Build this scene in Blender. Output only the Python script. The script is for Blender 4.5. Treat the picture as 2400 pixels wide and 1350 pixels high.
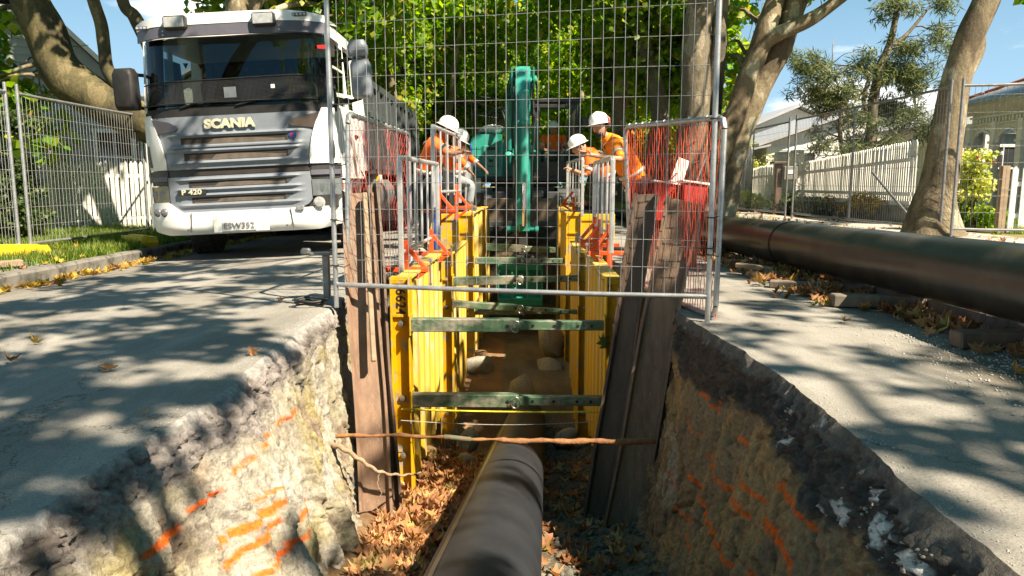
import bpy, math, random
import numpy as np
from mathutils import Vector, Matrix, noise as mnoise
R = math.radians
random.seed(7); RNG = np.random.default_rng(7)
for _o in list(bpy.data.objects): bpy.data.objects.remove(_o)
SC = bpy.context.scene
COL = SC.collection

# ------------------------------------------------------------------ camera
cam_d = bpy.data.cameras.new('camera'); cam = bpy.data.objects.new('camera', cam_d); COL.objects.link(cam)
cam.location = (0, 0, 0.87); cam.rotation_euler = (R(90 - 8.05), 0, 0)
cam_d.sensor_width = 36; cam_d.lens = 26.0; cam_d.clip_start = 0.05; cam_d.clip_end = 2000
SC.camera = cam

# ------------------------------------------------------------------ sun and sky
SUN_EL = 48.0
SUN_AZ = 130.0          # compass bearing of the sun, clockwise from +Y
sd = Vector((math.sin(R(SUN_AZ)) * math.cos(R(SUN_EL)), math.cos(R(SUN_AZ)) * math.cos(R(SUN_EL)), math.sin(R(SUN_EL))))
sun_d = bpy.data.lights.new('sun', 'SUN'); sun_d.energy = 4.2; sun_d.angle = R(0.6); sun_d.color = (1.0, 0.965, 0.915)
sun = bpy.data.objects.new('sun', sun_d); COL.objects.link(sun); sun.location = sd * 60
sun.rotation_euler = (-sd).to_track_quat('-Z', 'Y').to_euler()
W = bpy.data.worlds.new('World'); SC.world = W; W.use_nodes = True
wn = W.node_tree.nodes; wl = W.node_tree.links; wn.clear()
wo = wn.new('ShaderNodeOutputWorld'); wb = wn.new('ShaderNodeBackground'); wb.inputs[1].default_value = 0.10
sky = wn.new('ShaderNodeTexSky'); sky.sky_type = 'NISHITA'; sky.sun_disc = False
sky.sun_elevation = R(SUN_EL); sky.sun_rotation = R(SUN_AZ); sky.air_density = 1.0; sky.dust_density = 0.0; sky.ozone_density = 2.5
tc = wn.new('ShaderNodeTexCoord')
mp = wn.new('ShaderNodeMapping'); mp.inputs['Scale'].default_value = (1, 1, 2.6); wl.new(tc.outputs['Generated'], mp.inputs[0])
mp.inputs['Location'].default_value = (-2.50, -1.97, 1.10)
cn = wn.new('ShaderNodeTexNoise'); cn.inputs['Scale'].default_value = 2.3; cn.inputs['Detail'].default_value = 7; cn.inputs['Roughness'].default_value = 0.52
wl.new(mp.outputs[0], cn.inputs['Vector'])
sx = wn.new('ShaderNodeSeparateXYZ'); wl.new(tc.outputs['Generated'], sx.inputs[0])
band = wn.new('ShaderNodeMapRange'); band.inputs['From Min'].default_value = 0.16; band.inputs['From Max'].default_value = 0.42
band.inputs['To Min'].default_value = 0.04; band.inputs['To Max'].default_value = -0.12; wl.new(sx.outputs['Z'], band.inputs['Value'])
ad = wn.new('ShaderNodeMath'); ad.operation = 'ADD'; wl.new(cn.outputs['Fac'], ad.inputs[0]); wl.new(band.outputs[0], ad.inputs[1])
cr = wn.new('ShaderNodeMapRange'); cr.interpolation_type = 'SMOOTHSTEP'
cr.inputs['From Min'].default_value = 0.51; cr.inputs['From Max'].default_value = 0.58; wl.new(ad.outputs[0], cr.inputs['Value'])
mx = wn.new('ShaderNodeMix'); mx.data_type = 'RGBA'; wl.new(cr.outputs[0], mx.inputs['Factor'])
hs = wn.new('ShaderNodeHueSaturation'); hs.inputs['Saturation'].default_value = 1.8; hs.inputs['Value'].default_value = 0.86
gm = wn.new('ShaderNodeGamma'); gm.inputs[1].default_value = 0.62; wl.new(sky.outputs[0], gm.inputs[0]); wl.new(gm.outputs[0], hs.inputs['Color']); hz = wn.new('ShaderNodeMapRange'); hz.interpolation_type = 'SMOOTHSTEP'; hz.inputs['From Min'].default_value = 0.0; hz.inputs['From Max'].default_value = 0.38; hz.inputs['To Min'].default_value = 0.95; hz.inputs['To Max'].default_value = 0.0; wl.new(sx.outputs['Z'], hz.inputs['Value'])
hm = wn.new('ShaderNodeMix'); hm.data_type = 'RGBA'; wl.new(hz.outputs[0], hm.inputs['Factor']); wl.new(hs.outputs[0], hm.inputs[6]); hm.inputs[7].default_value = (1.15, 2.35, 4.1, 1)
wl.new(hm.outputs[2], mx.inputs[6]); mx.inputs[7].default_value = (4.6, 5.3, 6.4, 1)
wl.new(mx.outputs[2], wb.inputs[0]); wl.new(wb.outputs[0], wo.inputs[0])
SC.view_settings.view_transform = 'Standard'; SC.view_settings.look = 'None'
SC.view_settings.exposure = 1.70; SC.view_settings.use_white_balance = True; SC.view_settings.white_balance_temperature = 8500; SC.view_settings.white_balance_tint = 10; SC.view_settings.gamma = 1.0; SC.view_settings.use_curve_mapping = False
SC.render.engine = 'CYCLES'
SC.cycles.max_bounces = 6; SC.cycles.diffuse_bounces = 3; SC.cycles.glossy_bounces = 3; SC.cycles.transmission_bounces = 4
SC.cycles.transparent_max_bounces = 12; SC.cycles.use_denoising = True; SC.cycles.caustics_reflective = False; SC.cycles.caustics_refractive = False
SC.cycles.sample_clamp_indirect = 6

# ------------------------------------------------------------------ materials
def mat_base(name):
    m = bpy.data.materials.new(name); m.use_nodes = True
    nt = m.node_tree; b = nt.nodes['Principled BSDF']
    return m, nt, b
def _noise(nt, scale, detail=4, rough=0.55, stretch=None, coord='Object'):
    t = nt.nodes.new('ShaderNodeTexCoord'); v = t.outputs[coord]
    if stretch:
        q = nt.nodes.new('ShaderNodeMapping'); q.inputs['Scale'].default_value = stretch; nt.links.new(v, q.inputs[0]); v = q.outputs[0]
    n = nt.nodes.new('ShaderNodeTexNoise'); n.inputs['Scale'].default_value = scale; n.inputs['Detail'].default_value = detail; n.inputs['Roughness'].default_value = rough
    nt.links.new(v, n.inputs['Vector']); return n
def _ramp(nt, src, stops):
    r = nt.nodes.new('ShaderNodeValToRGB'); e = r.color_ramp.elements
    while len(e) < len(stops): e.new(0.5)
    for i, (p, c) in enumerate(stops):
        e[i].position = p; e[i].color = (c[0], c[1], c[2], 1)
    nt.links.new(src, r.inputs[0]); return r
def _mixc(nt, fac, a, b, mode='MIX'):
    m = nt.nodes.new('ShaderNodeMix'); m.data_type = 'RGBA'; m.blend_type = mode
    for s, i in ((fac, 'Factor'), (a, 6), (b, 7)):
        if isinstance(s, (int, float)): m.inputs[i].default_value = s
        elif isinstance(s, tuple): m.inputs[i].default_value = (*s[:3], 1)
        else: nt.links.new(s, m.inputs[i])
    return m.outputs[2]
def _bump(nt, b, h, strength, dist):
    u = nt.nodes.new('ShaderNodeBump'); u.inputs['Strength'].default_value = strength; u.inputs['Distance'].default_value = dist
    nt.links.new(h, u.inputs['Height']); nt.links.new(u.outputs[0], b.inputs['Normal']); return u
def surf(name, c1, c2=None, scale=6, rough=0.6, metal=0.0, bump=0.0, bscale=60, stretch=None, spots=None, sscale=14, slo=0.6, shi=0.7, spec=None, coat=0):
    """two-tone noisy surface, optional third colour in sharp-edged wear spots"""
    m, nt, b = mat_base(name); c2 = c2 or tuple(x * 0.72 for x in c1)
    n = _noise(nt, scale, 5, 0.6, stretch); r = _ramp(nt, n.outputs['Fac'], [(0.32, c1), (0.68, c2)]); col = r.outputs[0]
    if spots:
        s = _noise(nt, sscale, 6, 0.65, stretch); g = _ramp(nt, s.outputs['Fac'], [(slo, (0, 0, 0)), (shi, (1, 1, 1))])
        col = _mixc(nt, g.outputs[0], col, spots)
    nt.links.new(col, b.inputs['Base Color']); b.inputs['Roughness'].default_value = rough; b.inputs['Metallic'].default_value = metal
    if spec is not None: b.inputs['Specular IOR Level'].default_value = spec
    if coat: b.inputs['Coat Weight'].default_value = coat; b.inputs['Coat Roughness'].default_value = 0.15
    if bump:
        q = _noise(nt, bscale, 4, 0.6, stretch); _bump(nt, b, q.outputs['Fac'], bump, 0.01)
    return m
def attr_mat(name, attr='col', rough=0.9, bump=0.5, bscale=90, var=0.45):
    m, nt, b = mat_base(name); a = nt.nodes.new('ShaderNodeAttribute'); a.attribute_name = attr
    n = _noise(nt, 42, 6, 0.7); r = _ramp(nt, n.outputs['Fac'], [(0.3, (1 - var,) * 3), (0.7, (1 + var * .6,) * 3)])
    nt.links.new(_mixc(nt, 1.0, a.outputs['Color'], r.outputs[0], 'MULTIPLY'), b.inputs['Base Color'])
    b.inputs['Roughness'].default_value = rough; b.inputs['Specular IOR Level'].default_value = 0.2
    q = _noise(nt, bscale, 6, 0.7); u1 = _bump(nt, b, q.outputs['Fac'], bump, 0.012); v = nt.nodes.new('ShaderNodeTexVoronoi'); v.inputs['Scale'].default_value = 38; v.feature = 'DISTANCE_TO_EDGE'; tcn = nt.nodes.new('ShaderNodeTexCoord'); wv = _noise(nt, 9, 4, .6); mxx = nt.nodes.new('ShaderNodeVectorMath'); mxx.operation = 'MULTIPLY_ADD'; mxx.inputs[1].default_value = (.12, .12, .12); nt.links.new(wv.outputs['Color'], mxx.inputs[0]); nt.links.new(tcn.outputs['Object'], mxx.inputs[2]); nt.links.new(mxx.outputs[0], v.inputs['Vector']); cl = _ramp(nt, v.outputs['Distance'], [(0, (0, 0, 0)), (.12, (1, 1, 1))]); u2 = nt.nodes.new('ShaderNodeBump'); u2.inputs['Strength'].default_value = .25; u2.inputs['Distance'].default_value = .012; nt.links.new(cl.outputs[0], u2.inputs['Height']); nt.links.new(u2.outputs[0], u1.inputs['Normal']); return m
def leaf_mat(name, stops, trans=0.5, rough=0.45):
    m = bpy.data.materials.new(name); m.use_nodes = True; nt = m.node_tree; nt.nodes.clear()
    g = nt.nodes.new('ShaderNodeNewGeometry'); r = _ramp(nt, g.outputs['Random Per Island'], stops); r.color_ramp.interpolation = 'LINEAR'
    p = nt.nodes.new('ShaderNodeBsdfPrincipled'); p.inputs['Roughness'].default_value = rough; p.inputs['Specular IOR Level'].default_value = 0.35
    nt.links.new(r.outputs[0], p.inputs['Base Color'])
    t = nt.nodes.new('ShaderNodeBsdfTranslucent'); h = nt.nodes.new('ShaderNodeHueSaturation'); h.inputs['Value'].default_value = 2.3; h.inputs['Saturation'].default_value = 1.1
    nt.links.new(r.outputs[0], h.inputs['Color']); nt.links.new(h.outputs[0], t.inputs['Color'])
    x = nt.nodes.new('ShaderNodeMixShader'); x.inputs[0].default_value = trans
    nt.links.new(p.outputs[0], x.inputs[1]); nt.links.new(t.outputs[0], x.inputs[2])
    o = nt.nodes.new('ShaderNodeOutputMaterial'); nt.links.new(x.outputs[0], o.inputs[0]); return m
M = {}
M['galv'] = surf('galvanised_steel', (.50, .52, .54), (.33, .35, .37), 14, .42, .75, .15, 120)
M['galv_dull'] = surf('dull_galvanised', (.30, .31, .33), (.18, .19, .20), 10, .5, .7, .1)
M['alu'] = surf('aluminium_tube', (.70, .72, .74), (.52, .54, .56), 9, .38, .6, .1)
M['orange_steel'] = surf('orange_bracket', (.72, .10, .02), (.50, .055, .015), 12, .5, 0, .15, 80, spots=(.20, .09, .05), sscale=26, slo=.66, shi=.74)
M['yellow'] = surf('yellow_shoring_paint', (.66, .38, .012), (.52, .28, .02), 4, .45, 0, .2, 50, spots=(.30, .28, .22), sscale=6, slo=.54, shi=.62)
M['yellow2'] = surf('worn_yellow_sheet', (.62, .39, .035), (.52, .36, .09), 3.2, .55, 0, .3, 50, stretch=(3, 3, .35), spots=(.42, .40, .32), sscale=8, slo=.53, shi=.64)
M['green_strut'] = surf('green_strut_paint', (.045, .105, .062), (.085, .15, .095), 9, .5, 0, .3, 50, stretch=(.6, 1, 1), spots=(.25, .235, .19), sscale=8, slo=.48, shi=.60)
M['bolt'] = surf('zinc_bolt', (.55, .54, .50), (.35, .34, .32), 30, .35, .8)
M['rust'] = surf('rusty_iron', (.16, .065, .03), (.30, .14, .06), 22, .85, 0, .7, 70, spots=(.25, .12, .035), sscale=34, slo=.55, shi=.66)
M['rustgreen'] = surf('flaking_green', (.07, .12, .08), (.16, .09, .05), 22, .8, 0, .5, 70)
M['plank'] = surf('brown_timber_sheet', (.28, .175, .12), (.165, .10, .07), 3.0, .62, 0, .35, 34, stretch=(7, 7, .7), spots=(.30, .22, .17), sscale=9, slo=.58, shi=.72)
M['plank_dark'] = surf('dark_timber_sheet', (.14, .09, .066), (.075, .05, .038), 3.0, .6, 0, .35, 34, stretch=(7, 7, .7), spots=(.20, .16, .13), sscale=12, slo=.6, shi=.72)
M['plank_wood'] = surf('weathered_timber', (.34, .25, .17), (.22, .16, .11), 3.5, .8, 0, .4, 40, stretch=(1, 6, 6))
M['pipe'] = surf('black_pe_pipe', (.016, .018, .022), (.028, .031, .037), 4, .52, 0, .05, 90, spots=(.035, .038, .043), sscale=6, slo=.58, shi=.9, spec=.22)
M['pipe_r'] = surf('dusty_black_pe_pipe', (.022, .021, .020), (.036, .032, .028), 3, .34, 0, .05, 90, spots=(.085, .07, .05), sscale=3, slo=.50, shi=.9, spec=.55)
M['tan'] = surf('pipe_stripe', (.09, .066, .035), (.06, .046, .028), 6, .4)
M['black'] = surf('black_plastic', (.012, .012, .013), (.022, .022, .023), 8, .55, spec=.25)
M['rubber'] = surf('tyre_rubber', (.022, .021, .020), (.045, .04, .036), 12, .8, 0, .3, 40)
M['white_paint'] = surf('white_truck_paint', (.80, .81, .80), (.72, .73, .72), 3, .28, 0, spots=(.46, .44, .40), sscale=12, slo=.70, shi=.80, coat=.5)
M['grey_paint'] = surf('blue_grey_truck_plastic', (.19, .22, .26), (.15, .175, .21), 4, .42, 0, .05, 70, spots=(.25, .25, .25), sscale=60, slo=.74, shi=.78)
M['visor_grey'] = surf('grey_visor_band', (.10, .10, .13), (.075, .075, .095), 5, .45)
M['slot'] = surf('dusty_grille_slot', (.038, .03, .026), (.02, .017, .016), 4, .85, 0, .3, 90)
M['slot_dust'] = surf('dusty_radiator_mesh', (.15, .12, .095), (.085, .068, .056), 8, .9, 0, .4, 120)
M['dark_lens'] = surf('dark_lens', (.07, .05, .045), (.05, .035, .03), 8, .2, coat=.6)
M['letters'] = surf('cream_lettering', (.62, .60, .46), (.54, .52, .40), 12, .35, .2)
M['white'] = surf('white_sign', (.78, .78, .76), (.68, .68, .66), 8, .5)
M['plate_ink'] = surf('dull_ink', (.20, .21, .24), (.15, .16, .18), 20, .5)
M['dump'] = surf('grey_green_dump_body', (.065, .078, .082), (.045, .055, .058), 3, .42, 0, .1, 30, spots=(.22, .21, .2), sscale=18, slo=.68, shi=.78)
M['chassis'] = surf('black_chassis', (.02, .02, .02), (.05, .045, .04), 6, .7)
M['seat'] = surf('cab_interior', (.035, .035, .038), (.02, .02, .022), 5, .8)
M['dash'] = surf('pale_dash', (.40, .47, .43), (.28, .34, .31), 4, .7)
M['teal'] = surf('teal_machine_paint', (.010, .31, .25), (.008, .24, .195), 4, .33, 0, .05, 40, spots=(.06, .10, .085), sscale=16, slo=.66, shi=.76, coat=.3)
M['chrome'] = surf('chrome_rod', (.8, .8, .8), (.7, .7, .7), 5, .12, 1.0)
M['machine_black'] = surf('machine_black', (.018, .018, .02), (.03, .03, .03), 6, .45)
M['machine_grey'] = surf('machine_grey', (.07, .075, .08), (.045, .05, .055), 6, .5)
M['blade'] = surf('brown_blade_steel', (.14, .10, .07), (.085, .062, .045), 4, .6, .1, .3, 30)
M['orange_cloth'] = surf('orange_hi_vis_cloth', (.95, .155, .012), (.85, .115, .01), 14, .85, 0, .4, 22)
M['yellow_orange'] = surf('yellow_orange_hi_vis', (.98, .27, .012), (.95, .20, .012), 8, .85, 0, .4, 22)
M['tape'] = surf('silver_reflective_tape', (.50, .50, .46), (.40, .40, .37), 18, .4, .2)
M['navy'] = surf('dark_work_trousers', (.028, .030, .038), (.018, .02, .026), 9, .9, 0, .4, 20)
M['denim'] = surf('pale_grey_jeans', (.27, .31, .33), (.17, .20, .22), 7, .9, 0, .4, 24)
M['khaki'] = surf('grey_work_trousers', (.16, .155, .13), (.11, .105, .09), 9, .9, 0, .4, 24)
M['boot'] = surf('brown_work_boot', (.14, .08, .045), (.09, .05, .03), 10, .7)
M['helmet'] = surf('white_hard_hat', (.80, .80, .78), (.70, .70, .68), 5, .3, coat=.5)
M['hair'] = surf('dark_hair', (.03, .022, .018), (.02, .015, .012), 20, .8)
M['red'] = surf('red_plastic', (.55, .03, .03), (.42, .025, .025), 10, .4)
M['skin'] = surf('tanned_skin', (.50, .27, .18), (.42, .21, .14), 16, .55, spec=.3)
M['skin_dark'] = surf('brown_skin', (.20, .105, .068), (.15, .08, .05), 16, .5, spec=.3)
M['net_red'] = surf('red_coated_mesh', (.88, .11, .045), (.66, .055, .03), 7, .5)
M['net_red2'] = surf('dark_red_coated_mesh', (.42, .04, .035), (.28, .025, .025), 5, .5)
M['foot_yellow'] = surf('yellow_plastic_foot', (.80, .56, .03), (.62, .42, .03), 6, .5, 0, .2, 50, spots=(.28, .2, .1), sscale=14, slo=.62, shi=.74)
M['kerb'] = surf('grey_kerb_concrete', (.20, .19, .175), (.12, .115, .10), 5, .9, 0, .6, 80, spots=(.05, .05, .045), sscale=5, slo=.56, shi=.68)
M['concrete'] = surf('pale_concrete', (.42, .41, .39), (.32, .31, .29), 5, .9, 0, .4, 80)
M['footpath'] = surf('footpath_concrete', (.40, .37, .34), (.30, .28, .26), 3, .9, 0, .3, 80)
M['soil'] = surf('dark_soil', (.075, .058, .042), (.12, .10, .075), 12, .95, 0, .9, 50)
M['rock'] = surf('pale_rock', (.40, .38, .32), (.25, .23, .19), 9, .9, 0, .8, 40, spots=(.10, .09, .07), sscale=10, slo=.58, shi=.7)
M['gravel'] = surf('grey_green_gravel', (.17, .17, .14), (.10, .10, .082), 9, .9, 0, .6, 60)
M['root'] = surf('pale_root', (.33, .24, .16), (.22, .15, .10), 20, .85, 0, .6, 60)
M['string'] = surf('yellow_string', (.78, .66, .05), (.6, .5, .05), 20, .7)
M['wire'] = surf('thin_line', (.42, .40, .36), (.3, .29, .27), 20, .6)
M['weather_grey'] = surf('grey_green_weatherboard', (.30, .34, .32), (.23, .265, .25), 3, .6)
M['weather_white'] = surf('white_painted_timber', (.76, .76, .73), (.66, .66, .63), 4, .55)
M['picket'] = surf('white_picket_paint', (.78, .78, .76), (.66, .66, .63), 6, .6, spots=(.40, .40, .37), sscale=12, slo=.66, shi=.76)
M['cream'] = surf('cream_painted_boards', (.68, .69, .64), (.58, .59, .54), 2.5, .6)
M['sage'] = surf('green_painted_boards', (.11, .21, .185), (.085, .165, .145), 3, .6)
M['glass'] = surf('dark_window_glass', (.03, .035, .04), (.05, .055, .06), 2, .08, spec=.8)
M['roof_grey'] = surf('pale_corrugated_iron', (.48, .49, .50), (.38, .39, .40), 2, .4, .3)
M['roof_dark'] = surf('dark_roof', (.05, .052, .055), (.08, .08, .08), 3, .6)
M['terracotta'] = surf('terracotta_ridge', (.40, .12, .06), (.30, .09, .05), 6, .8)
M['grey_timber'] = surf('aged_grey_timber', (.20, .17, .14), (.13, .11, .09), 4, .9, 0, .3, 40, stretch=(4, 4, 1))
M['letterbox'] = surf('stone_letterbox', (.22, .21, .19), (.15, .145, .13), 8, .9, 0, .3)
M['tarp'] = surf('grey_white_sheeting', (.55, .56, .58), (.36, .37, .40), 3, .5, 0, .3, 12, stretch=(4, 4, .6))
M['blue'] = surf('blue_plastic', (.02, .10, .45), (.015, .07, .35), 8, .4)
M['cable'] = surf('black_cable', (.01, .01, .011), (.015, .015, .015), 5, .6)
M['red_flag'] = surf('red_pennant', (.55, .02, .02), (.45, .02, .02), 8, .6)
M['paint_blue'] = M['blue']
def bark_mat(name, a, b_, c, sc=2.6):
    m, nt, b = mat_base(name)
    v = _noise(nt, sc, 3, .5, (1, 1, .55)); r = _ramp(nt, v.outputs['Fac'], [(.40, a), (.47, b_), (.56, b_), (.60, c)])
    f = _noise(nt, 26, 5, .7); g = _ramp(nt, f.outputs['Fac'], [(.35, (.62,) * 3), (.65, (1.15,) * 3)])
    nt.links.new(_mixc(nt, 1.0, r.outputs[0], g.outputs[0], 'MULTIPLY'), b.inputs['Base Color']); b.inputs['Roughness'].default_value = .85
    w = _noise(nt, 18, 6, .7, (1, 1, .4)); _bump(nt, b, w.outputs['Fac'], .6, .03); return m
M['bark'] = bark_mat('plane_bark', (.10, .075, .045), (.20, .16, .10), (.36, .33, .24))
M['bark_moss'] = bark_mat('mossy_plane_bark', (.05, .042, .02), (.085, .072, .03), (.15, .12, .06), 3.4)
M['bark_dark'] = bark_mat('dark_bark', (.075, .065, .045), (.15, .125, .085), (.26, .22, .16))
M['bark_olive'] = bark_mat('olive_plane_bark', (.09, .08, .045), (.17, .145, .08), (.30, .26, .16))  # olive-brown bark tone for the avenue trees and slim stems
M['leaf'] = leaf_mat('plane_leaves', [(0, (.05, .14, .018)), (.35, (.10, .21, .026)), (.7, (.19, .30, .035)), (.94, (.33, .37, .05)), (1, (.32, .17, .05))])
M['leaf_yel'] = leaf_mat('yellowing_plane_leaves', [(0, (.09, .20, .02)), (.4, (.17, .30, .035)), (.8, (.28, .37, .05)), (1, (.36, .26, .07))])
M['leaf_dark'] = leaf_mat('dark_leaves', [(0, (.025, .05, .016)), (.6, (.045, .08, .025)), (1, (.10, .13, .04))], .3)
M['leaf_wattle'] = leaf_mat('fine_grey_green_leaves', [(0, (.04, .065, .036)), (.6, (.10, .13, .055)), (1, (.22, .23, .09))], .4)
M['leaf_shrub'] = leaf_mat('yellow_green_shrub', [(0, (.20, .28, .05)), (.6, (.40, .42, .10)), (1, (.55, .50, .20))], .4)
M['leaf_brown'] = leaf_mat('dry_brown_leaves', [(0, (.15, .062, .026)), (.35, (.26, .115, .05)), (.7, (.38, .19, .09)), (.9, (.50, .30, .13)), (1, (.26, .25, .06))], .2, .6)
M['leaf_yb'] = leaf_mat('yellow_brown_leaves', [(0, (.20, .10, .025)), (.5, (.36, .22, .04)), (1, (.42, .33, .06))], .2, .6)
M['grass'] = leaf_mat('lawn_grass', [(0, (.05, .11, .015)), (.6, (.11, .19, .025)), (1, (.28, .30, .07))], .4)
M['white_line'] = M['white']
def road_material():
    m, nt, b = mat_base('dusty_concrete_road')
    n = _noise(nt, 1.1, 5, .6); r = _ramp(nt, n.outputs['Fac'], [(.30, (.225, .218, .203)), (.70, (.31, .30, .28))])
    f = _noise(nt, 130, 3, .7); g = _ramp(nt, f.outputs['Fac'], [(.30, (.60,) * 3), (.48, (.98,) * 3), (.72, (1.22,) * 3)])
    c = _mixc(nt, 1.0, r.outputs[0], g.outputs[0], 'MULTIPLY')
    v = _noise(nt, 9, 6, .75); w = _ramp(nt, v.outputs['Fac'], [(.60, (0, 0, 0)), (.72, (1, 1, 1))])
    h = nt.nodes.new('ShaderNodeMath'); h.operation = 'MULTIPLY'; h.inputs[1].default_value = .35; nt.links.new(w.outputs[0], h.inputs[0])
    c = _mixc(nt, h.outputs[0], c, (.20, .195, .18))
    ck = nt.nodes.new('ShaderNodeTexVoronoi'); ck.feature = 'DISTANCE_TO_EDGE'; ck.inputs['Scale'].default_value = .55; cw = _noise(nt, 1.6, 6, .65); cv_ = nt.nodes.new('ShaderNodeVectorMath'); cv_.operation = 'MULTIPLY_ADD'; cv_.inputs[1].default_value = (.9, .9, .9); ct_ = nt.nodes.new('ShaderNodeTexCoord'); nt.links.new(cw.outputs['Color'], cv_.inputs[0]); nt.links.new(ct_.outputs['Object'], cv_.inputs[2]); nt.links.new(cv_.outputs[0], ck.inputs['Vector'])
    cc = _ramp(nt, ck.outputs['Distance'], [(0, (1, 1, 1)), (.0045, (0, 0, 0))]); c = _mixc(nt, cc.outputs[0], c, (.10, .095, .085))
    st = _noise(nt, .5, 5, .7, (3.2, .5, 1)); sr = _ramp(nt, st.outputs['Fac'], [(.42, (.80, .79, .77)), (.60, (1.08, 1.08, 1.08))]); c = _mixc(nt, 1.0, c, sr.outputs[0], 'MULTIPLY')
    a = nt.nodes.new('ShaderNodeAttribute'); a.attribute_name = 'dirt'
    c = _mixc(nt, a.outputs['Fac'], c, (.115, .10, .078))
    nt.links.new(c, b.inputs['Base Color']); b.inputs['Roughness'].default_value = .88; b.inputs['Specular IOR Level'].default_value = .25
    k = _noise(nt, 70, 5, .75); _bump(nt, b, k.outputs['Fac'], .55, .010); return m
M['road'] = road_material()
M['wall_clay'] = attr_mat('excavated_clay', rough=.85, bump=.9, bscale=48)
M['fence_wire'] = surf('grey_fence_wire', (.42, .43, .44), (.28, .29, .30), 14, .45, .5)
M['floor'] = attr_mat('trench_floor_earth', rough=.95, bump=.8, bscale=60)
M['turf'] = surf('dry_turf', (.13, .13, .045), (.22, .17, .08), 6, .95, 0, .8, 60)
M['earth'] = surf('verge_earth', (.20, .16, .11), (.30, .25, .18), 5, .95, 0, .6, 60)

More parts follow.
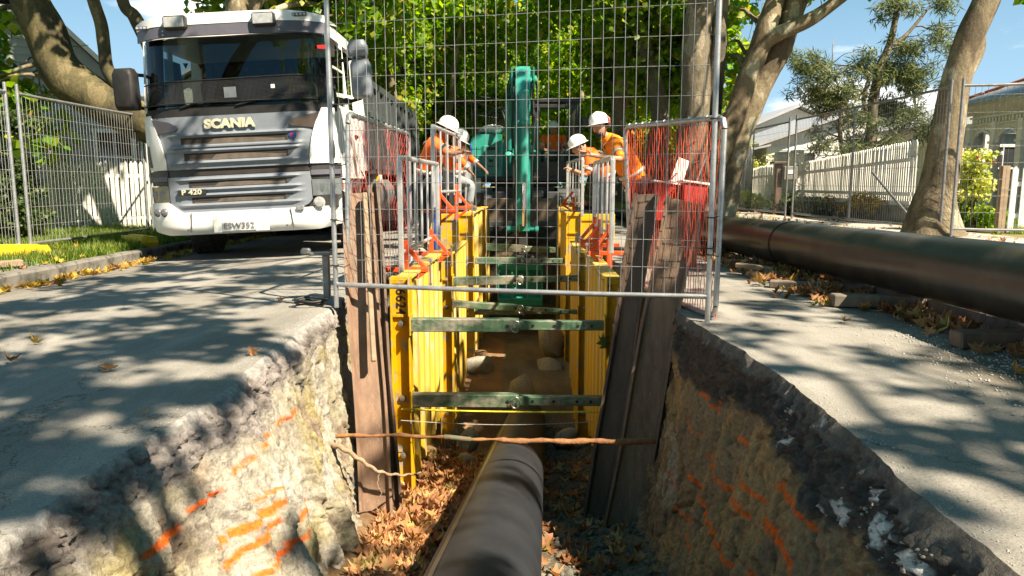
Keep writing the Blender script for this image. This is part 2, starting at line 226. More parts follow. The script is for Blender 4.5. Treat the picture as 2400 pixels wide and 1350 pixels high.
# ------------------------------------------------------------------ mesh helpers
class MB:
    def __init__(s): s.v = []; s.f = []
    def add(s, vs, fs):
        o = len(s.v); s.v += [tuple(p) for p in vs]; s.f += [tuple(i + o for i in f) for f in fs]; return s
    def box(s, c, size, rot=None, bev=0.0):
        a, b_, h = size[0] / 2, size[1] / 2, size[2] / 2
        if bev > 0:
            bv = min(bev, a * .9, b_ * .9, h * .9); vs = []
            for sx_ in (-1, 1):
                for sy in (-1, 1):
                    for sz in (-1, 1):
                        vs += [(sx_ * a, sy * (b_ - bv), sz * (h - bv)), (sx_ * (a - bv), sy * b_, sz * (h - bv)), (sx_ * (a - bv), sy * (b_ - bv), sz * h)]
            def I(x, y, z, k): return ((x * 2 + y) * 2 + z) * 3 + k
            fs = []
            for x in (0, 1): fs.append([I(x, 0, 0, 0), I(x, 1, 0, 0), I(x, 1, 1, 0), I(x, 0, 1, 0)][::(1 if x else -1)])
            for y in (0, 1): fs.append([I(0, y, 0, 1), I(0, y, 1, 1), I(1, y, 1, 1), I(1, y, 0, 1)][::(1 if y else -1)])
            for z in (0, 1): fs.append([I(0, 0, z, 2), I(1, 0, z, 2), I(1, 1, z, 2), I(0, 1, z, 2)][::(1 if z else -1)])
            for x in (0, 1):
                for y in (0, 1): fs.append([I(x, y, 0, 0), I(x, y, 0, 1), I(x, y, 1, 1), I(x, y, 1, 0)][::(-1 if x == y else 1)])
                for z in (0, 1): fs.append([I(x, 0, z, 0), I(x, 0, z, 2), I(x, 1, z, 2), I(x, 1, z, 0)][::(1 if x != z else -1)])
            for y in (0, 1):
                for z in (0, 1): fs.append([I(0, y, z, 1), I(0, y, z, 2), I(1, y, z, 2), I(1, y, z, 1)][::(1 if y == z else -1)])
            for x in (0, 1):
                for y in (0, 1):
                    for z in (0, 1): fs.append([I(x, y, z, 0), I(x, y, z, 1), I(x, y, z, 2)][::(1 if (x + y + z) % 2 else -1)])
        else:
            vs = [(x * a, y * b_, z * h) for x in (-1, 1) for y in (-1, 1) for z in (-1, 1)]
            fs = [(0, 1, 3, 2), (4, 6, 7, 5), (0, 4, 5, 1), (2, 3, 7, 6), (0, 2, 6, 4), (1, 5, 7, 3)]
        vs = [Vector(p) for p in vs]
        if rot is not None:
            mt = rot if isinstance(rot, Matrix) else Matrix.Rotation(rot[2], 3, 'Z') @ Matrix.Rotation(rot[1], 3, 'Y') @ Matrix.Rotation(rot[0], 3, 'X')
            vs = [mt @ p for p in vs]
        c = Vector(c); return s.add([p + c for p in vs], fs)
    def beam(s, p, q, w, h, bev=0.0, up=(0, 0, 1)):
        p, q = Vector(p), Vector(q); d = (q - p); L = d.length; d.normalize(); u = Vector(up)
        x = u.cross(d)
        if x.length < 1e-4: x = Vector((1, 0, 0)).cross(d)
        x.normalize(); z = d.cross(x); mt = Matrix((x, d, z)).transposed()
        return s.box((p + q) / 2, (w, L, h), mt, bev)
    def tube(s, pts, r, n=8, cap=True, closed=False):
        pts = [Vector(p) for p in pts]; k = len(pts); rs = r if isinstance(r, (list, tuple)) else [r] * k
        vs = []; fs = []; prev = None
        for i in range(k):
            if closed: t = pts[(i + 1) % k] - pts[i - 1]
            else: t = pts[min(i + 1, k - 1)] - pts[max(i - 1, 0)]
            if t.length < 1e-9: t = Vector((0, 0, 1))
            t.normalize()
            if prev is None:
                a = Vector((0, 0, 1)) if abs(t.z) < .9 else Vector((1, 0, 0)); x = a.cross(t).normalized()
            else:
                x = prev - t * prev.dot(t)
                if x.length < 1e-6: x = Vector((1, 0, 0)).cross(t)
                x.normalize()
            prev = x; y = t.cross(x)
            for j in range(n):
                an = 2 * math.pi * j / n; vs.append(pts[i] + (x * math.cos(an) + y * math.sin(an)) * rs[i])
        for i in range(k if closed else k - 1):
            i2 = (i + 1) % k
            for j in range(n): fs.append((i * n + j, i * n + (j + 1) % n, i2 * n + (j + 1) % n, i2 * n + j))
        if cap and not closed: fs.append(tuple(range(n))[::-1]); fs.append(tuple((k - 1) * n + j for j in range(n)))
        return s.add(vs, fs)
    def cyl(s, p, q, r, n=16, r2=None): return s.tube([p, q], [r, r if r2 is None else r2], n)
    def prism(s, poly, d0, d1, axis='y'):
        """poly: 2-D outline; y: (x,z) extruded along y; x: (y,z) along x; z: (x,y) along z"""
        n = len(poly)
        def P(a, b_, d): return (a, d, b_) if axis == 'y' else ((d, a, b_) if axis == 'x' else (a, b_, d))
        vs = [P(a, b_, d0) for a, b_ in poly] + [P(a, b_, d1) for a, b_ in poly]
        fs = [tuple(range(n)), tuple(range(2 * n - 1, n - 1, -1))] + [(i, n + i, n + (i + 1) % n, (i + 1) % n) for i in range(n)]
        return s.add(vs, fs)
    def lathe(s, prof, c, axis='z', n=20):
        c = Vector(c); vs = []; fs = []; k = len(prof)
        for r, h in prof:
            for j in range(n):
                an = 2 * math.pi * j / n; a, b_ = r * math.cos(an), r * math.sin(an)
                vs.append(c + Vector((a, b_, h) if axis == 'z' else ((h, a, b_) if axis == 'x' else (a, h, b_))))
        for i in range(k - 1):
            for j in range(n): fs.append((i * n + j, i * n + (j + 1) % n, (i + 1) * n + (j + 1) % n, (i + 1) * n + j))
        fs.append(tuple(range(n))[::-1]); fs.append(tuple((k - 1) * n + j for j in range(n)))
        return s.add(vs, fs)
    def ico(s, c, rad, sub=1, jit=0.0, seed=0):
        import bmesh
        bm = bmesh.new(); bmesh.ops.create_icosphere(bm, subdivisions=sub, radius=1); rr = random.Random(seed)
        off = Vector((rr.random() * 50, rr.random() * 50, rr.random() * 50)); c = Vector(c); vs = []
        for v in bm.verts:
            d = 1 + jit * (mnoise.noise(v.co * 1.3 + off) + .4 * mnoise.noise(v.co * 3.1 + off))
            vs.append(c + Vector((v.co.x * rad[0], v.co.y * rad[1], v.co.z * rad[2])) * d)
        fs = [tuple(v.index for v in f.verts) for f in bm.faces]; bm.free(); return s.add(vs, fs)
    def grid(s, fn, nu, nv):
        vs = [fn(i / nu, j / nv) for i in range(nu + 1) for j in range(nv + 1)]; w = nv + 1
        return s.add(vs, [(i * w + j, (i + 1) * w + j, (i + 1) * w + j + 1, i * w + j + 1) for i in range(nu) for j in range(nv)])
    def mesh(s, name, off=(0, 0, 0)):
        me = bpy.data.meshes.new(name); o = off
        me.from_pydata([(p[0] - o[0], p[1] - o[1], p[2] - o[2]) for p in s.v], [], s.f); me.update(); return me

def fix(me, smooth=False, angle=35):
    import bmesh
    bm = bmesh.new(); bm.from_mesh(me); bmesh.ops.recalc_face_normals(bm, faces=bm.faces)
    if smooth:
        for f in bm.faces: f.smooth = True
        for e in bm.edges:
            if len(e.link_faces) == 2 and e.calc_face_angle(0) > R(angle): e.smooth = False
    bm.to_mesh(me); bm.free(); return me
def put(name, me, mats, parent=None, kind=None, label=None, cat=None, group=None):
    o = bpy.data.objects.new(name, me); COL.objects.link(o)
    if mats is not None and len(me.materials) == 0:
        for m in (mats if isinstance(mats, (list, tuple)) else [mats]): me.materials.append(M[m] if isinstance(m, str) else m)
    if parent is not None: o.parent = parent
    if kind: o['kind'] = kind
    if label: o['label'] = label
    if cat: o['category'] = cat
    if group: o['group'] = group
    return o
def part(name, mb, m, parent, smooth=True, off=None, kind=None, label=None, angle=35):
    """one mesh object under parent; coordinates are the thing's own, or world ones when the thing carries an 'off'"""
    if off is None: off = OFF.get(root_of(parent).name, (0, 0, 0)) if parent is not None else (0, 0, 0)
    return put(name, fix(mb.mesh(name, off), smooth, angle), m, parent, kind, label)
OFF = {}
def root_of(o):
    while o.parent: o = o.parent
    return o
def thing(name, label, cat, loc=(0, 0, 0), rot=(0, 0, 0), group=None, world=False):
    o = bpy.data.objects.new(name, None); COL.objects.link(o); o.empty_display_size = .2
    o.location = loc; o.rotation_euler = rot; o['label'] = label; o['category'] = cat
    if group: o['group'] = group
    if world: OFF[o.name] = tuple(loc)
    return o
def copy_tree(root, loc=None, rot=None, label=None, scale=None, parent=None):
    c = root.copy(); COL.objects.link(c)
    if parent is not None: c.parent = parent
    if loc is not None: c.location = loc
    if rot is not None: c.rotation_euler = rot
    if scale is not None: c.scale = scale
    if label: c['label'] = label
    for ch in list(root.children): copy_tree(ch, parent=c)
    return c
def np_mesh(name, V, Fs, smooth=False):
    """V (n,3) float array, Fs (m,k) int array of equal-length faces"""
    me = bpy.data.meshes.new(name); V = np.asarray(V, np.float32); Fs = np.asarray(Fs, np.int32); m, k = Fs.shape
    me.vertices.add(len(V)); me.vertices.foreach_set('co', V.ravel())
    me.loops.add(m * k); me.loops.foreach_set('vertex_index', Fs.ravel())
    me.polygons.add(m); me.polygons.foreach_set('loop_start', np.arange(m, dtype=np.int32) * k)
    try: me.polygons.foreach_set('loop_total', np.full(m, k, np.int32))
    except Exception: pass
    me.update(calc_edges=True); me.validate()
    if smooth: me.polygons.foreach_set('use_smooth', np.ones(m, bool))
    return me
def set_attr(me, name, arr):
    arr = np.asarray(arr, np.float32)
    if arr.ndim == 1:
        a = me.attributes.new(name, 'FLOAT', 'POINT'); a.data.foreach_set('value', arr)
    else:
        a = me.attributes.new(name, 'FLOAT_COLOR', 'POINT'); c = np.ones((len(arr), 4), np.float32); c[:, :3] = arr; a.data.foreach_set('color', c.ravel())
# numpy value noise
def _h(ix, iy, iz, seed):
    n = (ix.astype(np.int64) * 374761393 + iy.astype(np.int64) * 668265263 + iz.astype(np.int64) * 2147483647 + seed * 144665) & 0xffffffff
    n = ((n ^ (n >> 13)) * 1274126177) & 0xffffffff; n = ((n ^ (n >> 16)) * 2246822519) & 0xffffffff
    return ((n ^ (n >> 15)) & 0xffff) / 65535.0
def vn(x, y, z=0.0, seed=0):
    x, y, z = np.broadcast_arrays(np.asarray(x, float), np.asarray(y, float), np.asarray(z, float))
    ix, iy, iz = np.floor(x), np.floor(y), np.floor(z); fx, fy, fz = x - ix, y - iy, z - iz
    fx, fy, fz = [t * t * (3 - 2 * t) for t in (fx, fy, fz)]; r = 0
    for a in (0, 1):
        for b_ in (0, 1):
            for c in (0, 1):
                r = r + _h(ix + a, iy + b_, iz + c, seed) * (fx if a else 1 - fx) * (fy if b_ else 1 - fy) * (fz if c else 1 - fz)
    return r * 2 - 1
def fbm(x, y, z=0.0, oct=4, seed=0, gain=.5):
    r = 0; a = 1; t = 0
    for k in range(oct):
        r = r + a * vn(x * 2 ** k, y * 2 ** k, z * 2 ** k if not np.isscalar(z) or z else 0.0, seed + k * 17); t += a; a *= gain
    return r / t
def text_mesh(s, size, depth, bold=0.0, spacing=1.0):
    cu = bpy.data.curves.new('txt', 'FONT'); cu.body = s; cu.size = size; cu.extrude = depth; cu.offset = bold; cu.align_x = 'CENTER'; cu.align_y = 'CENTER'; cu.space_character = spacing; cu.resolution_u = 3
    o = bpy.data.objects.new('txt', cu); COL.objects.link(o); bpy.context.view_layer.update()
    me = bpy.data.meshes.new_from_object(o.evaluated_get(bpy.context.evaluated_depsgraph_get())); bpy.data.objects.remove(o); return me
def xform(me, mt):
    me.transform(mt); me.update(); return me
# ------------------------------------------------------------------ road, trench and verges
Y0, Y1 = -3.4, 15.0
def camber(x):
    x = np.asarray(x, float); return np.where(x < -1.0, 0.041 * (x + 1.0), np.where(x > 1.3, -0.006 * (x - 1.3), 0.0))
def cz(x): return float(camber(x))
def edge_l(y):
    y = np.asarray(y, float)
    b = np.interp(y, [-4, 1, 1.78, 2.1, 2.4, 2.9, 3.3, 4.0, 4.8, 5.4, 7, 15.2], [-1.28, -1.3, -1.30, -1.30, -1.27, -1.20, -1.24, -1.29, -1.31, -1.30, -1.28, -1.15])
    return b + .05 * fbm(y * 2.2, 3.3, 0, 3, 5) + .015 * fbm(y * 14, 1.3, 0, 3, 6)
def edge_r(y):
    y = np.asarray(y, float)
    b = np.interp(y, [-4, 1, 1.57, 2.07, 2.5, 3.2, 4.0, 5.0, 7, 15.2], [1.16, 1.15, 1.13, 1.155, 1.20, 1.24, 1.19, 1.14, 1.14, 1.20])
    return b + .025 * fbm(y * 2.6, 8.3, 0, 3, 15) + .012 * fbm(y * 16, 4.3, 0, 3, 16)
def floor_z(y):
    y = np.asarray(y, float)
    return np.interp(y, [-4, 2.4, 8.7, 9.6, 10.4, 15.5], [.426, -.95, -2.30, -1.88, -1.80, -1.95])
ys = np.unique(np.concatenate([np.arange(Y0, .9, .10), np.arange(.9, 5.7, .016), np.arange(5.7, 8.5, .04), np.arange(8.5, Y1, .1), [Y1]]))
NY = len(ys)
def road_dirt(X, Y):
    d = np.clip((X - 2.0) / .75 + .5 * fbm(X * 1.3, Y * .8, 0, 4, 31), 0, 1) * .75
    d = np.maximum(d, np.clip((-4.0 - X) / .8 + .5 * fbm(X * 1.5, Y, 0, 4, 33), 0, 1) * .55)
    d = np.maximum(d, np.clip(.5 - np.abs(X + 1.1) / .25, 0, 1) * .35)
    patch = np.exp(-(((X - 2.35) / .38) ** 2 + ((Y - 3.35) / .65) ** 2) ** 1.5)      # gritty patch near the kerb
    return np.clip(np.maximum(d, patch * (.75 + .5 * fbm(X * 7, Y * 7, 0, 3, 3))), 0, 1)
V = []; Fq = []; base = 0
def add_grid(P, nr, nc):
    global base
    V.append(P.reshape(-1, 3)); i, j = np.meshgrid(np.arange(nr - 1), np.arange(nc - 1), indexing='ij'); a = (i * nc + j).ravel() + base
    Fq.append(np.stack([a, a + 1, a + nc + 1, a + nc], 1)); base += nr * nc
def strip(xa, xb, yy, nc, flip=False, pw=1.0):
    t = np.linspace(0, 1, nc) ** pw; X = xa[:, None] + (xb - xa)[:, None] * t[None]; Yg = np.repeat(yy[:, None], nc, 1)
    Zg = camber(X) + .006 * fbm(X * .8, Yg * .8, 0, 3, 2) * np.clip(t[None] * 6, 0, 1)
    P = np.stack([X, Yg, Zg], 2); add_grid(P[:, ::-1] if flip else P, len(yy), nc)
strip(edge_l(ys), np.full(NY, -5.02), ys, 30, flip=True)
strip(edge_r(ys), np.full(NY, 2.92), ys, 20)
far = np.concatenate([np.arange(Y1, 30, 1.0), np.arange(30, 161, 5.0)]); strip(np.full(len(far), -5.02), np.full(len(far), 2.92), far, 24)
near = np.arange(-16, Y0 + .01, 1.0 * (16 + Y0) / 12.0); near[-1] = Y0; strip(np.full(len(near), -5.02), np.full(len(near), 2.92), near, 24)
V = np.concatenate(V); Fq = np.concatenate(Fq); me = np_mesh('road', V, Fq, True); set_attr(me, 'dirt', road_dirt(V[:, 0], V[:, 1]))
put('road', me, 'road', kind='structure')

def seg_paint(Yg, Zg, segs, seed):
    """mask of sprayed paint dashes on a wall"""
    m = np.zeros_like(Yg); wob = fbm(Yg * 9, Zg * 9, 0, 3, seed) * .004; br = fbm(Yg * 22, Zg * 22, 0, 3, seed + 3)
    for (y0, z0, y1, z1, w) in segs:
        w = w * .72; d = np.array([y1 - y0, z1 - z0]); L = np.hypot(*d); d = d / L
        t = (Yg - y0) * d[0] + (Zg - z0) * d[1]; s = np.abs((Yg - y0) * -d[1] + (Zg - z0) * d[0] + wob)
        tp = np.clip(np.minimum(t, L - t) / .03 + .5, 0, 1) * np.clip((w - s) / .006 + .5, 0, 1); m = np.maximum(m, tp * np.clip((br + .62) / .25, 0, 1))
    return m
def worley(x, y, seed=0):
    """distance to nearest cell point, edge closeness and a random value per cell"""
    ix, iy = np.floor(x), np.floor(y); f1 = np.full(x.shape, 9.); f2 = np.full(x.shape, 9.); cid = np.zeros(x.shape)
    for a in (-1, 0, 1):
        for b_ in (-1, 0, 1):
            cx_, cy_ = ix + a, iy + b_; px_ = cx_ + _h(cx_, cy_, cx_ * 0, seed); py_ = cy_ + _h(cx_, cy_, cx_ * 0 + 1, seed); d = np.hypot(px_ - x, py_ - y); h_ = _h(cx_, cy_, cx_ * 0 + 2, seed)
            n_ = d < f1; f2 = np.where(n_, f1, np.minimum(f2, d)); cid = np.where(n_, h_, cid); f1 = np.where(n_, d, f1)
    return f1, f2 - f1, cid
WHITE = [(2.97, -.20, .06, .03), (2.33, -.205, .06, .035), (2.19, -.10, .04, .025), (2.0, -.12, .07, .035), (1.80, -.11, .05, .025), (2.71, -.03, .02, .015), (3.05, -.09, .03, .018), (2.45, -.25, .025, .018), (1.72, -.22, .06, .035)]
def wall(side):
    NR = 118; t = np.linspace(0, 1, NR) ** .92; e = (edge_l if side < 0 else edge_r)(ys); fz = floor_z(ys) - .06
    Yg = np.repeat(ys[:, None], NR, 1); T = np.repeat(t[None], NY, 0); Zg = fz[:, None] * T
    s = -side                                                          # +1: the wall faces +X
    bot = np.interp(ys, [-4, 2, 3.2, 4.5, 6, 15], [.42, .42, .42, .34, .12, .05] if side < 0 else [.42, .46, .48, .34, .10, .05])
    X = e[:, None] + s * bot[:, None] * T ** 1.15
    dep = -Zg
    # rounded, crumbling lip
    lip = np.clip(dep / (.07 if side < 0 else .02), 0, 1); X = X + s * ((.016 if side < 0 else .008) * (1 - (1 - lip) ** 2))
    # digger tooth grooves, slabs broken away and crumbs
    fade = np.clip(dep / .07, 0, 1)
    gro = fbm(Yg * 4.6 + (.55 if side < 0 else -.9) * Zg, Zg * .55, 0, 4, 40 + side); slab = fbm(Yg * 1.7, Zg * 1.9, 0, 3, 51 + side)
    cr = fbm(Yg * 11, Zg * 11, 0, 5, 61 + side, .62); ridge = 1 - np.abs(fbm(Yg * 3.2, Zg * 2.4, 0, 4, 66 + side)) * 2.2
    D = .045 * gro + .018 * np.round(slab * 2.5) / 2.5 + .018 * slab + .020 * cr + .012 * ridge
    if side < 0: D = D + .085 * fbm(Yg * 6.5 + .4 * Zg, Zg * .3, 0, 3, 71) * np.clip((dep - .25) / .3, 0, 1)
    else: D = D + .018 * fbm(Yg * 26, Zg * 26, 0, 3, 72) * np.clip(1.2 - dep / .5, 0, 1)
    wx = fbm(Yg * 3, Zg * 3, 0, 3, 91) * .9; wy = fbm(Yg * 3, Zg * 3, 5, 3, 92) * .9
    f1, ed, cid = worley((Yg * 5 + (.5 if side < 0 else -.9) * Zg * 4) + wx, Zg * (1.3 if side < 0 else 2.6) + wy, 5 + side); g1, ge, gid = worley(Yg * 15 + wx * 2, Zg * (6 if side < 0 else 10) + wy * 2, 9 + side); h1, he, hid = worley(Yg * 38 + wx * 3, Zg * 34 + wy * 3, 13)
    crk = np.clip(1 - ed / .09, 0, 1) * (vn(Yg * 2, Zg * 2, 0, 4) > -.1); gcr = np.clip(1 - ge / .14, 0, 1)
    rub = np.clip((.36 - dep) / .12, 0, 1) if side > 0 else np.clip((.22 - dep) / .1, 0, 1)
    D = D + .026 * (cid - .5) + .017 * (gid - .5) - .022 * crk - .009 * gcr + .010 * (hid - .5) + rub * (.022 * (.6 - h1) * 2 + .012 * (hid - .5))
    X = X + s * D * fade
    Zg = Zg + .012 * fbm(Yg * 8, Zg * 8, 3, 3, 77) * fade
    lipz = np.clip(dep / .05, 0, 1); Zg = np.where(T == 0, 0, Zg)
    P = np.stack([X, Yg, Zg + 0 * lipz], 2)
    P[:, 0, 2] = camber(P[:, 0, 0])
    n1 = fbm(Yg * 1.4, Zg * 2.2, 0, 4, 81 + side); n2 = fbm(Yg * 7, Zg * 5, 0, 4, 83 + side); n3 = fbm(Yg * 4.4 + .5 * Zg, Zg * .7, 0, 4, 85 + side); n4 = fbm(Yg * 30, Zg * 30, 0, 3, 86)
    def C(*c): return np.array(c)[None, None, :]
    def MX(a, b, k): k = np.clip(k, 0, 1)[..., None]; return a * (1 - k) + b * k
    if side < 0:
        col = MX(C(.36, .335, .285), C(.30, .27, .195), (n3 + .1) * 2.2); col = MX(col, C(.34, .285, .15), (n1 - .12) * 3); col = MX(col, C(.42, .405, .37), (n2 - .15) * 3)
        col = MX(col, C(.22, .17, .13), (-n2 - .27) * 4); col = MX(col, C(.10, .075, .06), (-ridge + .15) * 1.2 * (cr < -.1))
        top = .11 + .15 * n1 + .08 * n2 + np.interp(Yg, [1, 2.2, 3.2, 4, 6], [.10, .02, .10, .0, .06]); k = np.clip((top - dep) / .07 + .5, 0, 1)
        base_c = MX(C(.185, .17, .16), C(.11, .095, .085), n2 * 3 + .5); base_c = MX(base_c, C(.30, .27, .26), (n1) * 3 + .2); col = MX(col, base_c, k)
        col = MX(col, C(.33, .32, .31), np.clip((.055 + .03 * n2 - dep) / .03, 0, 1))
        segs = [(2.2, -.30, 2.5, -.35, .020), (2.66, -.50, 3.12, -.52, .024), (2.64, -.58, 3.04, -.57, .020), (2.95, -.45, 3.2, -.46, .012), (2.85, -.29, 3.05, -.30, .016), (3.14, -.28, 3.32, -.29, .014), (3.54, -.32, 3.9, -.35, .014), (2.55, -.31, 2.77, -.33, .014), (3.0, -.68, 3.62, -.74, .022), (2.74, -.68, 3.03, -.70, .018), (3.25, -.80, 3.52, -.82, .015)]
    else:
        col = MX(C(.40, .245, .115), C(.30, .20, .115), n3 * 2.5 + .3); col = MX(col, C(.42, .34, .235), (n1 - .1) * 3); col = MX(col, C(.20, .14, .09), (n2 - .16) * 3)
        col = MX(col, C(.07, .05, .04), (-ridge + .12) * 1.5)
        top = .30 + .16 * n1 + .08 * n2; k = np.clip((top - dep) / .05 + .5, 0, 1)
        base_c = MX(C(.062, .056, .05), C(.12, .105, .09), n4 * 2.5 + n2 * 1.5 + .2); base_c = MX(base_c, C(.115, .08, .06), (n1) * 3)
        col = MX(col, base_c, k); col = MX(col, C(.15, .135, .12), np.clip((.075 + .02 * n2 - dep) / .02, 0, 1))
        segs = [(4.12, -.31, 3.86, -.36, .012), (3.92, -.27, 3.84, -.33, .010), (3.54, -.37, 3.3, -.35, .014), (3.83, -.58, 3.46, -.59, .013), (3.46, -.59, 2.96, -.53, .015), (3.96, -.74, 3.52, -.73, .015), (3.52, -.76, 2.92, -.74, .014), (2.76, -.43, 2.40, -.47, .020), (2.85, -.33, 2.42, -.32, .014), (4.0, -.95, 3.4, -.90, .010), (2.1, -.40, 1.93, -.44, .018), (2.9, -.80, 2.5, -.82, .012), (4.3, -.85, 4.05, -.87, .008), (3.3, -.47, 2.9, -.44, .013), (2.7, -.62, 2.3, -.64, .016), (2.45, -.72, 2.05, -.74, .014), (4.2, -.50, 3.95, -.52, .008), (2.25, -.52, 1.98, -.55, .016)]
    col = col * (1 - (.32 if side < 0 else .42) * crk - .16 * gcr)[..., None] * (.86 + .28 * gid)[..., None]
    if side > 0:
        for (cy_, cz_, ry, rz) in WHITE:
            q = ((Yg - cy_) / ry) ** 2 + ((-dep - cz_) / rz) ** 2; wk = np.clip((1 - q + 1.3 * fbm(Yg * 14, Zg * 14, 0, 3, 7)) * 3, 0, 1) * (hid > .25) * (he > .06); col = MX(col, C(.72, .70, .66), wk)
    pm = seg_paint(Yg, -dep, segs, 90 + side); col = MX(col, C(.92, .15, .02), pm * .95)
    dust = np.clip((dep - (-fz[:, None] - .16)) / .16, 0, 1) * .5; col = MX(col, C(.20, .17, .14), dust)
    me = bpy.data.meshes.new('w'); nr, nc = NY, NR
    i, j = np.meshgrid(np.arange(nr - 1), np.arange(nc - 1), indexing='ij'); a = (i * nc + j).ravel()
    Fs = np.stack([a, a + nc, a + nc + 1, a + 1], 1)
    if side > 0: Fs = Fs[:, ::-1]
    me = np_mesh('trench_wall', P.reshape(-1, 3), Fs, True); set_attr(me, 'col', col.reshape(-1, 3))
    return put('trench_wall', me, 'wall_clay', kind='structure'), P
WL, PL = wall(-1); WR, PR_WALL = wall(1)
# trench floor, from wall to wall, rising to the road behind the camera
NF = 60; yf = ys[::2] if NY % 2 else np.append(ys[::2], ys[-1]); Yg = np.repeat(yf[:, None], NF, 1); X = np.linspace(-1.36, 1.36, NF)[None] + 0 * Yg
zf = floor_z(yf)[:, None] + .05 * fbm(X * 2, Yg * 2, 0, 4, 5) + .03 * fbm(X * 9, Yg * 9, 0, 4, 6) + .10 * np.clip((np.abs(X) - .75) / .25, 0, 1)
Pf = np.stack([X, Yg, zf], 2); n1 = fbm(X * 3, Yg * 3, 0, 4, 7)[..., None]
colf = np.array([.15, .125, .09]) * (1 + .5 * n1) * np.where(Yg[..., None] > 7, 1.05, 1.0) * np.where(X[..., None] < -.15, np.array([1.5, 1.1, .85]), np.array([1., 1., 1.]))
i, j = np.meshgrid(np.arange(len(yf) - 1), np.arange(NF - 1), indexing='ij'); a = (i * NF + j).ravel()
me = np_mesh('trench_floor', Pf.reshape(-1, 3), np.stack([a, a + 1, a + NF + 1, a + NF], 1)[:, ::-1], True); set_attr(me, 'col', colf.reshape(-1, 3)); put('trench_floor', me, 'floor', kind='structure')
# unexcavated end face
zz = np.linspace(0, -3.1, 46); xx = np.linspace(-1.4, 1.45, 46); Xg, Zg = np.meshgrid(xx, zz, indexing='ij')
Yd = Y1 - .02 - .55 * (-Zg / 3.1) ** 1.6 - .12 * fbm(Xg * 2, Zg * 2, 0, 4, 4) * np.clip(-Zg * 3, 0, 1); n1 = fbm(Xg * 2.5, Zg * 3, 0, 4, 9)[..., None]
cole = np.where(Zg[..., None] > -.5, np.array([.07, .06, .05]), np.array([.22, .165, .105])) * (1 + .6 * n1)
i, j = np.meshgrid(np.arange(45), np.arange(45), indexing='ij'); a = (i * 46 + j).ravel()
me = np_mesh('trench_end', np.stack([Xg, Yd, Zg], 2).reshape(-1, 3), np.stack([a, a + 46, a + 47, a + 1], 1), True); set_attr(me, 'col', cole.reshape(-1, 3)); put('trench_end', me, 'floor', kind='structure')

# ground: verges, footpaths, gardens, one sheet each side out to the horizon
def flat(name, x0, x1, y0, y1, z, m, nx=40, ny=60, amp=.02, kind='structure'):
    u = np.linspace(x0, x1, nx); v = y0 + (y1 - y0) * np.linspace(0, 1, ny) ** 1.6; Xg, Yg = np.meshgrid(u, v, indexing='ij')
    Zg = z + amp * fbm(Xg * .9, Yg * .9, 0, 4, 21); i, j = np.meshgrid(np.arange(nx - 1), np.arange(ny - 1), indexing='ij'); a = (i * ny + j).ravel()
    return put(name, np_mesh(name, np.stack([Xg, Yg, Zg], 2).reshape(-1, 3), np.stack([a, a + ny, a + ny + 1, a + 1], 1), True), m, kind=kind)
flat('grass_verge', -9.2, -5.16, -14, 60, -.055, 'turf', 60, 120, .035)
flat('ground', -160, -9.2, -60, 260, -.06, 'turf', 30, 40, .0)
flat('verge', 3.04, 5.3, -14, 60, .085, 'earth', 40, 120, .02)
flat('footpath', 5.3, 7.3, -14, 60, .098, 'footpath', 20, 60, .004)
flat('garden', 7.3, 12, -14, 60, .09, 'turf', 20, 60, .02)
flat('ground', 12, 160, -60, 260, .08, 'earth', 30, 40, .0)
flat('ground', -9.2, 12, 60.05, 260, -.1, 'turf', 10, 10, .0)
flat('ground', -9.2, 12, -60, -14.05, -.25, 'turf', 10, 10, .0)
# kerbs, laid in one-metre stones
def kerb(xc, z0, h, w, y0, y1, m, step=.92):
    k = thing('kerb', 'low concrete kerb between road and verge', 'kerb', (xc, y0, z0), world=True)
    return k
kl = bpy.data.objects.new('kerb', None); COL.objects.link(kl); kl['kind'] = 'structure'
kr = bpy.data.objects.new('kerb', None); COL.objects.link(kr); kr['kind'] = 'structure'
kb = MB().box((0, 0, 0), (.16, .985, .30), bev=.025); kme = fix(kb.mesh('kerb_stone'), True); kme.materials.append(M['kerb'])
for k in range(30):
    o = put('kerb_stone', kme, None, kl); o.location = (-5.09, -3 + k * 1.0, -.175 + .004 * math.sin(k * 5)); o.rotation_euler = (0, 0, R(.6 * math.sin(k * 3.1)))
for k in range(34):
    o = put('kerb_stone', kme, None, kr); o.location = (2.985, -4 + k * 1.0, -.055 + .004 * math.sin(k * 7)); o.rotation_euler = (0, 0, R(.5 * math.sin(k * 2.3)))
mb = MB().beam((-5.09, 27, -.17), (-5.09, 120, -.17), .16, .3); part('kerb_run', mb, 'kerb', kl)
mb = MB().beam((2.985, 30, -.05), (2.985, 120, -.05), .16, .3); part('kerb_run', mb, 'kerb', kr)
# ------------------------------------------------------------------ the two black pipes
def pipe_thing(name, label, pts, rad, m, stripe_angles, n=56):
    t = thing(name, label, 'pipe', pts[0], world=True)
    P = [Vector(p) for p in pts]; body = MB().tube(P, rad, n, cap=False)
    inner = MB().tube(P[::-1], rad - .022, n, cap=False); body.add(inner.v, inner.f)
    part('pipe_wall', body, m, t, angle=80)
    for sa in stripe_angles:
        s = MB(); vs = []; k = 0
        for i, p in enumerate(P):
            d = (P[min(i + 1, len(P) - 1)] - P[max(i - 1, 0)]).normalized(); x = Vector((1, 0, 0)); x = (x - d * x.dot(d)).normalized(); z = x.cross(d)
            for a in (sa - 4.2, sa - 1.4, sa + 1.4, sa + 4.2): vs.append(p + (x * math.sin(R(a)) + z * math.cos(R(a))) * (rad + .0022))
        s.add(vs, [(i * 4 + j, i * 4 + j + 1, i * 4 + j + 5, i * 4 + j + 4) for i in range(len(P) - 1) for j in range(3)])
        part('stripe', s, 'tan', t, angle=80)
    return t
c = []
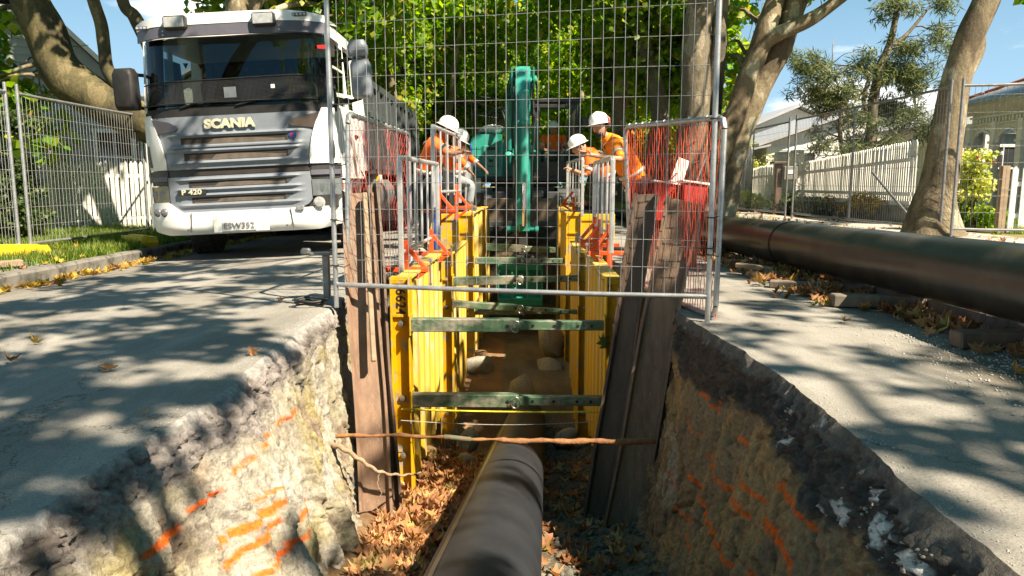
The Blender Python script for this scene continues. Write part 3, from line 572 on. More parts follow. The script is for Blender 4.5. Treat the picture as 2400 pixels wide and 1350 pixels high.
for y in np.concatenate([[-5, -4.2, -3.6, -3.0, -2.4], np.arange(-1.8, 14.3, .35)]):
    zt = -.462 - .2145 * (y - 2.4); z = zt - .225
    if y < -2.6: z = z + (y + 2.6) * .2
    c.append((-.142 + .0475 * (y - 2.4), y, max(min(z, .25), -2.75 + .0)))
tp = pipe_thing('trench_pipe', 'large black plastic pipe running down the middle of the trench', c, .240, 'pipe', [-38])
c = [(2.74 + .05 * math.sin(y * .35), y, .335 - .0165 * (y - 3.9) if y < 10 else .234 + .004 * math.sin(y)) for y in np.arange(-5, 34, .5)]
rp = pipe_thing('road_pipe', 'long dusty black plastic pipe lying along the right side of the road', c, .212, 'pipe_r', [150])
mb = MB()
for yy in (7.35,): 
    cz_ = .335 - .0165 * (yy - 3.9); mb.tube([(2.74 + .05 * math.sin(yy * .35), yy - .012, cz_), (2.74 + .05 * math.sin(yy * .35), yy + .012, cz_)], .218, 56)
part('weld_bead', mb, 'black', rp, angle=80)

# ------------------------------------------------------------------ yellow trench shields with green struts
def axis_x(y): return -.035 + .028 * (y - 5.6)
def shield(label, y0, L, top, bot, inner, post_w=.15, strut_z=(), wing=0.0, strut_gap=0.0, rear=False, thick=.12):
    cx = axis_x(y0); t = thing('trench_shield', label, 'trench shield', (cx, y0, bot), (0, 0, R(-1.4)), group='yellow trench shields')
    H_ = top - bot
    for s in (-1, 1):
        xi = s * inner / 2
        # front rail: a channel seen from its open side
        for yy in ((0, L) if rear else (0,)):
            post = MB(); w = post_w
            post.box((xi + s * w / 2, yy + .05, H_ / 2), (w - .016, .06, H_), bev=.004)
            post.box((xi + s * .0065, yy + .03, H_ / 2), (.013, .14, H_ - .003), bev=.003); post.box((xi + s * (w - .0065), yy + .03, H_ / 2), (.013, .14, H_ - .003), bev=.003)
            post.box((xi + s * w / 2, yy + .02, H_ - .035), (w - .03, .05, .03)); post.box((xi + s * w / 2, yy + .01, H_ - .30), (w - .03, .03, .02))
            part('rail', post, 'yellow', t)
        # corrugated sheets standing along the side
        n = max(3, int(L / .33)) if not wing and post_w < .2 else 2; dy = (L - .10) / n
        for k in range(n):
            sh = MB(); ya = .10 + k * dy; pts = [(0, 0), (.05, .0), (.085, .05), (dy - .085, .05), (dy - .05, 0), (dy - .012, 0)]
            out = [(xi + s * (.012 + p[1]), ya + p[0]) for p in pts] + [(xi + s * (.022 + p[1] + .008), ya + p[0]) for p in pts[::-1]]
            dz = .03 * math.sin(k * 2.3 + y0); sh.prism(out, .02 + abs(dz), H_ - .05 - abs(dz), 'z'); part('sheet', sh, 'yellow2', t)
        wl = MB()
        for zz in (H_ * .30, H_ * .72): wl.box((xi + s * .105, L / 2 + .06, zz), (.05, L - .1, .16), bev=.006)
        part('waler', wl, 'yellow', t)
        cap = MB().box((xi + s * .06, L / 2 + .06, H_ - .018), (.13, L - .12, .022), bev=.004); part('top_plate', cap, 'yellow2', t)
        if wing:
            wg = MB().box((xi + s * (post_w + wing / 2), .07, H_ / 2 + .1), (wing, .05, H_ - .25), bev=.006); wg.box((xi + s * (post_w + wing - .02), .05, H_ / 2 + .1), (.03, .10, H_ - .26), bev=.006)
            wg.box((xi + s * (post_w + wing / 2), .045, H_ - .1), (wing - .02, .04, .04)); part('wing_plate', wg, 'yellow', t)
        for zz in [(z[0] if isinstance(z, tuple) else z) - bot for z in strut_z] + [.35]:
            bl = MB().lathe([(.0, -.022), (.022, -.018), (.026, 0), (.026, .012)], (xi + s * post_w * .5, .016, zz), 'y', 10)
            part('bolt', bl, 'bolt', t)
    for z, tilt, hh in [(q, 0, .10) if not isinstance(q, tuple) else q for q in strut_z]:
        z_ = z - bot; a = Vector((-inner / 2 + .002, -.02, z_ - tilt)); b_ = Vector((inner / 2 - .002, -.02, z_ + tilt)); m_ = a.lerp(b_, .56)
        st = MB().beam(a, m_, .09, hh, .006); stp = part('strut', st, 'green_strut', t)
        s2 = MB().beam(a.lerp(b_, .558), b_, .066, hh - .028, .006); part('strut_inner', s2, 'green_strut', stp)
        d = (b_ - a).normalized()
        for f in (.50, .63, .74, .86, .93):
            hl = MB().cyl(a.lerp(b_, f) + Vector((0, -.05 if f < .56 else -.0365, 0)), a.lerp(b_, f) + Vector((0, -.0468 if f < .56 else -.034, 0)), .0125, 10)
            part('pin_hole', hl, 'cable', stp)
        pn = MB().cyl(a.lerp(b_, .535) + Vector((0, -.075, 0)), a.lerp(b_, .535) + Vector((0, .05, 0)), .013, 10)
        pn.tube([a.lerp(b_, .535) + Vector((.012 + .035 * math.cos(q), -.07, .0 + .045 * math.sin(q))) for q in np.linspace(0, 5.2, 12)], .0035, 5)
        part('lock_pin', pn, 'bolt', stp)
        for e, sg in ((a, 1), (b_, -1)):
            pl = MB().box(e + Vector((sg * .006, .0, .0)), (.012, .12, hh + .06), bev=.003); part('end_plate', pl, 'yellow', t)
    return t
M1 = shield('nearest yellow trench shield, with 6624 written on its left rail', 5.6, 2.2, .16, -1.62, 1.50, strut_z=[-.205, -.80])
M2 = shield('second yellow trench shield with one slanting green strut, set just past the nearest one', 8.25, 1.9, .10, -2.12, 1.42, strut_z=[(-.20, .02, .095), (-.52, -.045, .075)])
M3 = shield('tall yellow trench shield with wide wing plates standing above the road', 10.9, 2.2, .45, -2.40, 1.36, strut_z=[-.26, -1.02], wing=.50, post_w=.22)
M4 = shield('farthest yellow trench shield with bright sunlit rails, next to the excavator bucket', 13.3, 1.4, .45, -2.25, 1.30, strut_z=[(-.29, -.03, .13)], post_w=.30)
tm = text_mesh('6624', .105, .0012, .002); mt = Matrix.Translation((-1.50 / 2 - .078, .0185, 1.62 - .035)) @ Matrix.Rotation(R(90), 4, 'X') @ Matrix.Rotation(R(-90), 4, 'Z')
tm2 = xform(tm, mt); o = put('hand_written_number', tm2, 'cable', M1)
# clear the recess where the number is written
# ------------------------------------------------------------------ timber sheets leaning on the shoring
def lean_sheet(name, label, base, top, w, th, mats, side, flange=.05, rot=0):
    b_, tp_ = Vector(base), Vector(top); t = thing(name, label, 'timber sheet', base, world=True, group=None)
    d = (tp_ - b_).normalized(); L = (tp_ - b_).length; x = Vector((1, .12 * side, 0)); x = (x - d * x.dot(d)).normalized(); y = d.cross(x)
    mt = Matrix.Rotation(R(rot), 3, d); x = mt @ x; y = mt @ y
    def Q(a, h, c_): return b_ + x * a + y * h + d * c_
    mb = MB(); prof = [(-w / 2, 0), (w / 2, 0), (w / 2 + .012, -flange), (w / 2 + .03, -flange), (w / 2 + .022, th), (-w / 2 - .022, th), (-w / 2 - .03, -flange), (-w / 2 - .012, -flange)]
    N = 14; vs = []; n = len(prof)
    for i in range(N + 1):
        f = i / N; wob = .006 * math.sin(f * 9 + w * 30)
        for a, h in prof: vs.append(Q(a + wob, h + .004 * math.sin(f * 15 + a * 9), L * f + (.015 * math.sin(a * 40) if i == N else 0)))
    fs = [(i * n + j, i * n + (j + 1) % n, (i + 1) * n + (j + 1) % n, (i + 1) * n + j) for i in range(N) for j in range(n)] + [tuple(range(n))[::-1], tuple(N * n + j for j in range(n))]
    mb.add(vs, fs); part('face', mb, mats, t, angle=40); return t
lean_sheet('timber_sheet', 'brown timber sheet leaning in the left of the trench, its face towards the camera', (-.915, 4.78, -1.50), (-1.125, 5.42, .80), .165, .03, 'plank', 1, .04)
lean_sheet('timber_sheet', 'narrow dark brown timber sheet just behind the left leaning one, beside the 6624 rail', (-.805, 4.86, -1.50), (-1.025, 5.47, .86), .02, .03, 'plank_dark', -1, .05, 25)
lean_sheet('timber_sheet', 'dark timber sheet leaning in the right of the trench, the one nearer the yellow rail', (.61, 5.02, -1.50), (.99, 5.46, .79), .12, .04, 'plank_dark', -1, .05, -12)
lean_sheet('timber_sheet', 'wide brown timber sheet leaning against the right trench wall with net shadows on it', (.745, 4.78, -1.52), (1.22, 5.30, .75), .19, .03, 'plank', -1, .05, -8)
t = thing('flange_edge', 'slim reddish strip standing for the flange edge of the left brown sheet', 'flange edge', (-.79, 4.80, -1.40), world=True)
mb = MB().beam((-.955, 4.99, -.35), (-1.06, 5.36, .80), .034, .05, .006); part('stake', mb, 'plank_wood', t)  # separate strip added as the flange edge of the left sheet

# ------------------------------------------------------------------ bars, strings, root
pts = [(-1.13 + .205 * i, 4.56 + .01 * math.sin(i), -.735 + .010 * math.sin(i * .9) - .004 * i + (.028 if i > 9 else 0) * 0) for i in range(11)]
t = thing('reinforcing_bar', 'rusty iron bar spanning the trench above the black pipe', 'iron bar', pts[0], world=True)
fine = [Vector(pts[0]).lerp(Vector(pts[-1]), f) + Vector((0, .01 * math.sin(f * 11), .010 * math.sin(f * 7) + .004 * math.sin(f * 41))) for f in np.linspace(0, 1, 60)]
mb = MB().tube(fine, [.0115 + .003 * math.sin(k * 1.7) + .0025 * math.sin(k * .61) + (.009 * (k / 60) if k > 30 else 0) for k in range(60)], 10); part('bar', mb, 'rust', t, angle=70)
mb = MB().tube([fine[k] + Vector((0, 0, 0.0)) for k in range(20, 26)], .0165, 10); part('painted_patch', mb, 'rustgreen', t, angle=70)
def curve(ctrl, n=24):
    c_ = [Vector(p) for p in ctrl]; c_ = [c_[0] * 2 - c_[1]] + c_ + [c_[-1] * 2 - c_[-2]]; out = []
    for i in range(1, len(c_) - 2):
        for k in range(n if i < len(c_) - 3 else n + 1):
            t_ = k / n; a, b_, c2, d = c_[i - 1], c_[i], c_[i + 1], c_[i + 2]
            out.append(.5 * ((2 * b_) + (c2 - a) * t_ + (2 * a - 5 * b_ + 4 * c2 - d) * t_ ** 2 + (3 * b_ - a - 3 * c2 + d) * t_ ** 3))
    return out
t = thing('tree_root', 'pale tree root poking out of the left trench wall across the brown sheet', 'root', (-1.13, 4.5, -.76), world=True)
cp = curve([(-1.16, 4.50, -.76), (-1.06, 4.46, -.78), (-.94, 4.45, -.86), (-.84, 4.48, -.94), (-.73, 4.62, -1.02), (-.62, 4.8, -1.08)], 8)
mb = MB().tube([p + Vector((0, 0, .006 * math.sin(i * 1.3))) for i, p in enumerate(cp)], [.019 * (1 - .75 * i / len(cp)) + .002 * math.sin(i * 2.1) for i in range(len(cp))], 8); part('root_stem', mb, 'root', t, angle=70)
cp = curve([(-.84, 4.48, -.94), (-.85, 4.46, -1.02), (-.83, 4.47, -1.08), (-.86, 4.46, -1.16), (-.83, 4.47, -1.26), (-.80, 4.48, -1.33)], 6)
mb = MB().tube([p + Vector((.004 * math.sin(i * 2.3), 0, 0)) for i, p in enumerate(cp)], .0035, 5); part('rootlet', mb, 'root', t, angle=70)
t = thing('marker_line', 'bright yellow line stretched across the nearest shield just under its lower strut', 'string', (-.83, 5.48, -.86), world=True)
mb = MB().tube([(-.85 + 1.62 * f, 5.49, -.845 - .02 * f - .012 * math.sin(f * 3.14)) for f in np.linspace(0, 1, 12)], .0075, 6); part('cord', mb, 'string', t)
t = thing('thin_line', 'thin pale wire stretched across the trench just under the yellow line', 'wire', (-.83, 5.46, -.95), world=True)
mb = MB().tube([(-.85 + 1.62 * f, 5.46, -.925 - .035 * math.sin(f * 3.14)) for f in np.linspace(0, 1, 16)], .0028, 5); part('strand', mb, 'wire', t)

# ------------------------------------------------------------------ aluminium edge barriers clamped on the shields
def barrier(label, a, b_, z0, z1, n, grp, clamps=(0, 1), bz=None):
    """a frame with upright bars between plan points a and b; z0, z1 bottom and top"""
    a = Vector((*a, 0)); b_ = Vector((*b_, 0)); bz = bz if bz is not None else z0 - .3
    t = thing('edge_barrier', label, 'barrier', (a.x, a.y, bz), world=True, group=grp)
    up = Vector((0, 0, 1)); fr = MB().tube([a + up * z1, b_ + up * z1], .021, 10); part('top_rail', fr, 'alu', t)
    fr = MB().tube([a + up * (z0 + .05), b_ + up * (z0 + .05)], .017, 10); part('bottom_rail', fr, 'alu', t)
    for k in range(n + 1):
        p = a.lerp(b_, k / n); big = k in (0, n)
        br = MB().beam(p + up * (z0 if not big else z0 - .12), p + up * (z1 - .015), .042 if big else .028, .042 if big else .020, .005); part('upright', br, 'alu', t)
    d = (b_ - a).normalized(); q = Vector((d.y, -d.x, 0))
    for f in clamps:
        p = a.lerp(b_, .08 + .84 * f); m_ = MB(); s = 1 if p.x < 0 else -1
        m_.beam(p + up * bz, p + up * (z0 + .14), .052, .052, .006); m_.beam(p + Vector((-.20, 0, bz + .17)), p + Vector((.20, 0, bz + .17)), .05, .04, .005)
        m_.beam(p + Vector((.02 * s, 0, bz + .36)), p + Vector((.17 * s, 0, bz + .18)), .036, .036, .004); m_.beam(p + Vector((.17 * s, 0, bz + .16)), p + Vector((.02 * s, 0, bz + .04)), .036, .03, .004)
        bp = part('clamp_bracket', m_, 'orange_steel', t)
        h = MB().beam(p + Vector((.21 * s, 0, bz + .06)), p + Vector((.21 * s, 0, bz + .24)), .014, .014, .003); h.ico(p + Vector((.21 * s, 0, bz + .25)), (.02, .02, .02)); h.ico(p + Vector((.21 * s, 0, bz + .05)), (.017, .017, .017)); part('clamp_screw', h, 'bolt', bp)
    return t
GB = 'aluminium edge barriers on the shoring'
barrier('silver edge barrier clamped on the left side of the nearest shield', (-.905, 6.02), (-.82, 8.2), .26, 1.08, 6, GB, (0, .8), -.02)
barrier('taller silver edge barrier further back on the left, in front of the orange-clad men', (-.88, 8.35), (-.72, 10.3), .72, 1.50, 4, GB, (.1, .9), .38)
barrier('far left silver edge barrier next to the teal excavator body', (-.70, 11.4), (-.74, 13.8), .50, 1.30, 5, GB, (), .38)
barrier('silver edge barrier clamped on the right side of the nearest shield, under the leaning man', (.90, 6.7), (.93, 8.4), .36, 1.10, 4, GB, (0, .6, 1.0), .06)
barrier('far right silver edge barrier below the bending man', (1.0, 10.6), (.95, 12.8), .52, 1.22, 5, GB, (.5,), .38)
# ------------------------------------------------------------------ mesh fence panels
def wire_panel(parent, a, b_, z0, z1, sx_=.07, sz_=.177, r=.0022, m='galv', name='wire_mesh', jit=.004, za=None, zb=None):
    """welded wires between plan points a and b"""
    a = Vector(a); b_ = Vector(b_); L = (b_ - a).length; mb = MB(); n = int(L / sx_); rr = random.Random(int(L * 999))
    k = int((z1 - z0) / sz_)
    for i in range(1, n):
        f = i / n; p = a.lerp(b_, f); q = [Vector((p.x + rr.uniform(-1, 1) * jit * .6, p.y, z0 + (z1 - z0) * g)) for g in (0, .33, .66, 1)]; mb.tube(q, r, 4, False)
    for j in range(1, k + 1):
        z = z0 + j * sz_; 
        if z < z1: mb.tube([a.lerp(b_, g) + Vector((0, .004, z + rr.uniform(-1, 1) * jit)) for g in (0, .25, .5, .75, 1)], r, 4, False)
    return part(name, mb, m, parent, angle=80, kind='stuff')
def fence_panel(name, label, cat, a, b_, z0, z1, m='galv', tube=.0175, ext=.10, grp=None, mid=None, lean=0, sx_=.07, sz_=.177, r=.0022, legs=(.2, .2), wires=True):
    a = Vector((*a, 0)); b_ = Vector((*b_, 0)); d = (b_ - a).normalized()
    t = thing(name, label, cat, (a.x, a.y, z0 - legs[0]), world=True, group=grp)
    for p, lg, nm in ((a, legs[0], 'side_tube'), (b_, legs[1], 'side_tube')):
        mb = MB().tube([p + Vector((0, 0, z0 - lg)), p + Vector((0, 0, (z0 + z1) / 2)), p + Vector((0, 0, z1 + ext))], tube, 12); part(nm, mb, m, t)
    for z, nm in ((z0, 'bottom_rail'), (z1, 'top_rail')):
        mb = MB().tube([a + Vector((0, 0, z)), a.lerp(b_, .35) + Vector((0, 0, z - .006)), a.lerp(b_, .7) + Vector((0, 0, z - .008)), b_ + Vector((0, 0, z))], tube * .95, 12); part(nm, mb, m, t)
    if mid:
        p = a.lerp(b_, mid); mb = MB().tube([p + Vector((0, 0, z0)), p + Vector((0, 0, z1))], tube, 10); part('mid_tube', mb, m, t)
    if wires: wire_panel(t, a, b_, z0, z1, sx_, sz_, r, 'fence_wire' if m == 'galv' else m)
    return t
fp = fence_panel('wire_fence', 'tall wire fence panel standing across the trench in the foreground', 'fence panel', (-1.243, 5.17), (1.235, 4.60), .165, 2.32, legs=(.165, .165), sx_=.0685, r=.0017)
a = Vector((-1.243, 5.17, 0)); b_ = Vector((1.235, 4.60, 0))
for k, (z, s_) in enumerate(((1.0, 1), (.62, 1), (.30, 1))):
    for p, q in ((a, Vector((-1.17, 5.20, 0))),):
        mb = MB().tube([p + Vector((.024 * math.cos(x), .024 * math.sin(x), z)) for x in np.linspace(0, 6.2, 12)], .004, 5); mb.tube([p + Vector((0, -.02, z)), p + Vector((.07, -.03, z - .01)), p + Vector((.10, 0, z + .005))], .0035, 5)
        part('cable_tie', mb, 'cable', fp)
for z, dx, dz in ((1.26, .13, .09), (.47, -.2, .01), (.43, .05, -.01), (.66, .04, .01)):
    mb = MB().tube([b_ + Vector((.027 * math.cos(x), .03 * math.sin(x), z)) for x in np.linspace(0, 6.2, 12)], .0045, 5); mb.tube([b_ + Vector((0, -.028, z)), b_ + Vector((dx, -.02, z + dz))], .0035, 5); part('cable_tie', mb, 'cable', fp)
# stand behind the left post
t = thing('fence_stand', 'small grey steel stand and coiled cable behind the left post of the foreground panel', 'stand', (-1.42, 5.6, -.01), world=True)
mb = MB().box((-1.46, 5.62, .34), (.16, .10, .022), bev=.004).box((-1.42, 5.62, .165), (.05, .05, .33), bev=.006).box((-1.56, 5.58, .36), (.07, .06, .05), bev=.012); part('bracket', mb, 'galv_dull', t)
for q in range(3):
    mb = MB().tube([(-1.47 + (.10 + .012 * q) * math.cos(x), 5.32 + (.07 + .01 * q) * math.sin(x), .005 + .014 * q + .006 * math.sin(3 * x + q)) for x in np.linspace(0, 6.28, 22)], .007, 6); part('cable_loop', mb, 'cable', t)

# chain-link panels with red coating beside the trench
def chain(parent, P, nu, nv, r, mats, seed=3, sag=.006, cell=.075):
    """P(u,v) -> point; u,v in metres across / up. woven zigzag wires"""
    mb = MB(); mb2 = MB(); rr = random.Random(seed); Wm, Hm = nu, nv; n = int(Wm / cell)
    for i in range(n + 1):
        pts = []; k = int(Hm / cell)
        for j in range(k + 1):
            u = (i + (.5 if j % 2 else -.02)) * cell; v = j * Hm / k; u = min(max(u, 0), Wm)
            o = .006 if j % 2 else -.006; w = fbm(np.float64(u * 2.5), np.float64(v * 2.5), 0, 2, seed) * sag * 3
            pts.append(P(u + float(w) * .5, v + float(w), o))
        (mb if rr.random() < .62 else mb2).tube(pts, r, 4, False)
        pts = []
        for j in range(k + 1):
            u = (i + (-.5 if j % 2 else .02)) * cell; v = j * Hm / k; u = min(max(u, 0), Wm); o = -.006 if j % 2 else .006; w = fbm(np.float64(u * 2.5), np.float64(v * 2.5), 0, 2, seed) * sag * 3
            pts.append(P(u + float(w) * .5, v + float(w), o))
        (mb2 if rr.random() < .5 else mb).tube(pts, r, 4, False)
    part('chain_mesh', mb, mats[0], parent, angle=80, kind='stuff'); part('chain_mesh', mb2, mats[1], parent, angle=80, kind='stuff')
def red_panel(label, corners, m, seed, cell=.080, r=.0017):
    """corners: near-bottom, far-bottom, far-top, near-top"""
    A, B, C_, D_ = [Vector(p) for p in corners]; t = thing('chain_link_panel', label, 'mesh panel', tuple(A), world=True, group='red chain-link panels beside the trench')
    ins = .07
    def rounded(p0, p1, p2):
        a_ = p1 + (p0 - p1).normalized() * ins; c2 = p1 + (p2 - p1).normalized() * ins; return [a_, (a_ + c2 + p1 * 2) / 4, c2]
    mb = MB().tube(rounded(D_, A, B) + rounded(A, B, C_), .017, 10); part('frame_lower', mb, 'galv', t)
    mb = MB().tube([C_ + (B - C_).normalized() * ins] + rounded(B, C_, D_)[1:] + rounded(C_, D_, A), .019, 10); part('frame_upper', mb, 'galv', t)
    mb = MB().tube([D_ + (A - D_) * .06, D_ + (A - D_) * .94], .0175, 10); part('frame_side', mb, 'galv', t)
    mb = MB().tube([C_ + (B - C_) * .05, C_ + (B - C_) * .95], .0175, 10); part('frame_side', mb, 'galv', t)
    Wm = (B - A).length; Hm = (D_ - A).length; nrm = (B - A).cross(D_ - A).normalized()
    def P(u, v, o):
        a_ = A.lerp(B, u / Wm); b2 = D_.lerp(C_, u / Wm); return a_.lerp(b2, min(v / Hm, 1)) + nrm * o
    chain(t, P, Wm, Hm, r, m, seed, cell=cell)
    cl = MB()
    for f in np.linspace(.06, .94, 12): p = D_.lerp(C_, f); cl.tube([p + Vector((.0 + .012 * math.cos(x), .012 * math.cos(x), .024 * math.sin(x))) for x in np.linspace(0, 6.1, 8)], .004, 4)
    part('tie_wires', cl, 'galv', t, kind='stuff'); return t
red_panel('red chain-link panel along the left side of the trench beside the white truck', [(-1.19, 5.28, .06), (-1.04, 7.6, .05), (-1.04, 7.6, 1.36), (-1.16, 5.35, 1.36)], ('net_red2', 'net_red'), 4, .115)
red_panel('red chain-link panel on the right of the trench in front of the big tree trunk', [(1.30, 4.66, .02), (1.02, 6.3, .02), (.93, 6.2, 1.33), (1.33, 4.72, 1.28)], ('net_red', 'net_red'), 9, .085, .0026)
# bundled second skin of folded net hanging by the right panel and the tipped scoops behind it
for k, (x, y, lab) in enumerate(((1.90, 9.2, 'red barrow bin standing behind the right red panel, the left one of two'), (2.22, 9.05, 'red barrow bin standing behind the right red panel, beside the tree'))):
    t = thing('barrow_bin', lab, 'bin', (x, y, 0), world=True, group='red bins behind the right panel')
    mb = MB().prism([(x - .13, .42), (x + .12, .40), (x + .15, .86), (x - .13, .90)], y, y + .30); part('tub', mb, 'net_red2', t)
    mb = MB().tube([(x - .15, y - .012, .90), (x + .18, y - .012, .86), (x + .18, y + .31, .86), (x - .15, y + .31, .90)], .015, 8, closed=True); part('rim', mb, 'white', t)
    mb = MB().cyl((x - .1, y + .1, .09), (x + .1, y + .1, .09), .09, 14); part('wheel', mb, 'rubber', t)
    mb = MB().beam((x - .08, y + .1, .09), (x - .08, y + .1, .46), .03, .03).beam((x + .1, y + .1, .09), (x + .1, y + .1, .46), .03, .03); part('leg', mb, 'machine_black', t)
    mb = MB().tube([(x + .05, y + .2, .86), (x + .16, y + .15, 1.20 if k else 1.0)], .012, 8); part('handle', mb, 'galv', t)
t = thing('folding_frame', 'black folded sign frame propped on the red bins behind the right panel', 'frame', (1.45, 9.5, 0), world=True)
mb = MB().tube([(1.86, 9.6, 0), (1.98, 9.6, 1.12), (2.34, 9.6, 1.40)], .014, 8).tube([(2.06, 9.6, 0), (2.20, 9.6, 1.18), (2.10, 9.6, 1.05), (2.43, 9.6, 1.16)], .014, 8); part('tubes', mb, 'machine_black', t)
mb = MB().prism([(2.02, .9), (2.18, .88), (2.26, 1.15), (2.12, 1.20)], 9.54, 9.56); part('panel', mb, 'white', t)
t = thing('timber_board', 'brown board lying upright below the red bins on the right of the trench', 'board', (1.55, 7.6, 0), world=True)
mb = MB().box((1.60, 7.6, .20), (.62, .04, .42), (0, R(3), 0), .006); part('board', mb, 'plank', t)
t = thing('rolled_cover', 'crumpled white and pink cloth tied to a stake behind the left red panel', 'cloth', (-1.22, 6.4, 0), world=True)
mb = MB()
for k in range(9): mb.ico((-1.24 + .03 * math.sin(k * 2.1), 6.42 + .02 * math.cos(k), .70 - k * .042), (.035 + .018 * math.sin(k * 1.3) ** 2, .04, .045), 1, .5, k)
part('cloth', mb, 'white', t); mb = MB().beam((-1.20, 6.45, 0), (-1.20, 6.45, .5), .03, .03, .003); part('stake', mb, 'plank_wood', t)

# ------------------------------------------------------------------ fence along the right verge
GR = 'wire fence panels along the right footpath'
pR = [((7.65, 10.35), (6.38, 10.75), 'right end wire fence panel, in front of the cream verandah'), ((6.30, 10.9), (6.18, 16.4), 'long wire fence panel running back from the leaning tree trunk on the right'),
      ((6.16, 16.75), (6.02, 20.3), 'wire fence panel on the right, third one back, by the stone letterbox'), ((6.0, 20.5), (5.9, 24.6), 'farthest but one wire fence panel on the right'), ((5.88, 24.9), (5.9, 30.5), 'farthest wire fence panel on the right, ahead of the grassy bank')]
for k, (a, b_, lab) in enumerate(pR):
    z0 = .22; t = fence_panel('wire_fence', lab, 'fence panel', a, b_, z0, 2.24 if k < 2 else 2.22, 'galv_dull', .021, .10, GR, mid=(.52 if k in (1,) else None), sx_=.075, sz_=.235 if k == 0 else .30, r=.0026, legs=(.13, .13))
    if k == 1:
        mb = MB().tube([(6.22, 12.9, 1.05), (6.28, 12.1, .55), (6.30, 11.6, .26), (6.30, 11.55, .09)], .021, 8); part('brace', mb, 'galv_dull', t)
t = thing('wire_gate', 'wire gate panel swung open across the right footpath', 'fence panel', (5.9, 20.9, .1), world=True)
for p in ((5.45, 20.9), (6.55, 20.4)): mb = MB().tube([(p[0], p[1], .1), (p[0], p[1], 2.45)], .022, 8); part('post', mb, 'galv_dull', t)
for z in (.25, 2.25): mb = MB().tube([(5.45, 20.9, z), (6.55, 20.4, z)], .02, 8); part('rail', mb, 'galv_dull', t)
wire_panel(t, (5.45, 20.9, 0), (6.55, 20.4, 0), .25, 2.25, .075, .3, .003, 'galv_dull')
t = thing('sheeting', 'creased grey and white plastic sheeting hung on the far right fence', 'sheeting', (5.9, 21.6, .1), world=True)
mb = MB().grid(lambda u, v: (5.75 + 1.05 * u, 21.4 - .25 * u + .05 * math.sin(u * 38) + .02 * math.sin(v * 9 + u * 20), .12 + 1.75 * v + .04 * math.sin(u * 23)), 60, 12)
o = part('sheet', mb, 'tarp', t); o.modifiers.new('thick', 'SOLIDIFY').thickness = .006

# ------------------------------------------------------------------ fence along the left verge, on yellow feet
GL = 'wire fence panels along the left verge'
for a, b_, lab in (((-6.05, 7.2), (-6.42, 9.62), 'left end wire fence panel in front of the dark hedge'), ((-6.40, 9.82), (-6.38, 13.0), 'wire fence panel in front of the white picket fence, left of the truck'), ((-6.38, 13.2), (-6.42, 16.0), 'wire fence panel hidden partly by the truck mirror')):
    t = fence_panel('wire_fence', lab, 'fence panel', a, b_, .08, 2.02, 'galv', .021, .12, GL, sx_=.078, sz_=.24, r=.0028, legs=(.08, .08))
def foot(label, c, rz):
    t = thing('support_block', label, 'fence foot', c, (0, 0, R(rz)), 'yellow plastic fence feet'); mb = MB()
    prof = [(-.33, 0), (.33, 0), (.35, .06), (.31, .14), (-.31, .14), (-.35, .06)]; mb.prism(prof, -.11, .11); part('block', mb, 'foot_yellow', t)
    mb = MB().box((0, 0, .149), (.46, .09, .02), bev=.004); part('ridge', mb, 'foot_yellow', t)
    for x in (-.24, .24): mb = MB().box((x, -.112, .06), (.07, .012, .055), bev=.004); part('recess', mb, 'plank_dark', t)
    return t
foot('near yellow plastic block holding the left fence posts', (-6.08, 9.05, -.03), 12); foot('farther yellow plastic block by the kerb beside the truck bumper', (-5.45, 10.8, -.03), -38)
foot('yellow plastic block at the left edge of the picture behind the kerb', (-6.2, 7.1, -.03), 80)
t = thing('timber_offcut', 'pale timber offcut lying on the kerb at the left edge', 'timber', (-5.35, 7.6, 0), world=True)
mb = MB().box((-5.38, 7.62, .035), (.09, .55, .06), (0, R(4), R(-32)), .004); part('block', mb, 'plank_wood', t)
t = thing('concrete_crossing', 'sloping concrete crossing beside the left kerb', 'crossing', (-5.6, 7, -.03), world=True)
mb = MB().prism([(-6.0, -.04), (-5.17, -.115), (-5.17, -.03), (-5.5, -.005), (-6.0, -.01)], 5.5, 8.3); part('slab', mb, 'kerb', t)
# timbers under the right-hand pipe
def timber(label, c, size, rz, m='plank_wood', ry=0):
    t = thing('timber_block', label, 'timber block', c, (0, 0, R(rz)), 'timbers packed under the right pipe'); part('block', MB().box((0, 0, size[2] / 2), size, (0, R(ry), 0), .008), m, t)
timber('pale timber block lying in leaves on the near side of the right pipe', (2.33, 7.05, .05), (.36, .10, .045), -34, 'plank_wood', 4)
timber('second pale timber block half under the first one', (2.42, 6.9, 0), (.40, .12, .05), 12)
timber('long mossy board under the pipe among the leaves', (2.55, 6.05, 0), (.80, .12, .06), -24, 'grey_timber')
timber('short timber under the far part of the right pipe', (2.5, 9.3, 0), (.5, .12, .05), 8, 'plank_wood')
timber('dark timber cross-piece under the right pipe near the kerb', (2.60, 5.2, 0), (.62, .12, .085), -8, 'grey_timber')
timber('broken brown board under the near end of the right pipe', (2.62, 3.9, 0), (.5, .11, .09), 4, 'plank_dark')
timber('dark timber cross-piece under the pipe behind the post', (2.6, 7.9, 0), (.55, .12, .06), 3, 'grey_timber')
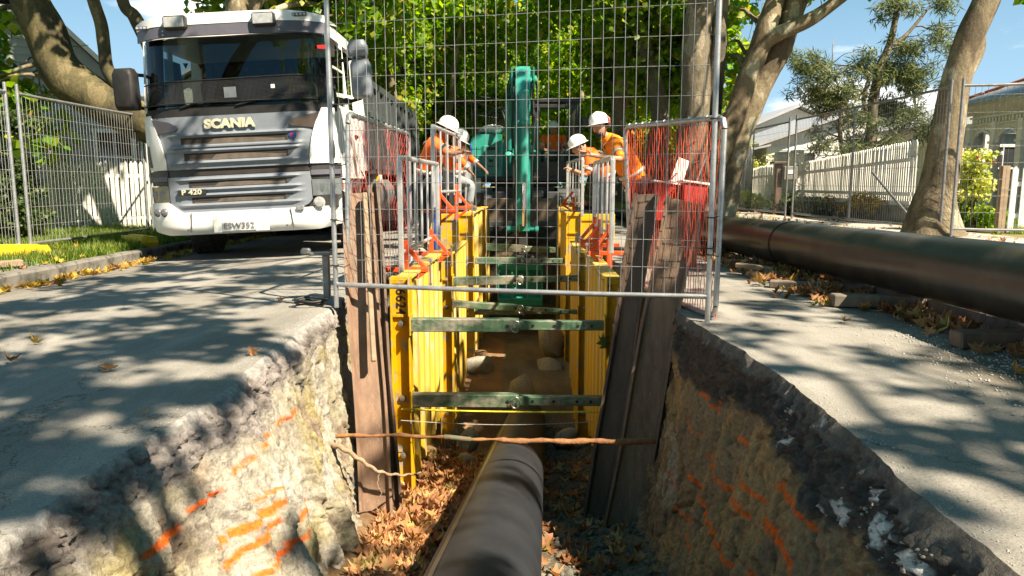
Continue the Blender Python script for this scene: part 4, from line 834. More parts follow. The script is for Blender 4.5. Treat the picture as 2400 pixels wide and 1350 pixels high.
# ------------------------------------------------------------------ the white tipper truck
def glass_mat(name, tint, k=.9):
    m = bpy.data.materials.new(name); m.use_nodes = True; nt = m.node_tree; nt.nodes.clear()
    tr = nt.nodes.new('ShaderNodeBsdfTransparent'); tr.inputs[0].default_value = (*tint, 1); gl = nt.nodes.new('ShaderNodeBsdfGlossy'); gl.inputs['Roughness'].default_value = .01; gl.inputs[0].default_value = (k, k, k, 1)
    fr = nt.nodes.new('ShaderNodeFresnel'); fr.inputs[0].default_value = 1.5; x = nt.nodes.new('ShaderNodeMixShader'); nt.links.new(fr.outputs[0], x.inputs[0]); nt.links.new(tr.outputs[0], x.inputs[1]); nt.links.new(gl.outputs[0], x.inputs[2])
    o = nt.nodes.new('ShaderNodeOutputMaterial'); nt.links.new(x.outputs[0], o.inputs[0]); return m
M['windscreen'] = glass_mat('windscreen_glass', (.50, .56, .54)); M['side_glass'] = glass_mat('side_window_glass', (.25, .28, .28)); M['lens'] = surf('clear_lamp_lens', (.55, .56, .55), (.36, .37, .38), 18, .08, .3, .3, 30, coat=1, spots=(.75, .42, .25), sscale=12, slo=.62, shi=.75)
M['lamp_glass'] = surf('grey_headlamp_glass', (.17, .19, .19), (.10, .115, .12), 9, .08, .4, .1, 40, coat=1)
TX, TY, TZ = -3.395, 9.5, -.10
T = thing('tipper_truck', 'white and grey tipper truck facing the camera, parked on the left of the trench', 'truck', (TX - .02, TY, TZ - .03), (0, R(-2.8), R(0))); T.scale = (1.035, 1.035, 1.035)
def fy(x, z):
    a = abs(x); y = .30 * max(0., (a - .62) / .6) ** 2.4
    if z > 1.8: y += (z - 1.8) * .13
    elif z < .7: y += 0
    return y
def skin(name, L, Rr, zb, zt, m, off=.0, th=.03, nu=24, nv=12, fn=None, parent=T, label=None):
    """panel hugging the cab front: L(v), Rr(v) side limits, zb(u), zt(u) bottom and top; off = how far it stands proud"""
    L = L if callable(L) else (lambda v, q=L: q); Rr = Rr if callable(Rr) else (lambda v, q=Rr: q); zb = zb if callable(zb) else (lambda u, q=zb: q); zt = zt if callable(zt) else (lambda u, q=zt: q)
    mb = MB(); F_ = []; Bk = []
    def pt(u, v, o):
        z = zb(u) + (zt(u) - zb(u)) * v; x = L(v) + (Rr(v) - L(v)) * u; e = fn(x, z) if fn else 0; return (x, fy(x, z) - o - e, z)
    w = nv + 1
    for o in (off, off - th):
        for i in range(nu + 1):
            for j in range(nv + 1): mb.v.append(pt(i / nu, j / nv, o))
    n = (nu + 1) * w; f = []
    for i in range(nu):
        for j in range(nv): a = i * w + j; f += [(a, a + w, a + w + 1, a + 1), (n + a, n + a + 1, n + a + w + 1, n + a + w)]
    for i in range(nu): a = i * w; f += [(a, n + a, n + a + w, a + w), (a + nv, a + w + nv, n + a + w + nv, n + a + nv)]
    for j in range(nv): a = j; f += [(a, a + 1, n + a + 1, n + a)]; a = nu * w + j; f += [(a, n + a, n + a + 1, a + 1)]
    mb.f = f; return part(name, mb, m, parent, angle=32, label=label)
# cab body: lofted plan outlines
def plan(z, w, yb, inset=0.0, n=9):
    pts = []
    for i in range(-n, n + 1):
        x = w * i / n; pts.append((x, fy(x, z) + inset + .03))
    k = pts[-1][1]; pts += [(w + .012, k + .12), (w + .015, k + .5), (w + .015, yb - .1), (w - .06, yb)]; pts += [(-w + .06, yb), (-w - .015, yb - .1), (-w - .015, k + .5), (-w - .012, k + .12)]; return pts
def loft(name, secs, m, parent=T, caps=True):
    mb = MB(); n = len(secs[0][1])
    for z, pl in secs: mb.v += [(x, y, z) for x, y in pl]
    for i in range(len(secs) - 1):
        for j in range(n): mb.f.append((i * n + j, i * n + (j + 1) % n, (i + 1) * n + (j + 1) % n, (i + 1) * n + j))
    if caps: mb.f += [tuple(range(n))[::-1], tuple((len(secs) - 1) * n + j for j in range(n))]
    return part(name, mb, m, parent, angle=30)
loft('lower_cab', [(z, plan(z, 1.17, 1.95, i_)) for z, i_ in ((.98, .08), (1.02, .03), (1.5, .02), (1.84, .02), (1.90, .05))], 'white_paint')
loft('roof', [(2.74, plan(2.74, 1.13, 1.92, .02)), (2.86, plan(2.86, 1.12, 1.92, .02)), (2.95, plan(2.95, 1.06, 1.88, .05)), (3.0, plan(3.0, .96, 1.8, .14)), (3.015, plan(3.015, .8, 1.7, .3))], 'white_paint')
# pillars, back wall, floor and seats seen through the glass
for s in (-1, 1):
    for a_, b_, w_ in (((s * 1.15, fy(1.12, 1.9) + .07, 1.88), (s * 1.12, fy(1.1, 2.75) + .08, 2.78), .09), ((s * 1.16, .98, 1.88), (s * 1.125, 1.0, 2.78), .07), ((s * 1.16, 1.86, 1.88), (s * 1.125, 1.86, 2.78), .16)):
        mb = MB().beam(a_, b_, .055, w_, .01); part('pillar', mb, 'white_paint', T)
mb = MB().box((0, 1.9, 2.32), (2.2, .04, .9)); part('back_wall', mb, 'seat', T)
mb = MB().grid(lambda u, v: (-1.1 + 2.2 * u, .12 + fy(-1.1 + 2.2 * u, 1.95) * .7 + .52 * v, 1.955 + .05 * v + .02 * math.sin(u * 17) * v), 24, 6); o = part('dashboard', mb, 'dash', T); o.modifiers.new('t', 'SOLIDIFY').thickness = .03
mb = MB().box((0, .72, 1.96), (2.15, .14, .10), bev=.02); part('dash_edge', mb, 'seat', T)
for x in (-.62, .62): 
    mb = MB().box((x, 1.35, 2.05), (.52, .14, .75), (R(8), 0, 0), .06).box((x, 1.38, 2.50), (.28, .10, .2), bev=.04); part('seat', mb, 'seat', T)
mb = MB().tube([(.62 + .22 * math.cos(a), .80 + .09 * math.sin(a), 2.10 + .20 * math.sin(a)) for a in np.linspace(0, 6.1, 20)], .018, 8, closed=True); part('steering_wheel', mb, 'black', T)
for k in range(7):
    x = -.72 + k * .19; mb = MB().prism([(x, 2.50 - .022 * k), (x + .07, 2.495 - .022 * k), (x + .033, 2.43 - .022 * k)], .42, .424); part('pennant', mb, 'red_flag', T)
mb = MB().box((.28, 1.875, 2.30), (.72, .02, .30), bev=.03); part('rear_window', mb, 'dash', T)
mb = MB().prism([(1.0, 2.60), (1.135, 2.60), (1.135, 2.55), (1.01, 2.56)], .225, .229); part('sticker', mb, 'red_flag', T)
mb = MB().box((.98, .26, 2.655), (.24, .012, .085), (0, 0, R(24)), .01); part('visor_card', mb, 'white', T)
skin('windscreen', lambda v: -1.135 + .02 * v, lambda v: 1.135 - .02 * v, 1.905, 2.745, 'windscreen', .0, .006, 28, 12)
skin('cowl', -1.13, 1.13, lambda u: 1.80, 1.905, 'black', .015, .04, 24, 4)
# wipers and washer bits
for x0, x1, z1 in ((.05, .88, 2.035), (-.62, .02, 1.985)):
    mb = MB().tube([(x0, fy(x0, 1.9) - .03, 1.90), (x0 + (x1 - x0) * .3, fy(x0, 1.95) - .035, 1.95)], .012, 6).tube([(x0 + (x1 - x0) * .1, fy(x0, 1.95) - .03, 1.925), (x0 + (x1 - x0) * .55, fy(0, z1) - .03, (1.94 + z1) / 2 + .012), (x1, fy(x1, z1) - .03, z1)], .009, 6)
    part('wiper', mb, 'black', T)
mb = MB()
for k in range(150):
    x = -1.12 + 2.24 * k / 149; mb.tube([(x, fy(x, 1.95) - .045, 1.955), (x, fy(x, 2.22) - .045, 2.215 + .012 * x)], .0022, 3, False)
for k in range(18):
    z = 1.955 + k * .0153; mb.tube([(x, fy(x, z) - .046, z + .012 * x) for x in np.linspace(-1.12, 1.12, 18)], .0022, 3, False)
part('insect_screen', mb, 'machine_black', T, kind='stuff')
mb = MB().tube([(x, fy(x, 2.22) - .05, 2.222 + .012 * x) for x in np.linspace(-1.13, 1.13, 24)], .008, 6).tube([(x, fy(x, 1.95) - .05, 1.95) for x in np.linspace(-1.13, 1.13, 24)], .007, 6); part('screen_edge', mb, 'black', T)
mb = MB().box((-.0, fy(0, 2.05) - .055, 2.055), (.15, .01, .13), bev=.015); part('toll_tag_holder', mb, 'lamp_glass', T)
mb = MB().box((.52, fy(.5, 2.1) - .055, 2.105), (.045, .006, .045)); part('small_label', mb, 'white', T)
# grey grille panels with lips
def upper_edge(v): z = 1.17 + .63 * v; return .87 + .17 * (v ** 1.7)
def lip(x, z):
    e = 0
    for zc in (1.432, 1.240, 1.572, 1.387): e = max(e, .034 * math.exp(-((z - zc) / .017) ** 2) * (1 if abs(x) < .72 else math.exp(-((abs(x) - .72) / .07) ** 2)))
    return e
skin('grille_upper', lambda v: -upper_edge(v), upper_edge, 1.165, 1.80, 'grey_paint', .012, .03, 36, 44, lip)
def lowlip(x, z):
    e = 0
    for zc in (.915, .727, 1.038, .846): e = max(e, .032 * math.exp(-((z - zc) / .015) ** 2) * (1 if abs(x) < .68 else math.exp(-((abs(x) - .68) / .06) ** 2)))
    return e
skin('grille_lower', lambda v: -(.875 if v > .3 else .875 - .22 * ((.3 - v) / .3) ** 2.2), lambda v: (.875 if v > .3 else .875 - .22 * ((.3 - v) / .3) ** 2.2), .615, 1.075, 'grey_paint', .030, .04, 36, 34, lowlip)
skin('centre_gap', -.88, .88, 1.075, 1.165, 'machine_black', -.012, .03, 12, 2)
def slot(x0, x1, z0, z1, off=.014):
    off += .007
    s = skin('grille_slot', x0, x1, z0, z1, 'slot', off, .01, 20, 3)
    skin('dusty_mesh', x0 + .03, lambda v: x1 - .02, z0 + .006, lambda u: z0 + .012 + (z1 - z0 - .02) * (.25 + .55 * math.sin(min(1, u * 1.1) * 3.0) ** .7 if u > .25 else .08), 'slot_dust', off + .003, .006, 20, 2, parent=s)
    # flat dark sheet at the outer end, painting the shade of a hollow
    mb = MB(); sg = 1
    for xx, d in ((x1, .10),): mb.prism([(xx + .005, z0), (xx + d, z1 + .005), (xx + .005, z1)], fy(xx, z0) - off - .0015, fy(xx, z0) - off + .006)
    part('slot_end', mb, 'machine_grey', s)
    return s
for a_ in ((-.66, .63, 1.455, 1.545), (-.64, .63, 1.265, 1.36)): slot(*a_, off=.008)
for a_ in ((-.61, .59, .94, 1.015), (-.59, .56, .75, .82)): slot(*a_, off=.027)
skin('lower_vent', -.5, .86, 1.085, 1.15, 'slot', -.008, .01, 12, 2)
# wordmark, badge and model plate
def lay(name, me, x, z, m, off, sx_=1.0, yaw=0):
    me = xform(me, Matrix.Translation((x, fy(x, z) - off, z)) @ Matrix.Rotation(R(90), 4, 'X') @ Matrix.Diagonal((sx_, 1, 1, 1))); return put(name, me, m, T)
w = text_mesh('SCANIA', .145, .008, .0085, 1.02); lay('wordmark', w, -.04, 1.69, 'letters', .034, 1.17)
mb = MB().lathe([(.0, -.03), (.04, -.028), (.048, -.01), (.048, .02)], (.70, fy(.7, 1.52), 1.52), 'y', 20); bd = part('badge', mb, 'blue', T)
mb = MB().lathe([(.0, -.036), (.022, -.034), (.024, -.028)], (.70, fy(.7, 1.52), 1.52), 'y', 14); part('badge_centre', mb, 'net_red2', bd)
skin('model_strip', -.745, -.40, .852, .918, 'machine_black', .066, .02, 8, 2)
w = text_mesh('P 420', .083, .003, .003, 1.05); lay('model_number', w, -.572, .885, 'letters', .071, 1.25)
# white corner panels with air intakes
for s in (-1, 1):
    f = lambda v, s=s: (-1.195 + .03 * abs(v - .5)) if s < 0 else upper_edge(v) + .012
    g = lambda v, s=s: (-(upper_edge(v) + .012)) if s < 0 else 1.195 - .03 * abs(v - .5)
    cp_ = skin('corner_panel', f, g, 1.17, lambda u: 1.84, 'white_paint', .03, .05, 14, 18, lambda x, z: .02 * math.sin((z - 1.17) / .67 * 3.14))
    x = s * 1.135; mb = MB(); pr = []
    for a in np.linspace(0, 2 * math.pi, 17)[:-1]: pr.append((x + .030 * math.cos(a), 1.345 + (.135 if math.sin(a) > 0 else .135) * math.copysign(abs(math.sin(a)) ** .7, math.sin(a))))
    mb.prism(pr, fy(x, 1.3) - .058, fy(x, 1.3)); it = part('air_intake', mb, 'machine_black', cp_)
    mb = MB(); pr = [(s * 1.03, 1.785), (s * .78, 1.735), (s * .70, 1.69), (s * .675, 1.655), (s * .72, 1.628), (s * .97, 1.60), (s * 1.0, 1.69)]
    n = len(pr); mb.v = [(a, fy(a, b_) - .043, b_) for a, b_ in pr] + [(a, fy(a, b_) - .01, b_) for a, b_ in pr]; mb.f = [tuple(range(n)), tuple(range(2 * n - 1, n - 1, -1))] + [(i, n + i, n + (i + 1) % n, (i + 1) % n) for i in range(n)]
    part('corner_lens', mb, 'dark_lens', T)
    x0, x1 = (.885, 1.20) if s > 0 else (-1.20, -.885)
    skin('step_strip', x0, x1, .985, 1.165, 'machine_black', .0, .04, 8, 3); skin('step_lip', x0, x1, 1.03, 1.09, 'visor_grey', .035, .03, 8, 3)
    hl = skin('headlight', x0, x1, .775, .975, 'lamp_glass', .026, .05, 10, 6); xc = (x0 + x1) / 2
    for dx in (-.07, .06):
        mb = MB().lathe([(.0, -.012), (.02, -.016), (.040, -.024), (.048, -.026)], (xc + dx, fy(xc + dx, .87) - .004, .875), 'y', 18); part('reflector', mb, 'lamp_glass', hl)
    mb = MB().box((s * 1.19, fy(1.19, .9) + .12, .875), (.02, .16, .10), bev=.006); part('side_marker', mb, 'net_red', T) if s > 0 else None
# bumper
def btop(u): x = -1.215 + 2.43 * u; return .775 if x < -.90 else (.64 if abs(x) < .72 else (.64 + (.135 * ((-x - .72) / .18) if x < 0 else 0)))
bp = skin('bumper', lambda v: -1.175 - .04 * math.sin(min(1, v * 1.6) * 1.57), lambda v: 1.175 + .04 * math.sin(min(1, v * 1.6) * 1.57), lambda u: .365 + .05 * max(0, abs(u - .5) * 2 - .8) / .2, btop, 'white_paint', .075, .16, 48, 12, lambda x, z: -.05 * max(0, (.47 - z) / .1) ** 1.5 + (.0 if z < .56 else -.015 * (z - .56) / .1))
skin('number_plate_recess', -.34, .34, .385, .545, 'white_paint', .080, .01, 8, 3, parent=bp)
npl = skin('number_plate', -.225, .185, .40, .513, 'white', .092, .008, 6, 2); w = text_mesh('ESW352', .098, .0012, .0012, 1.0); lay('plate_lettering', w, -.02, .457, 'plate_ink', .1015, 1.12)
for x in (-.62, .64): mb = MB().beam((x, -.078, .40), (x - .02 * (1 if x > 0 else -1), -.078, .635), .010, .010); part('panel_joint', mb, 'machine_grey', bp)
for x, z in ((-1.085, .655), (-.965, .652)):
    mb = MB().lathe([(0, -.094), (.032, -.094), (.045, -.084), (.052, -.07)], (x, fy(x, z), z), 'y', 20); part('fog_light', mb, 'visor_grey', bp)
    mb = MB().lathe([(0, -.098), (.026, -.096), (.034, -.09)], (x, fy(x, z), z), 'y', 16); part('lens', mb, 'lamp_glass', bp)
mb = MB().box((.94, fy(.94, .7) + .06, .70), (.44, .10, .16)); part('open_bay', mb, 'chassis', T)
mb = MB().lathe([(0, -.13), (.05, -.125), (.062, -.10), (.055, -.03)], (.965, fy(.965, .69), .69), 'y', 20).lathe([(.062, -.11), (.072, -.105), (.072, -.09), (.062, -.085)], (.965, fy(.965, .69), .69), 'y', 20); part('fog_light', mb, 'lens', T)
mb = MB().box((.74, -.07, .635), (.09, .05, .05), bev=.006).box((1.07, fy(1.07, .66) - .03, .655), (.07, .05, .05), bev=.01); part('bracket', mb, 'galv', T)
mb = MB()
for x in (-.66, .56): mb.lathe([(0, -.086), (.012, -.084), (.014, -.075)], (x, fy(x, .43), .43), 'y', 8)
part('bumper_bolt', mb, 'visor_grey', bp)
# roof visor and its lamps
vz = lambda x, z: .085 + .05 * math.cos(x * 1.1)
skin('visor_band', -1.165, 1.165, 2.725, 2.865, 'visor_grey', .03, .03, 30, 6, vz); skin('visor_top', -1.17, 1.17, 2.86, lambda u: 2.99 - .05 * (abs(u - .5) * 2) ** 4, 'white_paint', .036, .05, 30, 8, vz)
mb = MB().grid(lambda u, v: (-1.14 + 2.28 * u, fy(-1.14 + 2.28 * u, 2.99) - .115 - .04 * math.cos((-1.14 + 2.28 * u) * 1.1) + (.11 + v * .62), 2.985 - .05 * (abs(u - .5) * 2) ** 4 + .025 * math.sin(v * 1.57)), 30, 8) ; part('visor_deck', mb, 'white_paint', T)
for x, z in ((-.56, 2.885), (.495, 2.875)):
    mb = MB().box((x, fy(x, z) - .19, z), (.275, .09, .155), bev=.02); lb = part('roof_lamp', mb, 'machine_black', T)
    mb = MB().box((x, fy(x, z) - .238, z), (.235, .012, .118), bev=.01); part('lens', mb, 'lens', lb)
    mb = MB().box((x, fy(x, z) - .12, z - .09), (.06, .05, .06)); part('lamp_bracket', mb, 'black', lb)
for x, z in ((-1.0, 2.865), (.90, 2.925)):
    mb = MB().box((x, fy(x, z) - .17, z), (.19, .02, .045), bev=.008); mk = part('marker_light', mb, 'visor_grey', T)
    for q in range(4): mb = MB().lathe([(0, -.014), (.013, -.012), (.015, 0)], (x - .066 + q * .044, fy(x, z) - .180, z), 'y', 10); part('bulb', mb, 'lens', mk)
mb = MB()
for x in (-.73, -.22, .66): 
    for z in (2.755, 2.80): mb.lathe([(0, -.128), (.010, -.126), (.012, -.115)], (x, fy(x, z) - .03, z), 'y', 8)
part('visor_screws', mb, 'bolt', T)
mb = MB().box((-.08, .8, 3.03), (.35, .5, .05), bev=.02); part('roof_hatch', mb, 'white_paint', T)
# doors: lower panel, window and handle
for s in (-1, 1):
    mb = MB().box((s * 1.192, .98, 1.42), (.02, 1.0, .90), bev=.008); dr = part('door', mb, 'white_paint', T)
    mb = MB().prism([(.42, 1.86), (1.42, 1.90), (1.38, 2.66), (.62, 2.66)], s * 1.160, s * 1.166, 'x'); part('door_window', mb, 'side_glass', dr)
    mb = MB().beam((s * 1.165, .38, 2.02), (s * 1.165, 1.46, 2.10), .02, .05, .004).beam((s * 1.165, .40, 2.36), (s * 1.165, 1.0, 2.36), .02, .035, .004); part('window_bar', mb, 'white_paint', dr)
    mb = MB().box((s * 1.21, 1.30, 1.55), (.03, .16, .05), bev=.01); part('door_handle', mb, 'black', dr)
    mb = MB().box((s * 1.165, .32, 1.95), (.05, .12, .30), bev=.02); part('pillar_trim', mb, 'black', T)
    mb = MB().grid(lambda u, v, s=s: (s * (1.0 + .19 * v), 1.4 + .66 * math.cos(math.pi * u), .52 + .60 * math.sin(math.pi * u)), 18, 2); o = part('wheel_arch', mb, 'machine_grey', T); o.modifiers.new('t', 'SOLIDIFY').thickness = .025
    mb = MB().box((s * 1.12, .52, .70), (.16, .42, .5), bev=.03).box((s * 1.13, .52, .42), (.18, .36, .04), bev=.01); part('step_box', mb, 'machine_grey' if s < 0 else 'white_paint', T)
# mirrors
def mirror(x, z, w, h, dep, m, y=.12, lbl=None):
    s = 1 if x > 0 else -1; mb = MB(); pr = [(0, -h / 2), (w * .42, -h / 2), (w / 2, -h / 2 + .04), (w / 2, h / 2 - .07), (w * .36, h / 2), (-w * .36, h / 2), (-w / 2, h / 2 - .07), (-w / 2, -h / 2 + .04), (-w * .42, -h / 2)]
    n = len(pr)
    for k, (yy, sc) in enumerate(((-.10, .62), (-.085, .86), (-.04, 1.0), (.05, 1.0), (.06, .93))): mb.v += [(x + a * sc, y + yy * dep, z + b_ * (sc * .5 + .5)) for a, b_ in pr]
    for k in range(4): mb.f += [(k * n + i, k * n + (i + 1) % n, (k + 1) * n + (i + 1) % n, (k + 1) * n + i) for i in range(n)]
    mb.f += [tuple(range(n))[::-1], tuple(4 * n + i for i in range(n))]; o = part('mirror', mb, m, T, angle=50, label=lbl)
    mb = MB().box((x, y + .075 * dep, z), (w * .86, .01, h * .84)); part('mirror_glass', mb, 'glass', o); return o
mirror(1.575, 2.155, .245, .47, 1.0, 'grey_paint', .10); mirror(1.56, 2.50, .235, .20, .9, 'grey_paint', .06); mirror(-1.32, 2.17, .27, .50, 1.1, 'black', .14)
for mb in (MB().tube([(1.17, .36, 2.40), (1.40, .16, 2.40), (1.55, .14, 2.42)], .022, 8), MB().tube([(1.17, .36, 1.90), (1.36, .15, 1.885), (1.55, .14, 1.93)], .022, 8).ico((1.36, .13, 1.90), (.07, .05, .045), 1), MB().tube([(-1.17, .36, 2.36), (-1.3, .2, 2.36)], .022, 8), MB().tube([(-1.17, .36, 1.95), (-1.3, .2, 1.97)], .022, 8)): part('mirror_arm', mb, 'black', T)
# chassis, wheels, tipping body
mb = MB().box((-.38, 4.2, .88), (.09, 7.6, .26)).box((.38, 4.2, .88), (.09, 7.6, .26)).box((0, .35, .62), (1.5, .35, .42)).box((0, 1.4, .55), (1.7, .14, .12)).box((0, 5.9, .55), (1.7, .3, .28)).box((.0, .9, .8), (.9, 1.0, .3))
part('chassis_frame', mb, 'chassis', T)
def wheel(x, y, steer, w=.31, r=.52):
    mb = MB().lathe([(.28, -w / 2), (r - .04, -w / 2), (r - .008, -w / 2 + .03), (r, -w * .3), (r, w * .3), (r - .008, w / 2 - .03), (r - .04, w / 2), (.28, w / 2)], (0, 0, 0), 'x', 36)
    for k in range(36):
        a = k / 36 * 2 * math.pi
        for xx in (-.09, 0.0, .09): mb.box((xx, math.cos(a) * (r + .004), math.sin(a) * (r + .004)), (.055, .055, .016), (a + 1.5708, 0, 0))
    o = part('tyre', mb, 'rubber', T); o.location = (x, y, r); o.rotation_euler = (0, 0, R(steer))
    rm = MB().lathe([(.05, -w / 2 + .07), (.26, -w / 2 + .05), (.285, -w / 2 + .005), (.285, w / 2 - .005), (.26, w / 2 - .05), (.05, w / 2 - .07)], (0, 0, 0), 'x', 24).lathe([(0, -.16), (.10, -.15), (.12, 0), (.10, .15), (0, .16)], (0, 0, 0), 'x', 14); part('rim', rm, 'galv_dull', o, off=(0, 0, 0))
for s in (-1, 1): wheel(s * 1.03, 1.42, 9)
for y in (5.2, 6.55):
    for s in (-1, 1): wheel(s * 1.06, y, 0); wheel(s * .72, y, 0)
for s in (-1, 1): mb = MB().box((s * .95, 4.62, .55), (.55, .02, .65), bev=.005); part('mud_flap', mb, 'black', T)
mb = MB().cyl((.98, 2.6, .75), (.98, 3.9, .75), .30, 20); part('fuel_tank', mb, 'galv', T); mb = MB().box((-.95, 3.2, .75), (.5, 1.2, .55), bev=.05); part('battery_box', mb, 'machine_grey', T)
by0, by1, bz0, bz1 = 2.35, 7.9, 1.12, 2.42
mb = MB().box((0, (by0 + by1) / 2, bz0), (2.3, by1 - by0, .10)).box((0, by0, (bz0 + 2.78) / 2), (2.42, .08, 2.78 - bz0), bev=.01).box((0, by1, 1.7), (2.42, .07, 1.25)); part('tray', mb, 'dump', T)
for s in (-1, 1):
    mb = MB().beam((s * 1.19, by0, bz0), (s * 1.19, by1, bz0), .10, .14, .01).box((s * 1.20, (by0 + by1) / 2, (bz0 + bz1) / 2), (.045, by1 - by0, bz1 - bz0)).beam((s * 1.215, by0 - .02, bz1), (s * 1.215, by1, bz1), .12, .13, .015).beam((s * 1.235, by0, 1.95), (s * 1.235, by1, 1.95), .07, .10, .01); sd_ = part('tray_side', mb, 'dump', T)
    for k in range(11):
        y = by0 + .12 + k * .54; mb = MB().beam((s * 1.245, y, bz0), (s * 1.245, y, bz1 - .05), .07, .085, .008); part('side_rib', mb, 'dump', sd_)
mb = MB().box((0, 2.1, 2.65), (1.9, .35, .5), bev=.08).box((.6, 2.0, 1.9), (.5, .3, 1.5), bev=.05); part('tarp_housing', mb, 'machine_black', T)
mb = MB().tube([(1.1, 2.2, 1.1), (1.1, 2.2, 2.35), (1.1, 2.25, 2.5)], .07, 14); part('exhaust_stack', mb, 'galv', T)
mb = MB().box((1.16, 2.9, .98), (.14, .30, .16), bev=.01); part('side_lamp_box', mb, 'white', T); mb = MB().box((1.2, 2.76, .99), (.06, .03, .09)); part('side_indicator', mb, 'foot_yellow', T)
# ------------------------------------------------------------------ the teal excavator
EX = thing('excavator', 'teal excavator with a black cab, its arm reaching down into the trench', 'excavator', (.28, 16.6, 0), world=True)
def xb(name, c, size, m, bev=.02, rot=None, parent=EX, label=None): return part(name, MB().box(c, size, rot, bev), m, parent, label=label)
for s in (-1, 1):
    cx_ = .28 + s * .93; pr = []
    for a in np.linspace(-90, 90, 9): pr.append((15.95 - .36 * math.cos(R(a)), .38 + .36 * math.sin(R(a)) * -1))
    for a in np.linspace(90, -90, 9): pr.append((19.1 + .36 * math.cos(R(a)), .38 - .36 * math.sin(R(a)) * 1 + 0))
    a_ = [(15.95 - .36 * math.cos(R(q)), .38 + .36 * math.sin(R(q))) for q in np.linspace(-90, 90, 9)] + [(19.1 + .36 * math.cos(R(q)), .38 + .36 * math.sin(R(q))) for q in np.linspace(90, -90, 9)]
    tr = part('track', MB().prism(a_, cx_ - .22, cx_ + .22, 'x'), 'rubber', EX)
    for k in range(15):
        if k < 6: an = R(-60 + 24 * k); p = (cx_, 15.95 - .37 * math.cos(an), .38 + .37 * math.sin(an)); rt = (-an + 0, 0, 0)
        else: p = (cx_, 16.1 + (k - 6) * .28, .755); rt = (0, 0, 0)
        xb('track_plate', p, (.46, .05 if k < 6 else .16, .16 if k < 6 else .03), 'machine_grey', .006, rt, tr)
xb('undercarriage', (.28, 17.3, .62), (1.3, 2.2, .36), 'machine_black')
bl = xb('dozer_blade', (.30, 15.30, .30), (2.36, .07, .54), 'blade', .015); xb('blade_edge', (.30, 15.26, .05), (2.38, .05, .10), 'machine_grey', .006, None, bl)
for x in (-.25, .85): xb('blade_arm', (x, 15.7, .35), (.16, .75, .16), 'machine_black')
xb('turntable', (.28, 17.3, .86), (1.5, 1.5, .12), 'machine_black'); xb('slew_deck', (.28, 17.5, .96), (2.3, 2.5, .12), 'machine_black', .03)
# left side body with curved corner
pr = [(-.90, 1.0), (-.22, 1.0), (-.22, 1.93), (-.78, 1.93), (-.87, 1.86), (-.90, 1.74)]
sb = part('side_body', MB().prism(pr, 16.35, 18.5), 'teal', EX)
xb('door_panel', (-.46, 16.34, 1.38), (.34, .03, .62), 'teal', .012, None, sb); xb('louvre', (-.46, 16.322, 1.62), (.20, .012, .07), 'machine_black', .004, None, sb); xb('latch', (-.46, 16.322, 1.36), (.10, .012, .06), 'machine_black', .004, None, sb); xb('handle', (-.46, 16.32, 1.24), (.12, .02, .02), 'machine_grey', .003, None, sb)
mb = MB().tube([(-.905, 16.34, 1.75), (-.88, 16.33, 1.5), (-.80, 16.325, 1.25), (-.78, 16.33, 1.05)], .02, 8); part('blue_hose', mb, 'blue', sb)
xb('engine_hood', (-.55, 17.6, 2.02), (.62, 1.6, .18), 'machine_black', .07); mb = MB().ico((-.42, 16.6, 2.05), (.26, .2, .11), 2); part('air_cleaner', mb, 'helmet', EX, label='rounded black cover coloured white as if sunlit')  # white colour stands in for sunlight on the black cover
xb('counterweight', (.28, 18.8, 1.4), (2.3, .5, .95), 'teal', .12)
xb('deck_edge', (-.5, 16.3, .96), (.8, .04, .06), 'machine_grey', .01); xb('deck_edge', (1.0, 16.3, .96), (.7, .04, .06), 'machine_grey', .01)
for x, y, z in ((-.35, 15.5, .66), (.45, 15.5, .68), (.95, 15.5, .66)): xb('step_tray', (x, y + .3, z - .04), (.42, .3, .16), 'machine_grey', .02)
# hand rails at the left
for p_, r_ in (([(-.86, 16.4, 1.9), (-.88, 16.4, 2.75), (-.30, 16.45, 2.68)], .016), ([(-.80, 17.2, 1.9), (-.80, 17.2, 2.45), (-.2, 17.2, 2.4)], .014), ([(-.86, 16.4, 2.35), (-.30, 16.45, 2.28)], .012), ([(-.76, 16.42, 1.9), (-.76, 16.42, 2.7)], .012)): part('hand_rail', MB().tube(p_, r_, 8), 'machine_black', EX)
for k in range(6):
    mb = MB().tube(curve([(-.55 + k * .07, 16.6, 2.0), (-.50 + k * .08, 16.4, 2.35 + .05 * (k % 3)), (-.25 + k * .05, 16.2, 2.45), (-.12 + .03 * k, 16.0, 2.1 + .08 * k)], 5), .018, 7); part('hose', mb, 'cable', EX)
# cab
cabx0, cabx1, cz0, cz1 = .50, 1.42, 1.0, 2.62
for x in (cabx0, cabx1):
    for y in (16.35, 17.6): mb = MB().beam((x, y, cz0), (x, y + (.05 if y < 17 else 0), cz1), .075, .09, .012); part('cab_post', mb, 'machine_black', EX)
xb('cab_roof', (.96, 17.28, 2.66), (1.08, 1.2, .12), 'machine_black', .03); xb('roof_front_rail', (.96, 16.36, 2.64), (1.08, .07, .10), 'machine_black', .02)
xb('cab_front_lower', (.96, 16.36, 1.14), (.90, .05, .40), 'machine_black', .015); xb('cab_floor', (.96, 17.0, 1.0), (.95, 1.3, .08), 'machine_black', .01)
for k in range(6): mb = MB().tube([(cabx1 - .02 - k * .045, 16.3, 1.35), (cabx1 - .02 - k * .045, 16.28, 2.58)], .009, 6); part('guard_bar', mb, 'machine_grey', EX)
xb('cab_side_sill', (1.44, 16.95, 1.35), (.03, 1.2, .6), 'machine_black', .01); xb('guard_screen_frame', (.96, 16.31, 2.52), (.95, .03, .08), 'machine_black', .01)
